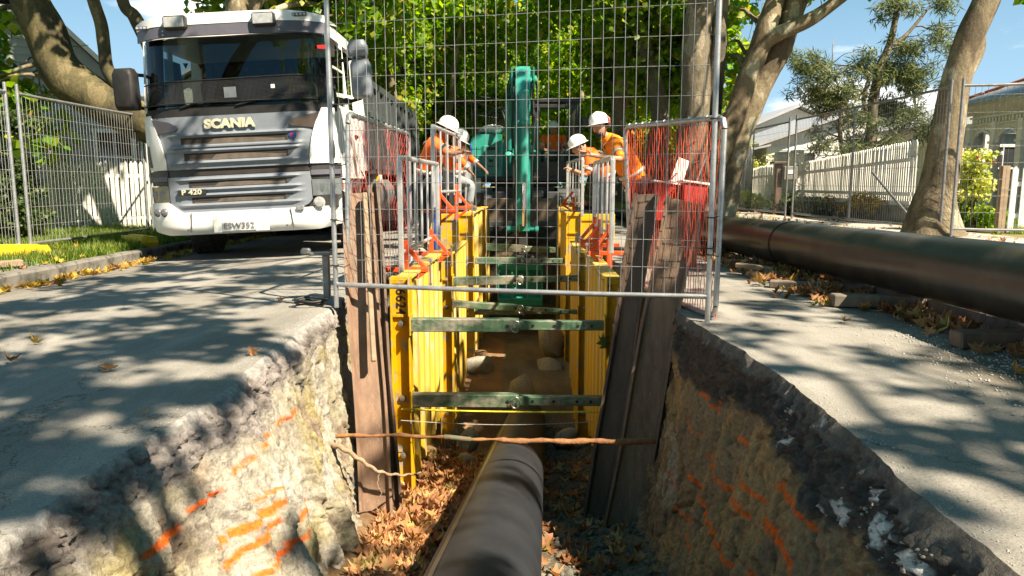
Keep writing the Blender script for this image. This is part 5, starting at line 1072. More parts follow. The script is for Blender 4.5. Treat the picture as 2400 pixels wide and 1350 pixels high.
xb('operator_seat', (.93, 17.25, 1.50), (.52, .16, .85), 'machine_black', .05); xb('seat_cushion', (.93, 16.98, 1.30), (.52, .5, .14), 'machine_black', .04)
xb('console', (.60, 16.85, 1.42), (.14, .4, .22), 'machine_grey', .03); xb('console', (1.27, 16.85, 1.42), (.14, .4, .22), 'machine_grey', .03)
for x in (.70, 1.16): mb = MB().tube([(x, 16.62, 1.1), (x, 16.66, 1.62)], .014, 8).ico((x, 16.66, 1.65), (.03, .03, .045)); part('control_lever', mb, 'machine_black', EX)
mb = MB().tube([(1.45, 16.3, 1.9), (1.55, 16.1, 2.0), (1.55, 16.1, 2.3)], .012, 6); mi = part('mirror_arm', mb, 'machine_black', EX); xb('mirror', (1.56, 16.08, 2.15), (.13, .03, .24), 'machine_black', .01, None, mi)
# boom, arm, cylinders, bucket
ax = .20
def plate_arm(name, pts_, w, m, lbl=None):
    """outline in (y,z), extruded across"""
    return part(name, MB().prism(pts_, ax - w / 2, ax + w / 2, 'x'), m, EX, angle=40, label=lbl)
boom = plate_arm('boom', [(17.0, 1.15), (16.7, 1.45), (16.0, 2.35), (15.3, 2.78), (14.45, 2.93), (14.2, 2.88), (14.15, 2.68), (14.4, 2.60), (15.2, 2.38), (15.9, 1.85), (16.6, 1.0)], .34, 'teal')
for s in (-1, 1):
    mb = MB().prism([(14.6, 2.5), (14.2, 3.02), (13.98, 2.98), (14.05, 2.6), (14.4, 2.35)], ax + s * .20 - .015, ax + s * .20 + .015, 'x'); part('elbow_plate', mb, 'teal', boom)
mb = MB().cyl((ax - .26, 14.2, 2.78), (ax + .26, 14.2, 2.78), .075, 16); part('elbow_pin', mb, 'teal', boom)
arm = plate_arm('arm', [(14.35, 2.95), (14.02, 3.0), (13.85, 2.7), (13.70, 1.2), (13.66, .02), (13.78, -.06), (13.90, .02), (14.05, 1.2), (14.25, 2.4)], .27, 'teal')
mb = MB().cyl((ax + .02, 13.62, 2.45), (ax + .02, 13.52, .92), .088, 20).cyl((ax + .02, 13.53, 1.02), (ax + .02, 13.515, .88), .105, 20).box((ax + .02, 13.66, 2.42), (.19, .18, .22), None, .03); cy = part('arm_cylinder', mb, 'teal', EX)
mb = MB().cyl((ax + .02, 13.52, .92), (ax + .02, 13.50, .10), .038, 16); part('cylinder_rod', mb, 'chrome', cy)
mb = MB().box((ax + .02, 13.53, 1.95), (.14, .12, .10), None, .02).tube([(ax - .08, 13.50, 1.98), (ax - .13, 13.46, 1.9), (ax - .13, 13.46, 1.3)], .017, 7); part('valve_block', mb, 'teal', cy)
mb = MB().tube([(ax + .17, 13.7, 2.7), (ax + .18, 13.5, 2.3), (ax + .20, 13.45, 1.7), (ax + .16, 13.5, 1.25), (ax + .15, 13.55, .5)], .02, 7).tube([(ax - .17, 13.7, 2.6), (ax - .20, 13.5, 1.8), (ax - .17, 13.55, 1.0), (ax - .16, 13.6, .3)], .02, 7).tube([(ax + .24, 13.8, 2.7), (ax + .30, 13.6, 2.0), (ax + .25, 13.55, 1.35), (ax + .2, 13.6, 1.5)], .016, 7); part('arm_hose', mb, 'cable', arm)
for s, zz in ((-1, 1.36), (1, 1.42)): mb = MB().cyl((ax + s * .17, 13.5, zz), (ax + s * .17, 13.5, zz + .13), .028, 10).ico((ax + s * .20, 13.48, zz + .02), (.03, .03, .03)); part('hose_coupling', mb, 'teal', arm)
mb = MB().cyl((ax - .26, 13.70, .03), (ax + .26, 13.70, .03), .045, 14).cyl((ax - .29, 13.70, .03), (ax - .23, 13.70, .03), .07, 12).cyl((ax + .23, 13.70, .03), (ax + .29, 13.70, .03), .07, 12).box((ax + .02, 13.60, .06), (.2, .14, .14), None, .02); part('tip_pin', mb, 'teal', arm)
mb = MB().beam((ax, 13.66, .02), (ax, 13.62, -.45), .18, .08, .02).box((ax, 13.68, -.52), (.42, .3, .16), None, .03); part('linkage', mb, 'machine_black', EX)
bcyl = MB().cyl((ax - .30, 16.2, 1.2), (ax - .27, 14.9, 2.0), .07, 14).cyl((ax + .30, 16.2, 1.2), (ax + .27, 14.9, 2.0), .07, 14); part('boom_cylinder', bcyl, 'teal', EX)
mb = MB().cyl((ax - .27, 14.9, 1.55), (ax - .25, 14.5, 2.45), .085, 14).cyl((ax - .27, 14.75, 1.45), (ax - .28, 14.9, 1.30), .06, 12); part('side_cylinder', mb, 'teal', EX)
for k in range(12):
    a0 = k * .9; mb = MB().tube(curve([(ax - .28 + .03 * math.sin(k), 14.6 + .05 * k, 2.20 + .04 * k), (ax - .30 + .02 * k, 14.3, 2.6 + .03 * (k % 4)), (ax - .18 + .03 * k, 14.15, 2.95 + .03 * math.sin(k * 2)), (ax - .12 + .025 * k, 14.0, 2.72)], 5), .013, 6); part('hose', mb, 'teal' if k % 3 else 'cable', boom)
# bucket: curved shell opening towards the camera
bw = .40; pr = [(13.90, -.58), (13.98, -.85), (13.93, -1.12), (13.75, -1.30), (13.50, -1.36), (13.36, -1.30), (13.36, -1.27), (13.52, -1.31), (13.72, -1.26), (13.88, -1.10), (13.93, -.86), (13.86, -.62)]
bk = part('bucket', MB().prism(pr, .15 - bw, .15 + bw, 'x'), 'teal', EX)
for s in (-1, 1): mb = MB().prism([(13.90, -.58), (13.98, -.85), (13.93, -1.12), (13.75, -1.30), (13.50, -1.36), (13.36, -1.30), (13.52, -.66)], .15 + s * bw - .012, .15 + s * bw + .012, 'x'); part('bucket_side', mb, 'teal', bk)
part('top_bar', MB().box((.15, 13.48, -.66), (.8, .05, .10), None, .01), 'teal', bk); part('cutting_edge', MB().box((.15, 13.37, -1.28), (.82, .05, .14), None, .01), 'teal', bk)
for k in range(2): mb = MB().prism([(13.62, -.66), (13.42, -1.25), (13.38, -1.25), (13.5, -.64)], .15 + (k - .5) * .28 - .015, .15 + (k - .5) * .28 + .015, 'x'); part('bucket_rib', mb, 'teal', bk)

# ------------------------------------------------------------------ people
def skin_mesh(chains, sub=2):
    """chains: lists of (point, radius or (rx, ry)); points that coincide are shared. first point of first chain is the root"""
    key = {}; vs = []; rs = []; es = []
    for ch in chains:
        prev = None
        for p, r in ch:
            k = tuple(round(q, 4) for q in p)
            if k not in key: key[k] = len(vs); vs.append(k); rs.append(r if isinstance(r, tuple) else (r, r))
            if prev is not None and prev != key[k]: es.append((prev, key[k]))
            prev = key[k]
    me = bpy.data.meshes.new('s'); me.from_pydata(vs, es, []); o = bpy.data.objects.new('s', me); COL.objects.link(o)
    o.modifiers.new('k', 'SKIN').use_smooth_shade = True
    if sub: m_ = o.modifiers.new('u', 'SUBSURF'); m_.levels = sub; m_.render_levels = sub
    for i, d in enumerate(me.skin_vertices[0].data): d.radius = rs[i]; d.use_root = (i == 0)
    bpy.context.view_layer.update(); out = bpy.data.meshes.new_from_object(o.evaluated_get(bpy.context.evaluated_depsgraph_get()))
    bpy.data.objects.remove(o); return out
def mesh_lists(me): return [tuple(v.co) for v in me.vertices], [tuple(p.vertices) for p in me.polygons]
def head_mb(c, fwd, up, k=1.0):
    f = Vector(fwd).normalized(); u = Vector(up); u = (u - f * u.dot(f)).normalized(); r_ = f.cross(u); c = Vector(c); mb = MB(); nu, nv = 28, 20; vs = []
    for j in range(nv + 1):
        th = math.pi * j / nv
        for i in range(nu):
            ph = 2 * math.pi * i / nu; x = math.sin(th) * math.cos(ph); y = math.sin(th) * math.sin(ph); z = math.cos(th)
            w, d, h = .077, .096, .118; 
            if z < 0: w *= 1 - .30 * (-z) ** 1.6; 
            X, Y, Z = x * w, y * d, z * h
            if y > 0 and z < 0: Y += .010 * (-z)
            if z < -.5 and y < 0: Y *= .8
            g = lambda a, b_, sa, sb: math.exp(-(((X - a) / sa) ** 2 + ((Z - b_) / sb) ** 2))
            if y > .3: Y += .024 * g(0, -.018, .012, .020) + .008 * g(0, .02, .05, .010) - .012 * (g(-.031, .004, .015, .011) + g(.031, .004, .015, .011)) + .006 * g(0, -.062, .024, .008) - .005 * g(0, -.054, .022, .004) + .010 * g(0, -.095, .025, .02)
            vs.append(c + (r_ * X + f * Y + u * Z) * k)
    mb.add(vs, [(j * nu + i, j * nu + (i + 1) % nu, (j + 1) * nu + (i + 1) % nu, (j + 1) * nu + i) for j in range(nv) for i in range(nu)])
    for s in (-1, 1): mb.ico(c + (r_ * .078 * s + f * -.005 + u * .0) * k, (.018, .018, .03), 1)
    return mb, (r_, f, u)
def helmet(root, c, fr, k=1.0, style=0):
    r_, f, u = fr; c = Vector(c) + u * .040; mb = MB(); n = 28; prof = [(.118, 0), (.119, .03), (.112, .065), (.094, .098), (.062, .122), (.025, .132), (.001, .133)]
    vs = []
    for r, h in prof:
        for i in range(n):
            a = 2 * math.pi * i / n; vs.append(c + (r_ * math.cos(a) * r * .92 + f * math.sin(a) * r * 1.12 + u * (h + (.006 if abs(math.cos(a)) < .18 and r < .115 else 0))) * k)
    mb.add(vs, [(q * n + i, q * n + (i + 1) % n, (q + 1) * n + (i + 1) % n, (q + 1) * n + i) for q in range(len(prof) - 1) for i in range(n)])
    hm = part('hard_hat', mb, 'helmet', root, angle=60)
    mb = MB(); vs = []
    for i in range(n + 1):
        a = 2 * math.pi * i / n; ext = .012 + .050 * max(0, math.sin(a)) ** 2 + .012 * max(0, -math.sin(a))
        for rr_, hh in ((0, .004), (ext, -.006), (ext, -.010), (-.004, -.003)): vs.append(c + (r_ * math.cos(a) * (.118 * .92 + rr_) + f * math.sin(a) * (.118 * 1.12 + rr_) + u * hh) * k)
    mb.add(vs, [(i * 4 + q, i * 4 + (q + 1) % 4, (i + 1) * 4 + (q + 1) % 4, (i + 1) * 4 + q) for i in range(n) for q in range(4)]); part('brim', mb, 'helmet', hm, angle=60)
    if style == 1:
        for s in (-1, 1):
            mb = MB().lathe([(0, -.03), (.036, -.028), (.042, 0), (.036, .02), (0, .022)], (0, 0, 0), 'x', 14); mb.v = [c + r_ * (s * (.112) + p[0] * s) + f * (p[1] - .02) + u * (p[2] - .035) for p in mb.v]; part('ear_muff', mb, 'machine_black' if s > 0 else 'machine_black', hm)
            mb = MB().tube([c + r_ * s * .128 + f * -.02 + u * -.02, c + r_ * s * .13 + f * -.03 + u * .035, c + r_ * s * .11 + f * -.03 + u * .06], .012, 7); part('muff_arm', mb, 'red', hm)
    if style == 2:
        for s in (-1, 1):
            for q in (-.04, 0, .04):
                mb = MB().tube([c + r_ * s * .106 + f * (q - .01) + u * .035, c + r_ * s * .09 + f * (q - .02) + u * .075], .007, 6); part('vent', mb, 'machine_black', hm)
            mb = MB().tube([c + r_ * s * .10 + f * .0 + u * -.02, c + r_ * s * .085 + f * .02 + u * -.11, c + f * .03 + u * -.155], .006, 6); part('chin_strap', mb, 'cable', hm)
    return hm
def ring(root, p, q, rad, m='tape', w=.05, name='reflective_band', ell=1.0):
    p, q = Vector(p), Vector(q); d = (q - p).normalized(); c = p; mb = MB().tube([c - d * w / 2, c + d * w / 2], rad, 20, False); o = part(name, mb, m, root, angle=80); o.modifiers.new('t', 'SOLIDIFY').thickness = .004; return o
def hand(chains_list, wrist, d, palmn, spread=1.0, curl=.35, side=1):
    """a palm and five fingers; returns skin chains rooted at the wrist"""
    d = Vector(d).normalized(); n = Vector(palmn); n = (n - d * n.dot(d)).normalized(); s = d.cross(n) * side; w = Vector(wrist)
    palm = w + d * .055; out = []
    for k, (o, L) in enumerate(((-.030, .066), (-.010, .078), (.010, .082), (.030, .072))):
        b_ = w + d * .086 + s * o; dd = (d + s * o * 3.2 * spread).normalized(); p1 = b_ + (dd * math.cos(curl * .5) + n * math.sin(curl * .5)) * L * .48; p2 = p1 + (dd * math.cos(curl * 1.4) + n * math.sin(curl * 1.4)) * L * .30; p3 = p2 + (dd * math.cos(curl * 2.1) + n * math.sin(curl * 2.1)) * L * .22
        out.append([(tuple(palm), (.030, .016)), (tuple(b_), .0115), (tuple(p1), .0095), (tuple(p2), .0085), (tuple(p3), .007)])
    t0 = w + d * .03 + s * .028; t1 = t0 + (s * .8 + d * .6 + n * .15).normalized() * .035; t2 = t1 + (s * .35 + d + n * .2).normalized() * .030
    out.append([(tuple(w + d * .012), .022), (tuple(t0), .014), (tuple(t1), .0105), (tuple(t2), .0085)])
    return [[(tuple(w), (.026, .021)), (tuple(w + d * .012), .022), (tuple(palm), (.030, .016))]] + out
def person(label, J, head_f, head_up, skin_m='skin', shirt='orange_cloth', trousers='navy', sleeve=1.0, hat=0, curl=(.35, .35), palm=((0, 0, -1), (0, 0, -1)), beard=None, vest=None, build=1.22):
    """J: joint positions in world metres. keys: pel, wst, chs, nek, hed, sl sr el er wl wr, hl hr kl kr al ar, tl tr"""
    g = (min(J['al'][0], J['ar'][0]) * .5 + max(J['al'][0], J['ar'][0]) * .5, (J['al'][1] + J['ar'][1]) / 2, min(J['al'][2], J['ar'][2]) - .08)
    root = thing('person', label, 'person', g, world=True); V_ = {k: Vector(v) for k, v in J.items()}; b_ = build
    ch = [[(J['pel'], .10 * b_), (J['wst'], .10 * b_), (J['chs'], .115 * b_), (J['nek'], .05), (tuple(V_['nek'].lerp(V_['hed'], .55)), .05)]]
    for s in 'lr': ch.append([(J['chs'], .115 * b_), (J['s' + s], .055), (J['e' + s], .042), (J['w' + s], .027)])
    for s in 'lr': ch.append([(J['pel'], .10 * b_), (J['h' + s], .075), (J['k' + s], .052), (J['a' + s], .036), (J['t' + s], .03)])
    for i, s in enumerate('lr'):
        d = V_['w' + s] - V_['e' + s]; hs = hand(None, J['w' + s], d, palm[i], 1.0, curl[i], 1 if s == 'l' else -1); ch += hs
    body = skin_mesh(ch, 1); v, f = mesh_lists(body); mb = MB().add(v, f); hmb, fr = head_mb(J['hed'], head_f, head_up, 1.08); mb.add(hmb.v, hmb.f)
    part('body', mb, skin_m, root, angle=75)
    # shirt
    def mixp(a, c, t_): return tuple(V_[a].lerp(V_[c], t_))
    hem = tuple(V_['pel'] + (V_['pel'] - V_['wst']) * .35)
    sc = [[(J['chs'], (.150 * b_, .125 * b_)), (J['wst'], (.145 * b_, .122 * b_)), (J['pel'], (.152 * b_, .130 * b_)), (hem, (.150 * b_, .128 * b_))], [(J['chs'], .15 * b_), (mixp('chs', 'nek', .6), .115 * b_), (mixp('chs', 'nek', 1.0), .078), (mixp('nek', 'hed', .22), .064)]]
    for s in 'lr':
        row = [(J['chs'], .15 * b_), (J['s' + s], .078 * b_), (mixp('s' + s, 'e' + s, .55), .066), (J['e' + s], .060)]
        if sleeve > 1: row.append((mixp('e' + s, 'w' + s, sleeve - 1), .046))
        sc.append(row)
    sm = skin_mesh(sc, 2); v, f = mesh_lists(sm); sh = MB(); sh.f = f
    for p in v: q = Vector(p); k = .010 * mnoise.noise(q * 9) + .006 * mnoise.noise(q * 22); dn = (q - V_['wst']).normalized(); sh.v.append(tuple(q + dn * k))
    shp = part('shirt', sh, shirt, root, angle=75)
    tc_ = [[(J['pel'], (.130 * b_, .115 * b_))]]
    tr = []
    for s in 'lr': tr.append([(J['pel'], (.130 * b_, .112 * b_)), (J['h' + s], .100 * b_), (mixp('h' + s, 'k' + s, .5), .088), (J['k' + s], .070), (mixp('k' + s, 'a' + s, .55), .064), (mixp('k' + s, 'a' + s, .97), .058)])
    tm_ = skin_mesh(tr, 2); v, f = mesh_lists(tm_); tb = MB(); tb.f = f
    for p in v: q = Vector(p); tb.v.append(tuple(q + Vector((mnoise.noise(q * 8), mnoise.noise(q * 8 + Vector((5, 5, 5))), 0)) * .010))
    part('trousers', tb, trousers, root, angle=75)
    for s in 'lr':
        a, t_ = V_['a' + s], V_['t' + s]; bt = skin_mesh([[(tuple(a + Vector((0, 0, .10))), .052), (tuple(a + Vector((0, 0, -.01))), .050), (tuple(a.lerp(t_, .55) + Vector((0, 0, -.015))), (.048, .042)), (tuple(t_), (.045, .034))]], 2); v, f = mesh_lists(bt); part('boot', MB().add(v, f), 'boot', root, angle=75)
    # reflective bands
    for t_, rr_ in ((.15, .146), (.95, .150)): ring(root, V_['wst'].lerp(V_['pel'], t_), V_['pel'], rr_ * b_)
    for s in 'lr':
        ring(root, V_['s' + s].lerp(V_['e' + s], .62), V_['e' + s], .069); 
        if sleeve > 1.3: ring(root, V_['e' + s].lerp(V_['w' + s], .45), V_['w' + s], .054)
    axis = (V_['sr'] - V_['sl']).normalized(); spn = (V_['chs'] - V_['pel']).normalized(); fwd = spn.cross(axis).normalized()
    if fwd.dot(Vector(head_f)) < 0: fwd = -fwd
    for s in (-1, 1):
        pts = []
        for a in np.linspace(-.2, 1.0, 14): an = a * math.pi; pts.append(V_['chs'] + axis * s * .085 + spn * (.04 + .105 * math.sin(max(0, min(1, (a + .2) / 1.2)) * math.pi)) + fwd * .145 * math.cos(an if a > 0 else 0) - (spn * .25 * max(0, -a) * 4))
        mb = MB(); vs = []
        for p in pts: vs += [p - axis * .022, p + axis * .022]
        mb.add(vs, [(2 * i, 2 * i + 1, 2 * i + 3, 2 * i + 2) for i in range(len(pts) - 1)]); o = part('shoulder_band', mb, 'tape', root, angle=80); o.modifiers.new('t', 'SOLIDIFY').thickness = .006
    # hair, eyes, brows, mouth
    hd = V_['hed']; r_, f_, u_ = fr; hb = MB().ico(hd - f_ * .022 + u_ * .012, (.080, .086, .098), 2, .05, 3); part('hair', hb, 'hair', root)
    for s in (-1, 1):
        mb = MB().ico(hd + r_ * .031 * s + f_ * .078 + u_ * .004, (.010, .010, .007), 1); part('eye', mb, 'hair', root)
        mb = MB().tube([hd + r_ * .045 * s + f_ * .082 + u_ * .020, hd + r_ * .018 * s + f_ * .094 + u_ * .023], .0045, 5); part('eyebrow', mb, 'hair', root)
    mb = MB().tube([hd + r_ * -.024 + f_ * .090 + u_ * -.056, hd + f_ * .098 + u_ * -.055, hd + r_ * .024 + f_ * .090 + u_ * -.056], .0045, 5); part('mouth', mb, 'net_red2', root)
    if beard:
        mb = MB().ico(hd + f_ * .052 + u_ * -.082, (.056, .048, .040), 2, .08, 5); part('beard', mb, beard, root)
    helmet(root, hd, fr, 1.07, hat)
    return root
G = 0.0
person('bearded man with red ear muffs and yellow-orange shirt, one arm stretched over the right barrier',
    dict(pel=(1.60, 9.55, .86), wst=(1.50, 9.50, 1.04), chs=(1.32, 9.41, 1.30), nek=(1.17, 9.35, 1.44), hed=(1.08, 9.29, 1.56), sl=(1.25, 9.17, 1.38), sr=(1.32, 9.60, 1.40), el=(1.30, 8.92, 1.15), er=(1.18, 9.72, 1.10), wl=(.93, 8.82, 1.20), wr=(1.02, 9.55, 1.10),
    hl=(1.60, 9.45, .84), hr=(1.64, 9.66, .84), kl=(1.52, 9.42, .46), kr=(1.72, 9.72, .45), al=(1.62, 9.45, .09), ar=(1.82, 9.8, .09), tl=(1.46, 9.42, .05), tr=(1.66, 9.75, .05)),
    (-.55, -.80, -.12), (-.16, .05, 1), 'skin', 'yellow_orange', 'navy', 1.0, 1, (.15, .5), ((0, -.8, -.5), (0, 0, -1)), 'hair', build=1.22)
person('man in vented white helmet and orange shirt stooping between bearded man and excavator',
    dict(pel=(1.42, 11.3, .86), wst=(1.38, 11.26, 1.04), chs=(1.24, 11.2, 1.22), nek=(1.08, 11.12, 1.34), hed=(.985, 11.05, 1.40), sl=(1.14, 10.98, 1.20), sr=(1.22, 11.38, 1.24), el=(1.08, 10.88, .98), er=(1.10, 11.4, .98), wl=(.90, 10.95, 1.06), wr=(.92, 11.15, 1.05),
    hl=(1.42, 11.2, .84), hr=(1.44, 11.4, .84), kl=(1.36, 11.15, .46), kr=(1.48, 11.45, .46), al=(1.45, 11.2, .09), ar=(1.56, 11.5, .09), tl=(1.28, 11.15, .05), tr=(1.40, 11.45, .05)),
    (-.86, -.22, -.40), (-.40, 0, 1), 'skin', 'orange_cloth', 'navy', 1.0, 2, (.6, .6), ((0, 0, -1), (0, 0, -1)))
person('man in orange hi-vis and white hard hat, leaning over the left barrier with folded forearms',
    dict(pel=(-1.16, 10.05, .88), wst=(-1.12, 10.02, 1.06), chs=(-1.04, 10.0, 1.30), nek=(-.94, 9.98, 1.48), hed=(-.865, 9.95, 1.57), sl=(-.98, 10.22, 1.40), sr=(-1.02, 9.80, 1.40), el=(-.80, 10.20, 1.26), er=(-.82, 9.74, 1.25), wl=(-.70, 10.0, 1.30), wr=(-.66, 9.90, 1.28),
    hl=(-1.17, 10.15, .86), hr=(-1.17, 9.94, .86), kl=(-1.14, 10.2, .48), kr=(-1.16, 9.92, .48), al=(-1.22, 10.22, .09), ar=(-1.22, 9.92, .09), tl=(-1.06, 10.2, .05), tr=(-1.06, 9.9, .05)),
    (.86, -.25, -.42), (.38, 0, 1), 'skin_dark', 'orange_cloth', 'navy', 1.0, 0, (.6, .6), ((0, 0, -1), (0, 0, -1)))
person('man in pale grey jeans and orange shirt with one knee raised, left of excavator',
    dict(pel=(-.90, 11.35, .93), wst=(-.87, 11.32, 1.10), chs=(-.83, 11.28, 1.30), nek=(-.81, 11.24, 1.42), hed=(-.80, 11.2, 1.50), sl=(-.74, 11.48, 1.34), sr=(-.86, 11.05, 1.34), el=(-.62, 11.45, 1.24), er=(-.72, 10.98, 1.16), wl=(-.47, 11.40, 1.12), wr=(-.62, 11.0, 1.05),
    hl=(-.88, 11.45, .92), hr=(-.88, 11.24, .92), kl=(-.90, 11.5, .52), kr=(-.60, 11.18, .86), al=(-.96, 11.5, .09), ar=(-.64, 11.15, .54), tl=(-.80, 11.5, .05), tr=(-.52, 11.1, .50)),
    (.80, -.35, -.45), (.34, 0, 1), 'skin_dark', 'orange_cloth', 'denim', 1.55, 0, (.4, .6), ((0, 0, -1), (0, 0, -1)))
person('digger driver in orange hi-vis and white hard hat, seated in the black cab',
    dict(pel=(.93, 17.0, 1.45), wst=(.93, 17.02, 1.60), chs=(.93, 17.02, 1.82), nek=(.93, 17.0, 1.98), hed=(.93, 16.97, 2.09), sl=(.71, 16.98, 1.88), sr=(1.15, 16.98, 1.88), el=(.66, 16.85, 1.62), er=(1.22, 16.85, 1.62), wl=(.71, 16.66, 1.62), wr=(1.16, 16.66, 1.62),
    hl=(.83, 16.95, 1.44), hr=(1.03, 16.95, 1.44), kl=(.76, 16.52, 1.50), kr=(1.10, 16.52, 1.50), al=(.76, 16.48, 1.16), ar=(1.10, 16.48, 1.16), tl=(.76, 16.40, 1.10), tr=(1.10, 16.40, 1.10)),
    (0, -1, -.12), (0, 0, 1), 'skin', 'orange_cloth', 'khaki', 1.0, 0, (.8, .8), ((0, 0, -1), (0, 0, -1)))
# blue drum and crate stacks behind the people
t = thing('blue_tube', 'upright blue plastic tube standing behind the left barrier', 'tube', (-1.0, 9.75, 0), world=True)
mb = MB().lathe([(.05, 0), (.052, .05), (.052, .95), (.045, 1.0), (.02, 1.0)], (-.99, 9.75, .0), 'z', 16); part('tube', mb, 'blue', t)
t = thing('steel_cage', 'wire cage with white panels standing left of the excavator', 'cage', (-1.0, 14.4, 0), world=True)
mb = MB()
for k in range(9): mb.tube([(-1.3 + k * .09, 14.2, .9), (-1.3 + k * .09, 14.2, 1.55)], .006, 4)
for k in range(5): mb.tube([(-1.3, 14.2, .95 + k * .14), (-.58, 14.2, .95 + k * .14)], .006, 4)
part('wires', mb, 'machine_grey', t, kind='stuff'); mb = MB().box((-.95, 14.25, .82), (.72, .03, .30), None, .006); part('panel', mb, 'white', t); mb = MB().box((-.95, 14.3, .35), (.8, .6, .7), None, .02); part('box', mb, 'machine_black', t)
# ------------------------------------------------------------------ houses
def boards(parent, x0, x1, z0, z1, y, m, step=.16, axis='x', top=None, kind='weatherboard'):
    """lapped boards on a wall; axis 'x' runs along x at depth y, 'y' runs along y at x=y. top(z)->(a,b) trims a gable"""
    n = int((z1 - z0) / step)
    for k in range(n):
        z = z0 + k * step; a, b_ = (x0, x1) if top is None else top(z + step)
        if b_ - a < .15: break
        mb = MB(); L = (b_ - a); c = (a + b_) / 2
        if axis == 'x': mb.box((c, y, z + step / 2), (L, .02, step + .012), (R(-7), 0, 0))
        else: mb.box((y, c, z + step / 2), (.02, L, step + .012), (0, R(7 if x0 else 7), 0))
        part(kind, mb, m, parent)
def window(parent, c, w, h, y_off=0, frame='weather_white', axis='x', bars=1):
    x, y, z = c; mb = MB(); t_ = .09
    def B(cx_, cz_, sx_, sz_, d=.05): 
        if axis == 'x': mb.box((x + cx_, y, z + cz_), (sx_, d, sz_), None, .006)
        else: mb.box((x, y + cx_, z + cz_), (d, sx_, sz_), None, .006)
    B(0, h / 2, w + .14, t_); B(0, -h / 2, w + .18, t_, .09); B(-w / 2, 0, t_, h); B(w / 2, 0, t_, h); B(0, 0, w, .05)
    for k in range(bars): B(-w / 2 + w * (k + 1) / (bars + 1), 0, .03, h, .04)
    wf = part('window', mb, frame, parent); g = MB()
    g.box((x, y + (.015 if axis == 'x' else 0), z), (w, .012, h) if axis == 'x' else (.012, w, h)); part('pane', g, 'glass', wf); return wf
# left house: grey-green boards under a steep gable
HL = thing('house', 'grey-green weatherboard house with a steep gable behind the left picket fence', 'house', (-9.5, 18.0, 0), world=True)
mb = MB().prism([(-15.6, -.1), (-8.85, -.1), (-8.85, 2.35), (-11.0, 4.55), (-13.2, 4.55), (-15.6, 2.1)], 18.05, 27); part('wall', mb, 'weather_grey', HL)
def gab(z):
    if z < 2.35: return (-15.6, -8.85)
    return (-13.2 - (4.55 - z) * .98, -11.0 + (4.55 - z) * .977)
HL.rotation_euler = (0, 0, R(28))
boards(HL, 0, 0, 0, 4.5, 18.0, 'weather_grey', .17, 'x', gab)
for a, b_ in (((-10.95, 4.68), (-8.35, 2.02)), ((-13.2, 4.68), (-15.9, 2.0)), ((-13.2, 4.62), (-10.95, 4.62))): mb = MB().beam((a[0], 17.75, a[1]), (b_[0], 17.75, b_[1]), .10, .26, .01); part('barge_board', mb, 'weather_grey', HL)
mb = MB(); 
for a, b_ in (((-10.95, 4.85), (-8.2, 2.05)), ((-13.2, 4.85), (-16.0, 2.0)), ((-13.2, 4.85), (-10.95, 4.85))): mb.prism([(a[0], a[1]), (b_[0], b_[1]), (b_[0], b_[1] + .07), (a[0], a[1] + .07)], 17.6, 27.5)
part('roof', mb, 'roof_dark', HL); mb = MB().beam((-10.9, 17.6, 4.92), (-8.15, 17.6, 2.10), .05, .10); part('gutter', mb, 'weather_white', HL)
window(HL, (-9.5, 17.93, 1.5), .8, 1.2); window(HL, (-13.4, 17.93, 1.5), 1.0, 1.3)
mb = MB().box((-10.4, 17.5, 1.25), (.55, .4, .05)).box((-10.4, 17.6, .6), (.08, .08, 1.25)); part('porch_shelf', mb, 'weather_white', HL)
for x in (-8.9, -10.9, -12.2): mb = MB().box((x, 17.9, 1.2), (.12, .06, 2.5), None, .01); part('corner_board', mb, 'weather_white', HL)
mb = MB().prism([(-15.4, 2.9), (-10.6, 2.05), (-10.6, 2.13), (-15.4, 3.0)], 16.9, 17.9); part('lean_to_roof', mb, 'weather_white', HL)
def pickets(name, label, pts_, h, z0, step, w, m='picket', rails=True, tip=.05, hfn=None, grp=None):
    a = Vector(pts_[0]); b_ = Vector(pts_[1]); L = (b_ - a).length; n = int(L / step); d = (b_ - a) / L; t = thing(name, label, 'picket fence', (a.x, a.y, z0), (0, 0, math.atan2(d.y, d.x)), grp)
    mb = MB().prism([(-w / 2, 0), (w / 2, 0), (w / 2, h - tip), (0, h), (-w / 2, h - tip)], -.010, .010); me = fix(mb.mesh('picket'), True); me.materials.append(M[m])
    for k in range(n):
        if k >= 290: break
        o = put('picket', me, None, t); hs_ = hfn(k / n) if hfn else 1; o.location = (k * step, -.035, (hash((k, n)) % 7 - 3) * .003); o.rotation_euler = (0, R((hash((k, 3)) % 9 - 4) * .12), 0); o.scale = (1, 1, hs_)
    for zz in (.25, h - .28):
        mb = MB()
        if hfn:
            N = 16; P_ = [(L * q / N, 0, zz * 1.0 if zz < .5 else zz * hfn(q / N)) for q in range(N + 1)]
            for q in range(N): mb.beam(P_[q], P_[q + 1], .04, .07)
        else: mb.beam((0, 0, zz), (L, 0, zz), .04, .07)
        part('rail', mb, m, t)
    mb = MB().box((L / 2, .01, .04), (L, .03, .16)); part('plinth', mb, m, t)
    return t
pickets('picket_fence', 'grey-white picket fence in front of the left house', ((-8.75, 14.4), (-5.9, 15.0)), 1.35, -.05, .088, .062)
pickets('picket_fence', 'grey-white picket fence behind the truck', ((-5.85, 15.0), (-5.0, 22.0)), 1.25, -.05, .095, .065)
t = thing('gate_post', 'white gate post between the dark hedge and the left picket fence', 'post', (-8.9, 14.2, 0), world=True); mb = MB().box((-8.86, 14.2, .75), (.22, .22, 1.6), None, .015).box((-8.86, 14.2, 1.57), (.28, .28, .06), None, .015); part('post', mb, 'picket', t)
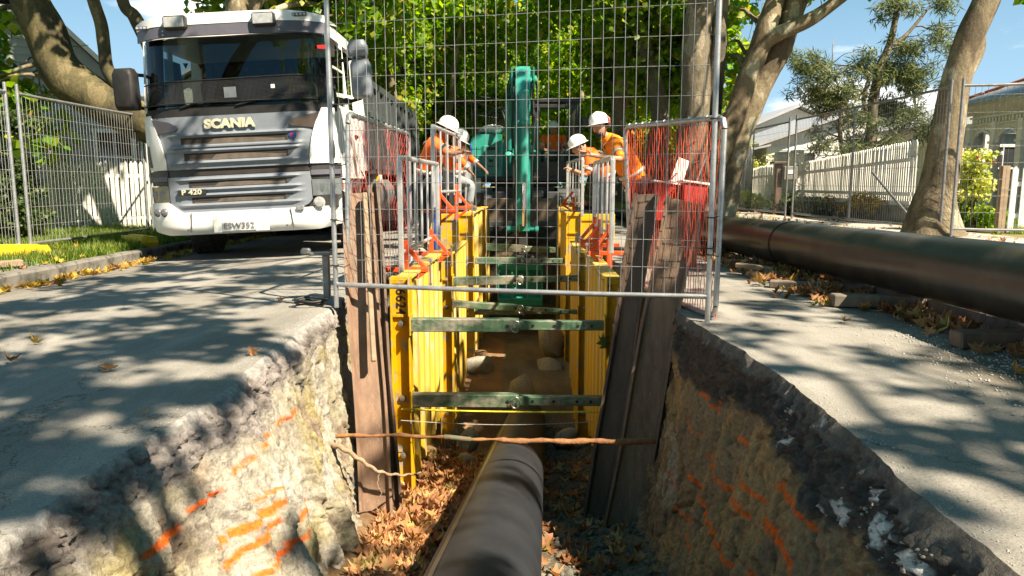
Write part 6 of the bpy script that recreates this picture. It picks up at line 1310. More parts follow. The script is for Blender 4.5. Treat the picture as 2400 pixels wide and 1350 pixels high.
# second roof and house behind on the left, seen through the gap
HB = thing('house', 'pale house roof showing in the gap left of the truck mirror', 'house', (-9, 30, 0), world=True)
mb = MB().prism([(-16, -.1), (-8.6, -.1), (-8.6, 3.4), (-12.3, 5.2), (-16, 3.4)], 30, 40); part('wall', mb, 'weather_white', HB); mb = MB().prism([(-16.4, 3.2), (-12.3, 5.3), (-8.2, 3.2), (-8.2, 3.3), (-12.3, 5.42), (-16.4, 3.3)], 29.6, 40.4); part('roof', mb, 'roof_grey', HB)

# right villa: verandah with arches, green boards
HV = thing('house', 'cream villa with arched verandah and green boards at the right edge', 'house', (13, 15, 0), world=True)
fx = 12.0  # verandah front line
mb = MB().box((16.6, 15.0, 1.3), (6.2, 10.0, 2.6)); part('wall', mb, 'sage', HV)
boards(HV, 10.0, 20.0, .2, 2.6, 13.46, 'sage', .15, 'y')
def arch_wall(x, y0, y1, zt, posts, parent, m):
    """verandah frieze with round-headed openings, facing -x"""
    for a, b_ in zip(posts[:-1], posts[1:]):
        n = 14; c = (a + b_) / 2; r = (b_ - a) / 2 - .07; zs = 1.86; mb = MB(); up = [(c + r * math.cos(q), zs + min(r, .36) * math.sin(q)) for q in np.linspace(math.pi, 0, n)]
        pr = [(a, .1), (a + .0, zt), (b_, zt), (b_, .1), (b_ - .07, .1)] + up[::-1] + [(a + .07, .1)]; mb.prism(pr, x, x + .09, 'x'); part('arch', mb, m, parent)
        mb = MB().prism([(c + r * .98 * math.cos(q), zs + min(r, .36) * .98 * math.sin(q)) for q in np.linspace(math.pi, 0, n)] + [(c + r * .86 * math.cos(q), zs + min(r, .36) * .84 * math.sin(q)) for q in np.linspace(0, math.pi, n)], x - .03, x + .02, 'x'); part('arch_moulding', mb, 'weather_white', parent)
posts = [11.2, 12.7, 14.2, 15.5, 16.7, 17.7, 18.7, 19.7]
arch_wall(fx, 11.2, 19.7, 2.62, posts, HV, 'cream')
for p in posts: mb = MB().box((fx - .02, p, 1.2), (.17, .17, 2.4), None, .012).box((fx - .03, p, 1.88), (.22, .22, .06), None, .01).box((fx - .03, p, .55), (.22, .22, .07), None, .01); part('verandah_post', mb, 'weather_white', HV)
for k in range(66): mb = MB().box((fx - .035, 11.3 + k * .125, 2.44), (.03, .055, .11), None, .008); part('dentil', mb, 'weather_white', HV)
mb = MB().box((fx - .04, 15.5, 2.53), (.06, 8.4, .05)).box((fx - .04, 15.5, 2.35), (.05, 8.4, .03)); part('cornice_moulding', mb, 'weather_white', HV)
mb = MB().prism([(fx - .35, 2.80), (fx + .0, 2.60), (13.6, 2.9), (13.6, 3.0)], 10.6, 20.3); part('eave', mb, 'cream', HV)
mb = MB().box((fx - .22, 15.4, 2.84), (.12, 9.8, .12), None, .02); part('gutter', mb, 'cream', HV)
A_ = Vector((fx - .35, 20.4, 2.90)); B_ = Vector((fx - .35, 8.0, 2.90)); C_ = Vector((15.6, 16.6, 4.55)); D_ = Vector((15.6, 8.0, 4.55)); n = 110; vs = []
for i in range(n + 1):
    f = i / n; o = .018 * (i % 2); p = A_.lerp(B_, f); q = C_.lerp(D_, max(0, (f - .31) / .69)) if f > .31 else A_.lerp(C_, f / .31); vs += [(p.x, p.y, p.z + o), (q.x, q.y, q.z + o)]
mb = MB().add(vs, [(2 * i, 2 * i + 1, 2 * i + 3, 2 * i + 2) for i in range(n)]); o = part('roof', mb, 'roof_grey', HV); o.modifiers.new('t', 'SOLIDIFY').thickness = .04
for k in range(12):
    p = A_.lerp(C_, k / 12); q = A_.lerp(C_, (k + .95) / 12); mb = MB().beam(p + Vector((0, 0, .03)), q + Vector((0, 0, .03)), .16, .08, .02); part('ridge_tile', mb, 'terracotta', HV)
vs = [(fx - .35, 20.4, 2.9), (19, 20.4, 2.9), (19, 16.6, 4.55), (15.6, 16.6, 4.55)]; mb = MB().add(vs, [(0, 1, 2, 3)]); o = part('roof_slope', mb, 'roof_grey', HV); o.modifiers.new('t', 'SOLIDIFY').thickness = .05
wv = window(HV, (fx + 1.3, 14.9, 1.35), .9, 1.7, bars=0, axis='y'); mb = MB().box((fx + 1.28, 16.4, 1.15), (.03, .85, 2.0), None, .01); part('door_leaf', mb, 'plank_dark', HV)
mb = MB().box((fx + .75, 15, .15), (1.4, 9.6, .14)); part('verandah_floor', mb, 'grey_timber', HV)
# pale houses behind
HW = thing('house', 'white weatherboard house with grey iron roofs in the middle right distance', 'house', (9, 29, 0), world=True)
mb = MB().prism([(9.3, 0), (17.5, 0), (17.5, 2.3), (13.5, 3.7), (9.3, 2.3)], 27.5, 35); part('wall', mb, 'weather_white', HW); boards(HW, 9.3, 17.5, .2, 2.3, 27.46, 'weather_white', .17)
mb = MB().prism([(8.9, 2.2), (13.4, 3.75), (17.9, 2.2), (17.9, 2.3), (13.4, 3.87), (8.9, 2.3)], 27.1, 35.4); part('roof', mb, 'roof_grey', HW)
mb = MB().prism([(8.2, 1.95), (9.3, 2.2), (9.3, 2.27), (8.2, 2.02)], 27, 35); part('verandah_roof', mb, 'roof_grey', HW); window(HW, (10.6, 27.42, 1.35), 1.0, 1.3); window(HW, (13.2, 27.42, 1.35), 1.0, 1.3)
for y in (27.3, 29.5, 31.7): mb = MB().box((8.3, y, 1.0), (.1, .1, 1.95)); part('verandah_post', mb, 'weather_white', HW)
mb = MB().box((12.2, 29.5, 3.35), (.3, .3, .5)).box((12.2, 29.5, 3.6), (.38, .38, .06)); part('chimney', mb, 'terracotta', HW)
HZ = thing('house', 'grey-green house wing with a deep verandah just behind the leaning right tree', 'house', (13, 22, 0), world=True)
mb = MB().box((15.2, 24.0, 1.25), (4.6, 4.5, 2.5)); part('wall', mb, 'cream', HZ); mb = MB().prism([(12.0, 2.55), (12.1, 2.45), (18, 2.6), (18, 3.6), (15.2, 3.6)], 21.4, 26.6); part('roof', mb, 'roof_grey', HZ)
for x in (12.3, 13.6, 14.9): mb = MB().box((x, 21.6, 1.2), (.12, .12, 2.4)).beam((x, 21.6, 2.1), (x + .35, 21.6, 2.42), .05, .06); part('verandah_post', mb, 'weather_white', HZ)
mb = MB().box((13.9, 21.55, 2.36), (3.6, .04, .16)); part('frieze', mb, 'weather_white', HZ); window(HZ, (14.2, 21.72, 1.3), 1.1, 1.3)
HX = thing('house', 'low white cottage with a grey roof and small verandah behind the stone letterbox', 'house', (11, 38, 0), world=True)
mb = MB().prism([(9.6, 0), (19, 0), (19, 2.6), (14.3, 4.6), (9.6, 2.6)], 38, 47); part('wall', mb, 'weather_white', HX); mb = MB().prism([(9.0, 2.4), (14.3, 4.65), (19.6, 2.4), (19.6, 2.52), (14.3, 4.8), (9.0, 2.52)], 37.4, 47.5); part('roof', mb, 'roof_grey', HX); window(HX, (11.2, 37.9, 1.4), 1.1, 1.4); boards(HX, 9.6, 19, .2, 2.4, 37.96, 'weather_white', .2)
mb = MB().prism([(8.3, 1.9), (11.5, 2.3), (11.5, 2.4), (8.3, 2.0)], 35.5, 38); part('porch_roof', mb, 'roof_grey', HX)
for x in (8.4, 9.4, 10.4, 11.4): mb = MB().box((x, 35.6, 1.0), (.12, .12, 2.0)); part('porch_post', mb, 'weather_white', HX)
HY = thing('house', 'distant house with a steep dormer gable by the far end of the right fence', 'house', (9, 56, 0), world=True)
mb = MB().prism([(17, 0), (27, 0), (27, 2.6), (22, 4.6), (17, 2.6)], 56, 64); part('wall', mb, 'roof_grey', HY); mb = MB().prism([(18.0, 2.6), (19.8, 2.6), (18.9, 5.2)], 55.2, 58); part('dormer', mb, 'weather_white', HY); mb = MB().prism([(16.5, 2.4), (22, 4.7), (27.5, 2.4), (27.5, 2.55), (22, 4.85), (16.5, 2.55)], 55.5, 64.5); part('roof', mb, 'roof_grey', HY)
# fences on the right
pickets('picket_fence', 'white picket fence rising on a low wall, right of the feathery tree', ((7.45, 13.9), (7.42, 19.4)), .98, .42, .083, .062, hfn=lambda f: 1.28 - .28 * f)
t = thing('low_wall', 'low mossy concrete wall under the white picket fence', 'wall', (7.45, 16.5, .1), world=True); mb = MB().box((7.46, 16.6, .26), (.22, 5.7, .38), None, .02); part('wall', mb, 'kerb', t)
pickets('picket_fence', 'older white picket fence beside the stone letterbox, behind the dark hedge', ((7.4, 19.9), (7.35, 23.6)), 1.15, .1, .095, .072, hfn=lambda f: 1.0 + .12 * math.sin(f * 3.1))
for k, (x, y, lab) in enumerate(((7.42, 19.55, 'white square gate post, nearer of the pair by the feathery tree'), (7.38, 20.6, 'white square gate post, farther of the pair by the feathery tree'))):
    t = thing('gate_post', lab, 'post', (x, y, .1), world=True); mb = MB().box((x, y, .85), (.3, .3, 1.5), None, .02).box((x, y, 1.62), (.38, .38, .07), None, .02).box((x, y, 1.69), (.28, .28, .08), None, .02); part('post', mb, 'picket', t)
pickets('picket_fence', 'white picket fence with round tips at the far right edge in front of the verandah', ((7.74, 11.55), (10.5, 11.2)), 1.02, .12, .155, .085)
t = thing('fence_post', 'grey timber end post of the far right picket fence', 'post', (7.95, 11.6, .1), world=True); mb = MB().box((7.62, 11.58, .62), (.13, .10, 1.04), None, .01); part('post', mb, 'plank_wood', t)
pickets('paling_fence', 'weathered grey paling fence at the far end of the right footpath', ((7.3, 24.5), (7.5, 34.0)), 1.25, .1, .15, .13, 'grey_timber', hfn=lambda f: 1.1)
t = thing('letterbox', 'square stone letterbox on a dark post beside the older picket fence', 'letterbox', (6.75, 18.6, .1), world=True)
mb = MB().box((6.62, 18.6, .72), (.15, .15, 1.25), None, .01).box((6.62, 18.6, 1.38), (.36, .30, .06), None, .01); part('post', mb, 'plank_dark', t); mb = MB().box((6.86, 18.55, 1.12), (.34, .28, .34), None, .02); lb = part('box', mb, 'letterbox', t); mb = MB().box((6.86, 18.405, 1.15), (.20, .012, .09)); part('slot', mb, 'white', lb)

# ------------------------------------------------------------------ overhead cables
def wire_line(label, a, b_, sag, r=.012):
    t = thing('power_cable', label, 'cable', a, world=True, group='overhead power cables'); a, b_ = Vector(a), Vector(b_)
    mb = MB().tube([a.lerp(b_, f) + Vector((0, 0, -sag * 4 * f * (1 - f))) for f in np.linspace(0, 1, 20)], r, 5); part('strand', mb, 'cable', t)
wire_line('overhead cable crossing the sky right of the big tree, uppermost', (6.9, 20, 8.2), (13, 44, 7.0), .4, .011); wire_line('overhead cable crossing the sky right of the big tree, middle one', (6.0, 22, 7.2), (14, 46, 6.6), .5, .011); wire_line('overhead cable crossing the sky right of the big tree, lowest', (5.9, 22, 6.4), (14, 46, 6.2), .4, .011)
wire_line('overhead cable in the patch of sky left of the truck, upper one', (-16, 24, 7.4), (-6, 24, 6.8), .2, .010); wire_line('overhead cable in the patch of sky left of the truck, lower one', (-16, 24, 7.25), (-6, 24, 6.45), .2, .010)
# ------------------------------------------------------------------ trees
def leaf_cloud(name, C_, rad, n, size, seed, kind='quad', up=.35, flat=.75):
    """n leaves scattered in blobs: C_ (k,3) centres, rad (k,) radii"""
    rg = np.random.default_rng(seed); C_ = np.asarray(C_, float); rad = np.asarray(rad, float); w = rad ** 2.2; k = rg.choice(len(C_), n, p=w / w.sum())
    d = rg.normal(size=(n, 3)); d /= np.linalg.norm(d, axis=1)[:, None]; rr_ = rg.random(n) ** .45
    P = C_[k] + d * (rr_ * rad[k])[:, None] * np.array([1, 1, flat]); s = size * (0.6 + .7 * rg.random(n))
    nrm = rg.normal(size=(n, 3)) * .8 + d * .5 + np.array([0, 0, up]); nrm /= np.linalg.norm(nrm, axis=1)[:, None]
    t = rg.normal(size=(n, 3)) + np.array([0, 0, -.5]); t -= nrm * (t * nrm).sum(1)[:, None]; t /= np.linalg.norm(t, axis=1)[:, None]; b_ = np.cross(nrm, t)
    if kind == 'quad': L = [(0, 0, 0), (.42, .45, .06), (0, 1.0, -.05), (-.42, .45, .06)]; F = [[0, 1, 2], [0, 2, 3]]
    elif kind == 'maple':
        L = [(0, 0, 0), (.30, .05, .03), (.52, .38, .06), (.27, .42, .02), (.32, .78, .03), (.10, .66, 0), (0, 1.05, -.06), (-.10, .66, 0), (-.32, .78, .03), (-.27, .42, .02), (-.52, .38, .06), (-.30, .05, .03), (0, .4, -.02)]
        F = [[12, i, (i + 1) % 12] for i in range(12)]
    else: L = [(0, 0, 0), (.09, .4, 0), (0, 1.3, -.1), (-.09, .4, 0)]; F = [[0, 1, 2], [0, 2, 3]]
    L = np.array(L); F = np.array(F); m = len(L)
    V = P[:, None] + (b_[:, None] * L[None, :, :1] + t[:, None] * L[None, :, 1:2] + nrm[:, None] * L[None, :, 2:]) * s[:, None, None]
    return np_mesh(name, V.reshape(-1, 3), (F[None] + (np.arange(n) * m)[:, None, None]).reshape(-1, 3))
def blobs(cs, per, r0, r1, seed):
    """cs: list of (centre, (rx, ry, rz)); scatter clump centres in those ellipsoids, mostly near their skin"""
    rg = np.random.default_rng(seed); C_ = []; Rr = []
    for (c, r), n in zip(cs, per):
        d = rg.normal(size=(n, 3)); d /= np.linalg.norm(d, axis=1)[:, None]; q = rg.random(n) ** .33
        C_.append(np.array(c) + d * q[:, None] * np.array(r)); Rr.append(r0 + (r1 - r0) * rg.random(n))
    return np.concatenate(C_), np.concatenate(Rr)
def limb(mb, a, b_, r0, r1, seed, wob=.12, n=7, k=7):
    a, b_ = Vector(a), Vector(b_); L = (b_ - a).length; pts = []
    for i in range(n + 1):
        f = i / n; o = Vector((mnoise.noise(Vector((f * 2.3, seed, 1))), mnoise.noise(Vector((f * 2.3, seed, 7))), mnoise.noise(Vector((f * 2.3, seed, 13))))) * L * wob * math.sin(f * math.pi)
        pts.append(a.lerp(b_, f) + o + Vector((0, 0, L * .05 * math.sin(f * math.pi))))
    mb.tube(pts, [r0 + (r1 - r0) * i / n for i in range(n + 1)], k); return pts
def tree(label, trunks, crown, per, nleaf, lsize, seed, bark='bark', leafm='leaf', cat='tree', name='plane_tree', lkind='quad', r0=.45, r1=.9, nb=26, grp=None, flat=.75, extra=None):
    """trunks: [(points, radii)], first one rooted at the ground; crown: ellipsoids"""
    base = trunks[0][0][0]; t = thing(name, label, cat, tuple(base), world=True, group=grp); rr = random.Random(seed)
    ends = []
    for i, (pts, rad) in enumerate(trunks):
        c_ = curve(pts, 6); rs = np.interp(np.linspace(0, 1, len(c_)), np.linspace(0, 1, len(rad)), rad); mb = MB()
        mb.tube([p + Vector((mnoise.noise(p * 1.3 + Vector((seed, 0, 0))), mnoise.noise(p * 1.3 + Vector((0, seed, 0))), 0)) * rs[q] * .25 for q, p in enumerate(c_)], [r * (1 + .12 * mnoise.noise(p * 2.1)) * (1 + (.45 * max(0, 1 - q / 5) if i == 0 and q < 5 else 0)) for q, (r, p) in enumerate(zip(rs, c_))], 16)
        part('trunk', mb, bark, t, angle=80); ends.append((c_, rs))
    C_, Rr = blobs(crown, per, r0, r1, seed)
    mb = MB()
    idx = np.linspace(0, len(C_) - 1, min(nb, len(C_))).astype(int)
    for q in idx:
        tgt = Vector(C_[q]); best = None
        for c_, rs in ends:
            for j in range(len(c_) // 2, len(c_), 2):
                p = c_[j]
                if p.z > tgt.z + .3: continue
                d = (p - tgt).length + (tgt.z - p.z) * -.2
                if best is None or d < best[0]: best = (d, p, rs[j])
        if best is None: continue
        d, p, r = best
        if d < .4: continue
        pt = limb(mb, p, tgt, min(r * .55, .02 + d * .022), .012, q + seed, .16, 7, 6)
        for z in range(2):
            s_ = pt[rr.randint(3, 6)]; limb(mb, s_, s_ + Vector((rr.uniform(-1, 1), rr.uniform(-1, 1), rr.uniform(-.2, .9))) * rr.uniform(.5, 1.1), .016, .005, z + q, .2, 4, 4)
    if mb.v: part('branches', mb, bark if bark != 'bark_moss' else 'bark', t, angle=80, kind='stuff')
    me = leaf_cloud('crown', C_ - np.array(OFF[t.name]), Rr, nleaf, lsize, seed, lkind, flat=flat); put('crown', me, leafm, t); return t
def rad(*r): return list(r)
SH = .22
# left
tree('mossy old tree leaning far left over the wire fence, curving from behind the truck',
     [([(-5.45, 13.4, -.1), (-5.5, 13.3, .9), (-5.85, 13.1, 1.66), (-6.35, 13, 1.93), (-6.95, 13, 2.2), (-7.42, 13, 2.5), (-7.72, 13, 2.9), (-7.93, 13, 3.4), (-8.08, 12.9, 3.95), (-8.2, 12.6, 5.2), (-8.0, 12.3, 6.8)], rad(.42, .38, .34, .31, .33, .34, .36, .33, .30, .26, .2)),
      ([(-6.4, 13, 1.95), (-6.66, 13, 2.45), (-6.88, 13, 2.80), (-6.93, 13, 3.2), (-6.95, 13, 3.55), (-7.05, 13, 3.95), (-7.2, 12.8, 5.0), (-7.1, 12.6, 6.2)], rad(.15, .12, .105, .10, .095, .08)),
      ([(-5.75, 13.1, 1.6), (-5.95, 13, 2.4), (-6.17, 13, 3.2), (-6.36, 13, 3.65), (-6.56, 13, 3.95), (-6.6, 12.8, 5.2), (-6.2, 12.6, 6.5)], rad(.15, .125, .115, .10, .09, .07))],
     [((-7.2, 12, 7.6), (3.2, 3.2, 1.8)), ((-9.3, 13, 3.5), (1.0, .8, .7)), ((-8.9, 13.0, 2.3), (.9, .6, .9))], [60, 5, 10], 11000, .20, 11, 'bark_moss', 'leaf', nb=20)
for k, (x, y, r_, lab) in enumerate(((-5.25, 14.9, .25, 'plane tree trunk rising straight behind the truck roof, pale patched bark'), (-5.05, 17.2, .33, 'thicker brown plane tree trunk behind the right side of the truck roof'))):
    tree(lab, [([(x, y, -.1), (x + .05, y, 2), (x - .03, y, 4), (x + .1, y - .1, 6.5), (x + .3, y - .3, 8.6)], rad(r_ * 1.15, r_, r_ * .95, r_ * .8, r_ * .5)), ([(x, y, 3.9), (x + .9, y + .4, 5.6), (x + 2.0, y + .5, 7.4)], rad(r_ * .7, r_ * .5, r_ * .3))],
         [((x + .6, y, 8.0), (3.6, 3.6, 2.6)), ((x + .4, y + 2.0, 5.0), (2.4, 1.4, 1.6))], [95, 26], 15000, .20, 31 + k, 'bark', 'leaf', r0=.5, r1=.95)
# right of the trench: cluster with spreading forks
tree('big plane tree right of the trench with two long limbs forking up to the right',
     [([(3.85, 15.1, .08), (4.02, 15, .9), (4.12, 15, 1.4), (4.4, 15, 2.2), (4.73, 15, 3.2), (5.0, 15, 4.0), (5.25, 15, 4.8), (5.7, 14.6, 6.6)], rad(.34, .30, .24, .22, .20, .19, .17, .12)),
      ([(4.2, 15.2, .08), (4.30, 15.2, 1.1), (4.62, 15.2, 2.05), (5.1, 15.2, 3.15), (5.5, 15.2, 4.15), (5.75, 15.2, 4.9), (6.3, 15.4, 6.8)], rad(.36, .33, .28, .25, .25, .23, .15)),
      ([(4.72, 15, 3.3), (4.95, 14.9, 3.62), (5.3, 14.8, 3.80), (5.7, 14.7, 3.98), (6.1, 14.6, 4.25), (6.7, 14.3, 4.75), (7.4, 14.0, 5.4)], rad(.15, .15, .14, .12, .10, .07))],
     [((4.6, 15.5, 8.4), (4.2, 4.2, 2.8)), ((4.9, 17.5, 3.6), (.8, .8, 1.3)), ((6.6, 15.0, 5.05), (1.3, .9, .45))], [24, 8, 10], 6500, .2, 41, 'bark', 'leaf', nb=30)
tree('thick straight plane tree trunk just left of the right fence post', [([(3.50, 14.8, .08), (3.54, 14.8, 2), (3.6, 14.8, 4), (3.75, 14.6, 6.6), (3.6, 14.5, 8.5)], rad(.33, .29, .27, .2, .12)), ([(3.95, 15.6, .1), (4.1, 15.6, 2.1), (4.2, 15.6, 4.2), (4.4, 15.6, 6.5)], rad(.22, .20, .18, .13)), ([(3.72, 15.2, .1), (3.85, 15.4, 2.4), (3.98, 15.5, 4.4)], rad(.10, .09, .07))],
     [((2.9, 14.6, 8.2), (3.6, 3.6, 2.6))], [14], 3400, .2, 47, 'bark_dark', 'leaf')
tree('slim grey plane tree trunk right of the excavator cab', [([(2.95, 20, .05), (2.9, 20, 1.6), (2.82, 20, 2.8), (2.9, 20, 4.4), (2.4, 20, 7.2)], rad(.25, .21, .20, .22, .14)), ([(2.86, 20, 3.2), (3.3, 20, 4.4), (4.1, 20, 6.5)], rad(.14, .11, .07))],
     [((2.6, 20.5, 6.4), (3.4, 3, 2.6)), ((3.6, 21.5, 3.9), (1.5, 1.2, 1.3))], [50, 34], 17000, .18, 53, 'bark', 'leaf')
tree('dark slanting trunk behind the bearded man and the right red panel', [([(3.6, 18, .05), (3.45, 18, 1.5), (3.5, 18, 2.6), (3.0, 18, 4.6), (2.6, 18, 7)], rad(.30, .27, .22, .17, .1)), ([(4.0, 18, .1), (3.8, 18, 1.1), (3.55, 18, 1.8)], rad(.14, .14, .12))],
     [((3.4, 18.5, 5.8), (2.6, 2.2, 1.8)), ((4.0, 19, 3.6), (.9, .8, 1.0))], [70, 22], 16000, .2, 59, 'bark_dark', 'leaf')
# the leaning tree by the right fence
tree('brown tree trunk leaning right in front of the cream villa, beside the right fence post',
     [([(6.38, 11.25, .05), (6.46, 11.3, .95), (6.53, 11.3, 1.7), (6.58, 11.3, 2.35), (6.73, 11.3, 2.95), (6.92, 11.3, 3.5), (7.1, 11.2, 4.1), (7.5, 11, 5.6), (7.6, 10.6, 7.0)], rad(.30, .255, .22, .20, .185, .18, .17, .14, .1)),
      ([(6.62, 11.3, 2.2), (6.9, 11.35, 2.75), (6.97, 11.35, 3.0)], rad(.09, .085, .05))],
     [((7.2, 10.6, 7.6), (3.4, 3.4, 2.2)), ((7.9, 12.4, 4.35), (1.0, .6, .35))], [16, 5], 4000, .19, 61, 'bark', 'leaf')
# the feathery grey-green tree
fc = [((7.95, 19, 3.3), (1.0, .7, .55)), ((7.5, 19, 3.9), (.6, .5, .35)), ((8.6, 19, 2.75), (.9, .7, .5)), ((8.2, 19, 1.9), (.7, .6, .5)), ((9.2, 19, 3.9), (.8, .6, .5)), ((10.0, 19, 3.5), (.9, .6, .55)), ((9.7, 19, 2.6), (.7, .6, .5)), ((9.3, 19, 1.4), (1.0, .7, .7)), ((8.6, 19, 1.1), (.7, .6, .6)), ((10.3, 19, 4.3), (.9, .6, .35)), ((9.5, 19, 5.1), (1.3, .6, .4)), ((10.5, 19, 2.2), (.5, .5, .4))]
tree('feathery grey-green tree with a crooked trunk behind the white picket fence',
     [([(8.8, 19, .1), (8.98, 19, 1.2), (9.08, 19, 2.25), (9.05, 19, 2.9), (9.15, 19, 3.7), (9.4, 19, 4.4), (9.5, 19, 5.5)], rad(.17, .15, .14, .125, .10, .08, .05)),
      ([(8.9, 19, .5), (9.2, 18.9, 1.2), (9.5, 18.9, 1.85), (9.75, 18.9, 2.2), (10.1, 18.9, 2.7)], rad(.08, .07, .05, .03)),
      ([(8.75, 19, .5), (8.5, 19, 1.2), (8.28, 19, 2.0), (8.3, 19, 2.7), (8.55, 19, 2.85)], rad(.08, .06, .05, .035)),
      ([(9.1, 19, 2.6), (8.85, 19, 2.75), (8.82, 19, 3.1), (8.9, 19, 3.5), (8.7, 19, 3.7), (9.1, 19, 3.78)], rad(.06, .055, .05, .03)),
      ([(9.3, 19, 4.2), (9.75, 19, 4.5), (10.3, 19, 5.2)], rad(.06, .045, .03))],
     fc, [26, 12, 22, 14, 16, 22, 14, 26, 16, 12, 14, 8], 21000, .15, 71, 'bark_dark', 'leaf_wattle', name='feathery_tree', lkind='fine', r0=.16, r1=.34, nb=60)
# avenue beyond the excavator: one object per tree, sharing a few built crowns
def avenue_proto(seed, spread, leafm, bark='bark', low=1.9):
    rr = random.Random(seed); x = 0; tk = [([(0, 0, 0), (rr.uniform(-.2, .2), 0, 1.2), (rr.uniform(-.3, .3), 0, 2.6), (rr.uniform(-.5, .5), 0, 5)], rad(.24, .2, .17, .1))]
    for k in range(3):
        an = rr.uniform(0, 6.28); tk.append(([(0, 0, .6 + .4 * k), (math.cos(an) * .6, math.sin(an) * .5, 2.2 + .3 * k), (math.cos(an) * 1.6, math.sin(an) * 1.4, 5)], rad(.13, .10, .05)))
    return tree('proto', tk, [((0, 0, 5.2), (spread, spread, 2.6)), ((0, 0, 3.0), (spread * .85, spread * .8, 1.45))], [36, 84], 26000, .165, seed, bark, leafm, r0=.4, r1=.85, nb=44)
PR = [avenue_proto(101, 3.6, 'leaf', 'bark_olive'), avenue_proto(102, 3.3, 'leaf', 'bark_olive'), avenue_proto(103, 3.4, 'leaf_yel', 'bark_olive')]
spots = [(-3.9, 24.5, 0, 'multi-stemmed plane tree behind the tipper body, nearest of the left avenue trees'), (-4.4, 31, 1, 'second avenue tree on the left beyond the tipper body'), (-4.2, 38, 2, 'third avenue tree on the left, yellowing'), (-4.5, 46, 0, 'fourth avenue tree on the left, dark and distant'), (-4.3, 55, 1, 'far avenue tree on the left, at the end of the row'),
         (4.6, 26, 1, 'avenue tree straight behind the bearded man, right of the cab'), (4.4, 33, 2, 'yellow-green avenue tree right of the excavator roof'), (4.5, 41, 0, 'third avenue tree in the right row'), (4.3, 50, 2, 'fourth avenue tree in the right row, pale and sunlit'), (4.5, 60, 1, 'last avenue tree in the right row'),
         (-1.6, 34, 0, 'plane tree with crowded stems straight left of the excavator arm'), (-2.3, 44, 1, 'plane tree seen through the left half of the foreground panel'), (1.2, 52, 2, 'sunlit tree filling the gap above the excavator'), (1.9, 42, 0, 'tree standing behind the excavator roof'), (-7.8, 30, 1, 'leafy tree above the truck roof, further left'), (-.2, 62, 1, 'tree closing the far end of the street'), (-6.6, 40, 0, 'tree far behind the truck roof'), (3.2, 66, 2, 'pale tree at the far right end of the street'), (-3.4, 66, 0, 'dark tree at the far left end of the street'), (.3, 47, 1, 'tree straight above the tip of the excavator boom'), (.7, 74, 0, 'farthest tree of all, in the middle of the street end')]
for k, (x, y, q, lab) in enumerate(spots):
    o = PR[q] if k == [i for i, s_ in enumerate(spots) if s_[2] == q][0] else copy_tree(PR[q])
    o.location = (x, y, 0); o.rotation_euler = (0, 0, k * 1.9); o['label'] = lab; o['group'] = 'plane trees lining the street'; sc_ = (.92 + .16 * ((k * 37) % 10) / 10) * (1.55 if y > 40 else 1); o.scale = (sc_, sc_, sc_)
for k, (x, y, q, sc_, lab) in enumerate(((-4.8, -15, 0, 1.5, 'plane tree on the left verge behind the camera'), (5.2, -19, 1, 1.45, 'plane tree on the right verge far behind the camera'), (-2.5, -27, 0, 1.6, 'plane tree closing the street behind the camera, left'), (3.5, -30, 1, 1.6, 'plane tree closing the street behind the camera, right'), (-9.5, -24, 1, 1.6, 'plane tree behind the camera beyond the left verge'))):
    o = copy_tree(PR[q]); o.location = (x, y, 0); o.rotation_euler = (0, 0, k * 2.3); o['label'] = lab; o['group'] = 'plane trees lining the street'; o.scale = (sc_,) * 3
# extra slim stems that crowd the street's left side
for k, (x0, x1, y, r_, lab) in enumerate(((-2.85, -3.5, 21.5, .15, 'pale stem leaning left behind the tipper body'), (-2.55, -1.6, 22.0, .12, 'slim stem leaning right just left of the hard hats'), (-1.75, -1.9, 25, .17, 'mottled upright stem behind the hard hats'), (-1.2, -1.05, 27, .16, 'upright stem left of the excavator hand rail'), (2.1, 2.4, 26, .13, 'slim dark stem just right of the excavator roof'))):
    tree(lab, [([(x0, y, 0), (x0 + (x1 - x0) * .3, y, 1.5), (x0 + (x1 - x0) * .8, y, 3.2), (x1, y, 4.6), (x1 + (x1 - x0) * .6, y, 7)], rad(r_ * 1.3, r_, r_ * .85, r_ * .7, r_ * .4))], [((x1, y + .3, 5.6), (1.8, 1.6, 1.6)), ((x1 * .9, y + 1, 3.2), (1.5, .8, .8))], [24, 14], 6500, .19, 200 + k, 'bark_olive', 'leaf' if k % 2 else 'leaf_yel', nb=10, name='young_plane_tree')
rgw = np.random.default_rng(77); wc = [(x, 84 + rgw.normal() * 3, rgw.uniform(.3, 7)) for x in np.linspace(-34, 16, 150)]
put('distant_wood', leaf_cloud('distant_wood', wc, [1.9] * len(wc), 26000, .42, 78), 'leaf', kind='stuff', label='distant mass of trees closing the end of the street')
# street trees behind and beside the camera: they throw the dappled shade
SHADE = [((6.0, 4.9), [((.6, 6.0, 6.8), (2.2, 1.9, 1.0)), ((6.4, 3.6, 6.9), (3.0, 3.2, 1.2)), ((3.2, 9.0, 7.2), (2.6, 1.8, 1.0)), ((1.6, 3.2, 6.7), (1.9, 1.6, .9))], [20, 74, 14, 46], 'tall plane tree standing on the right verge beside the camera'),
         ((6.1, -2.2), [((1.5, -.9, 6.7), (2.2, 3.0, 1.1)), ((6.9, -1.2, 6.9), (3.2, 2.6, 1.1))], [180, 54], 'plane tree on the right verge just behind the camera'),
         ((6.2, -9.5), [((3.0, -5.6, 6.8), (3.6, 2.6, 1.1))], [140], 'plane tree on the right verge well behind the camera'),
         ((-6.6, 3.5), [((-5.0, 3.0, 7.0), (3.0, 3.4, 1.2))], [90], 'plane tree on the left verge beside the camera')]
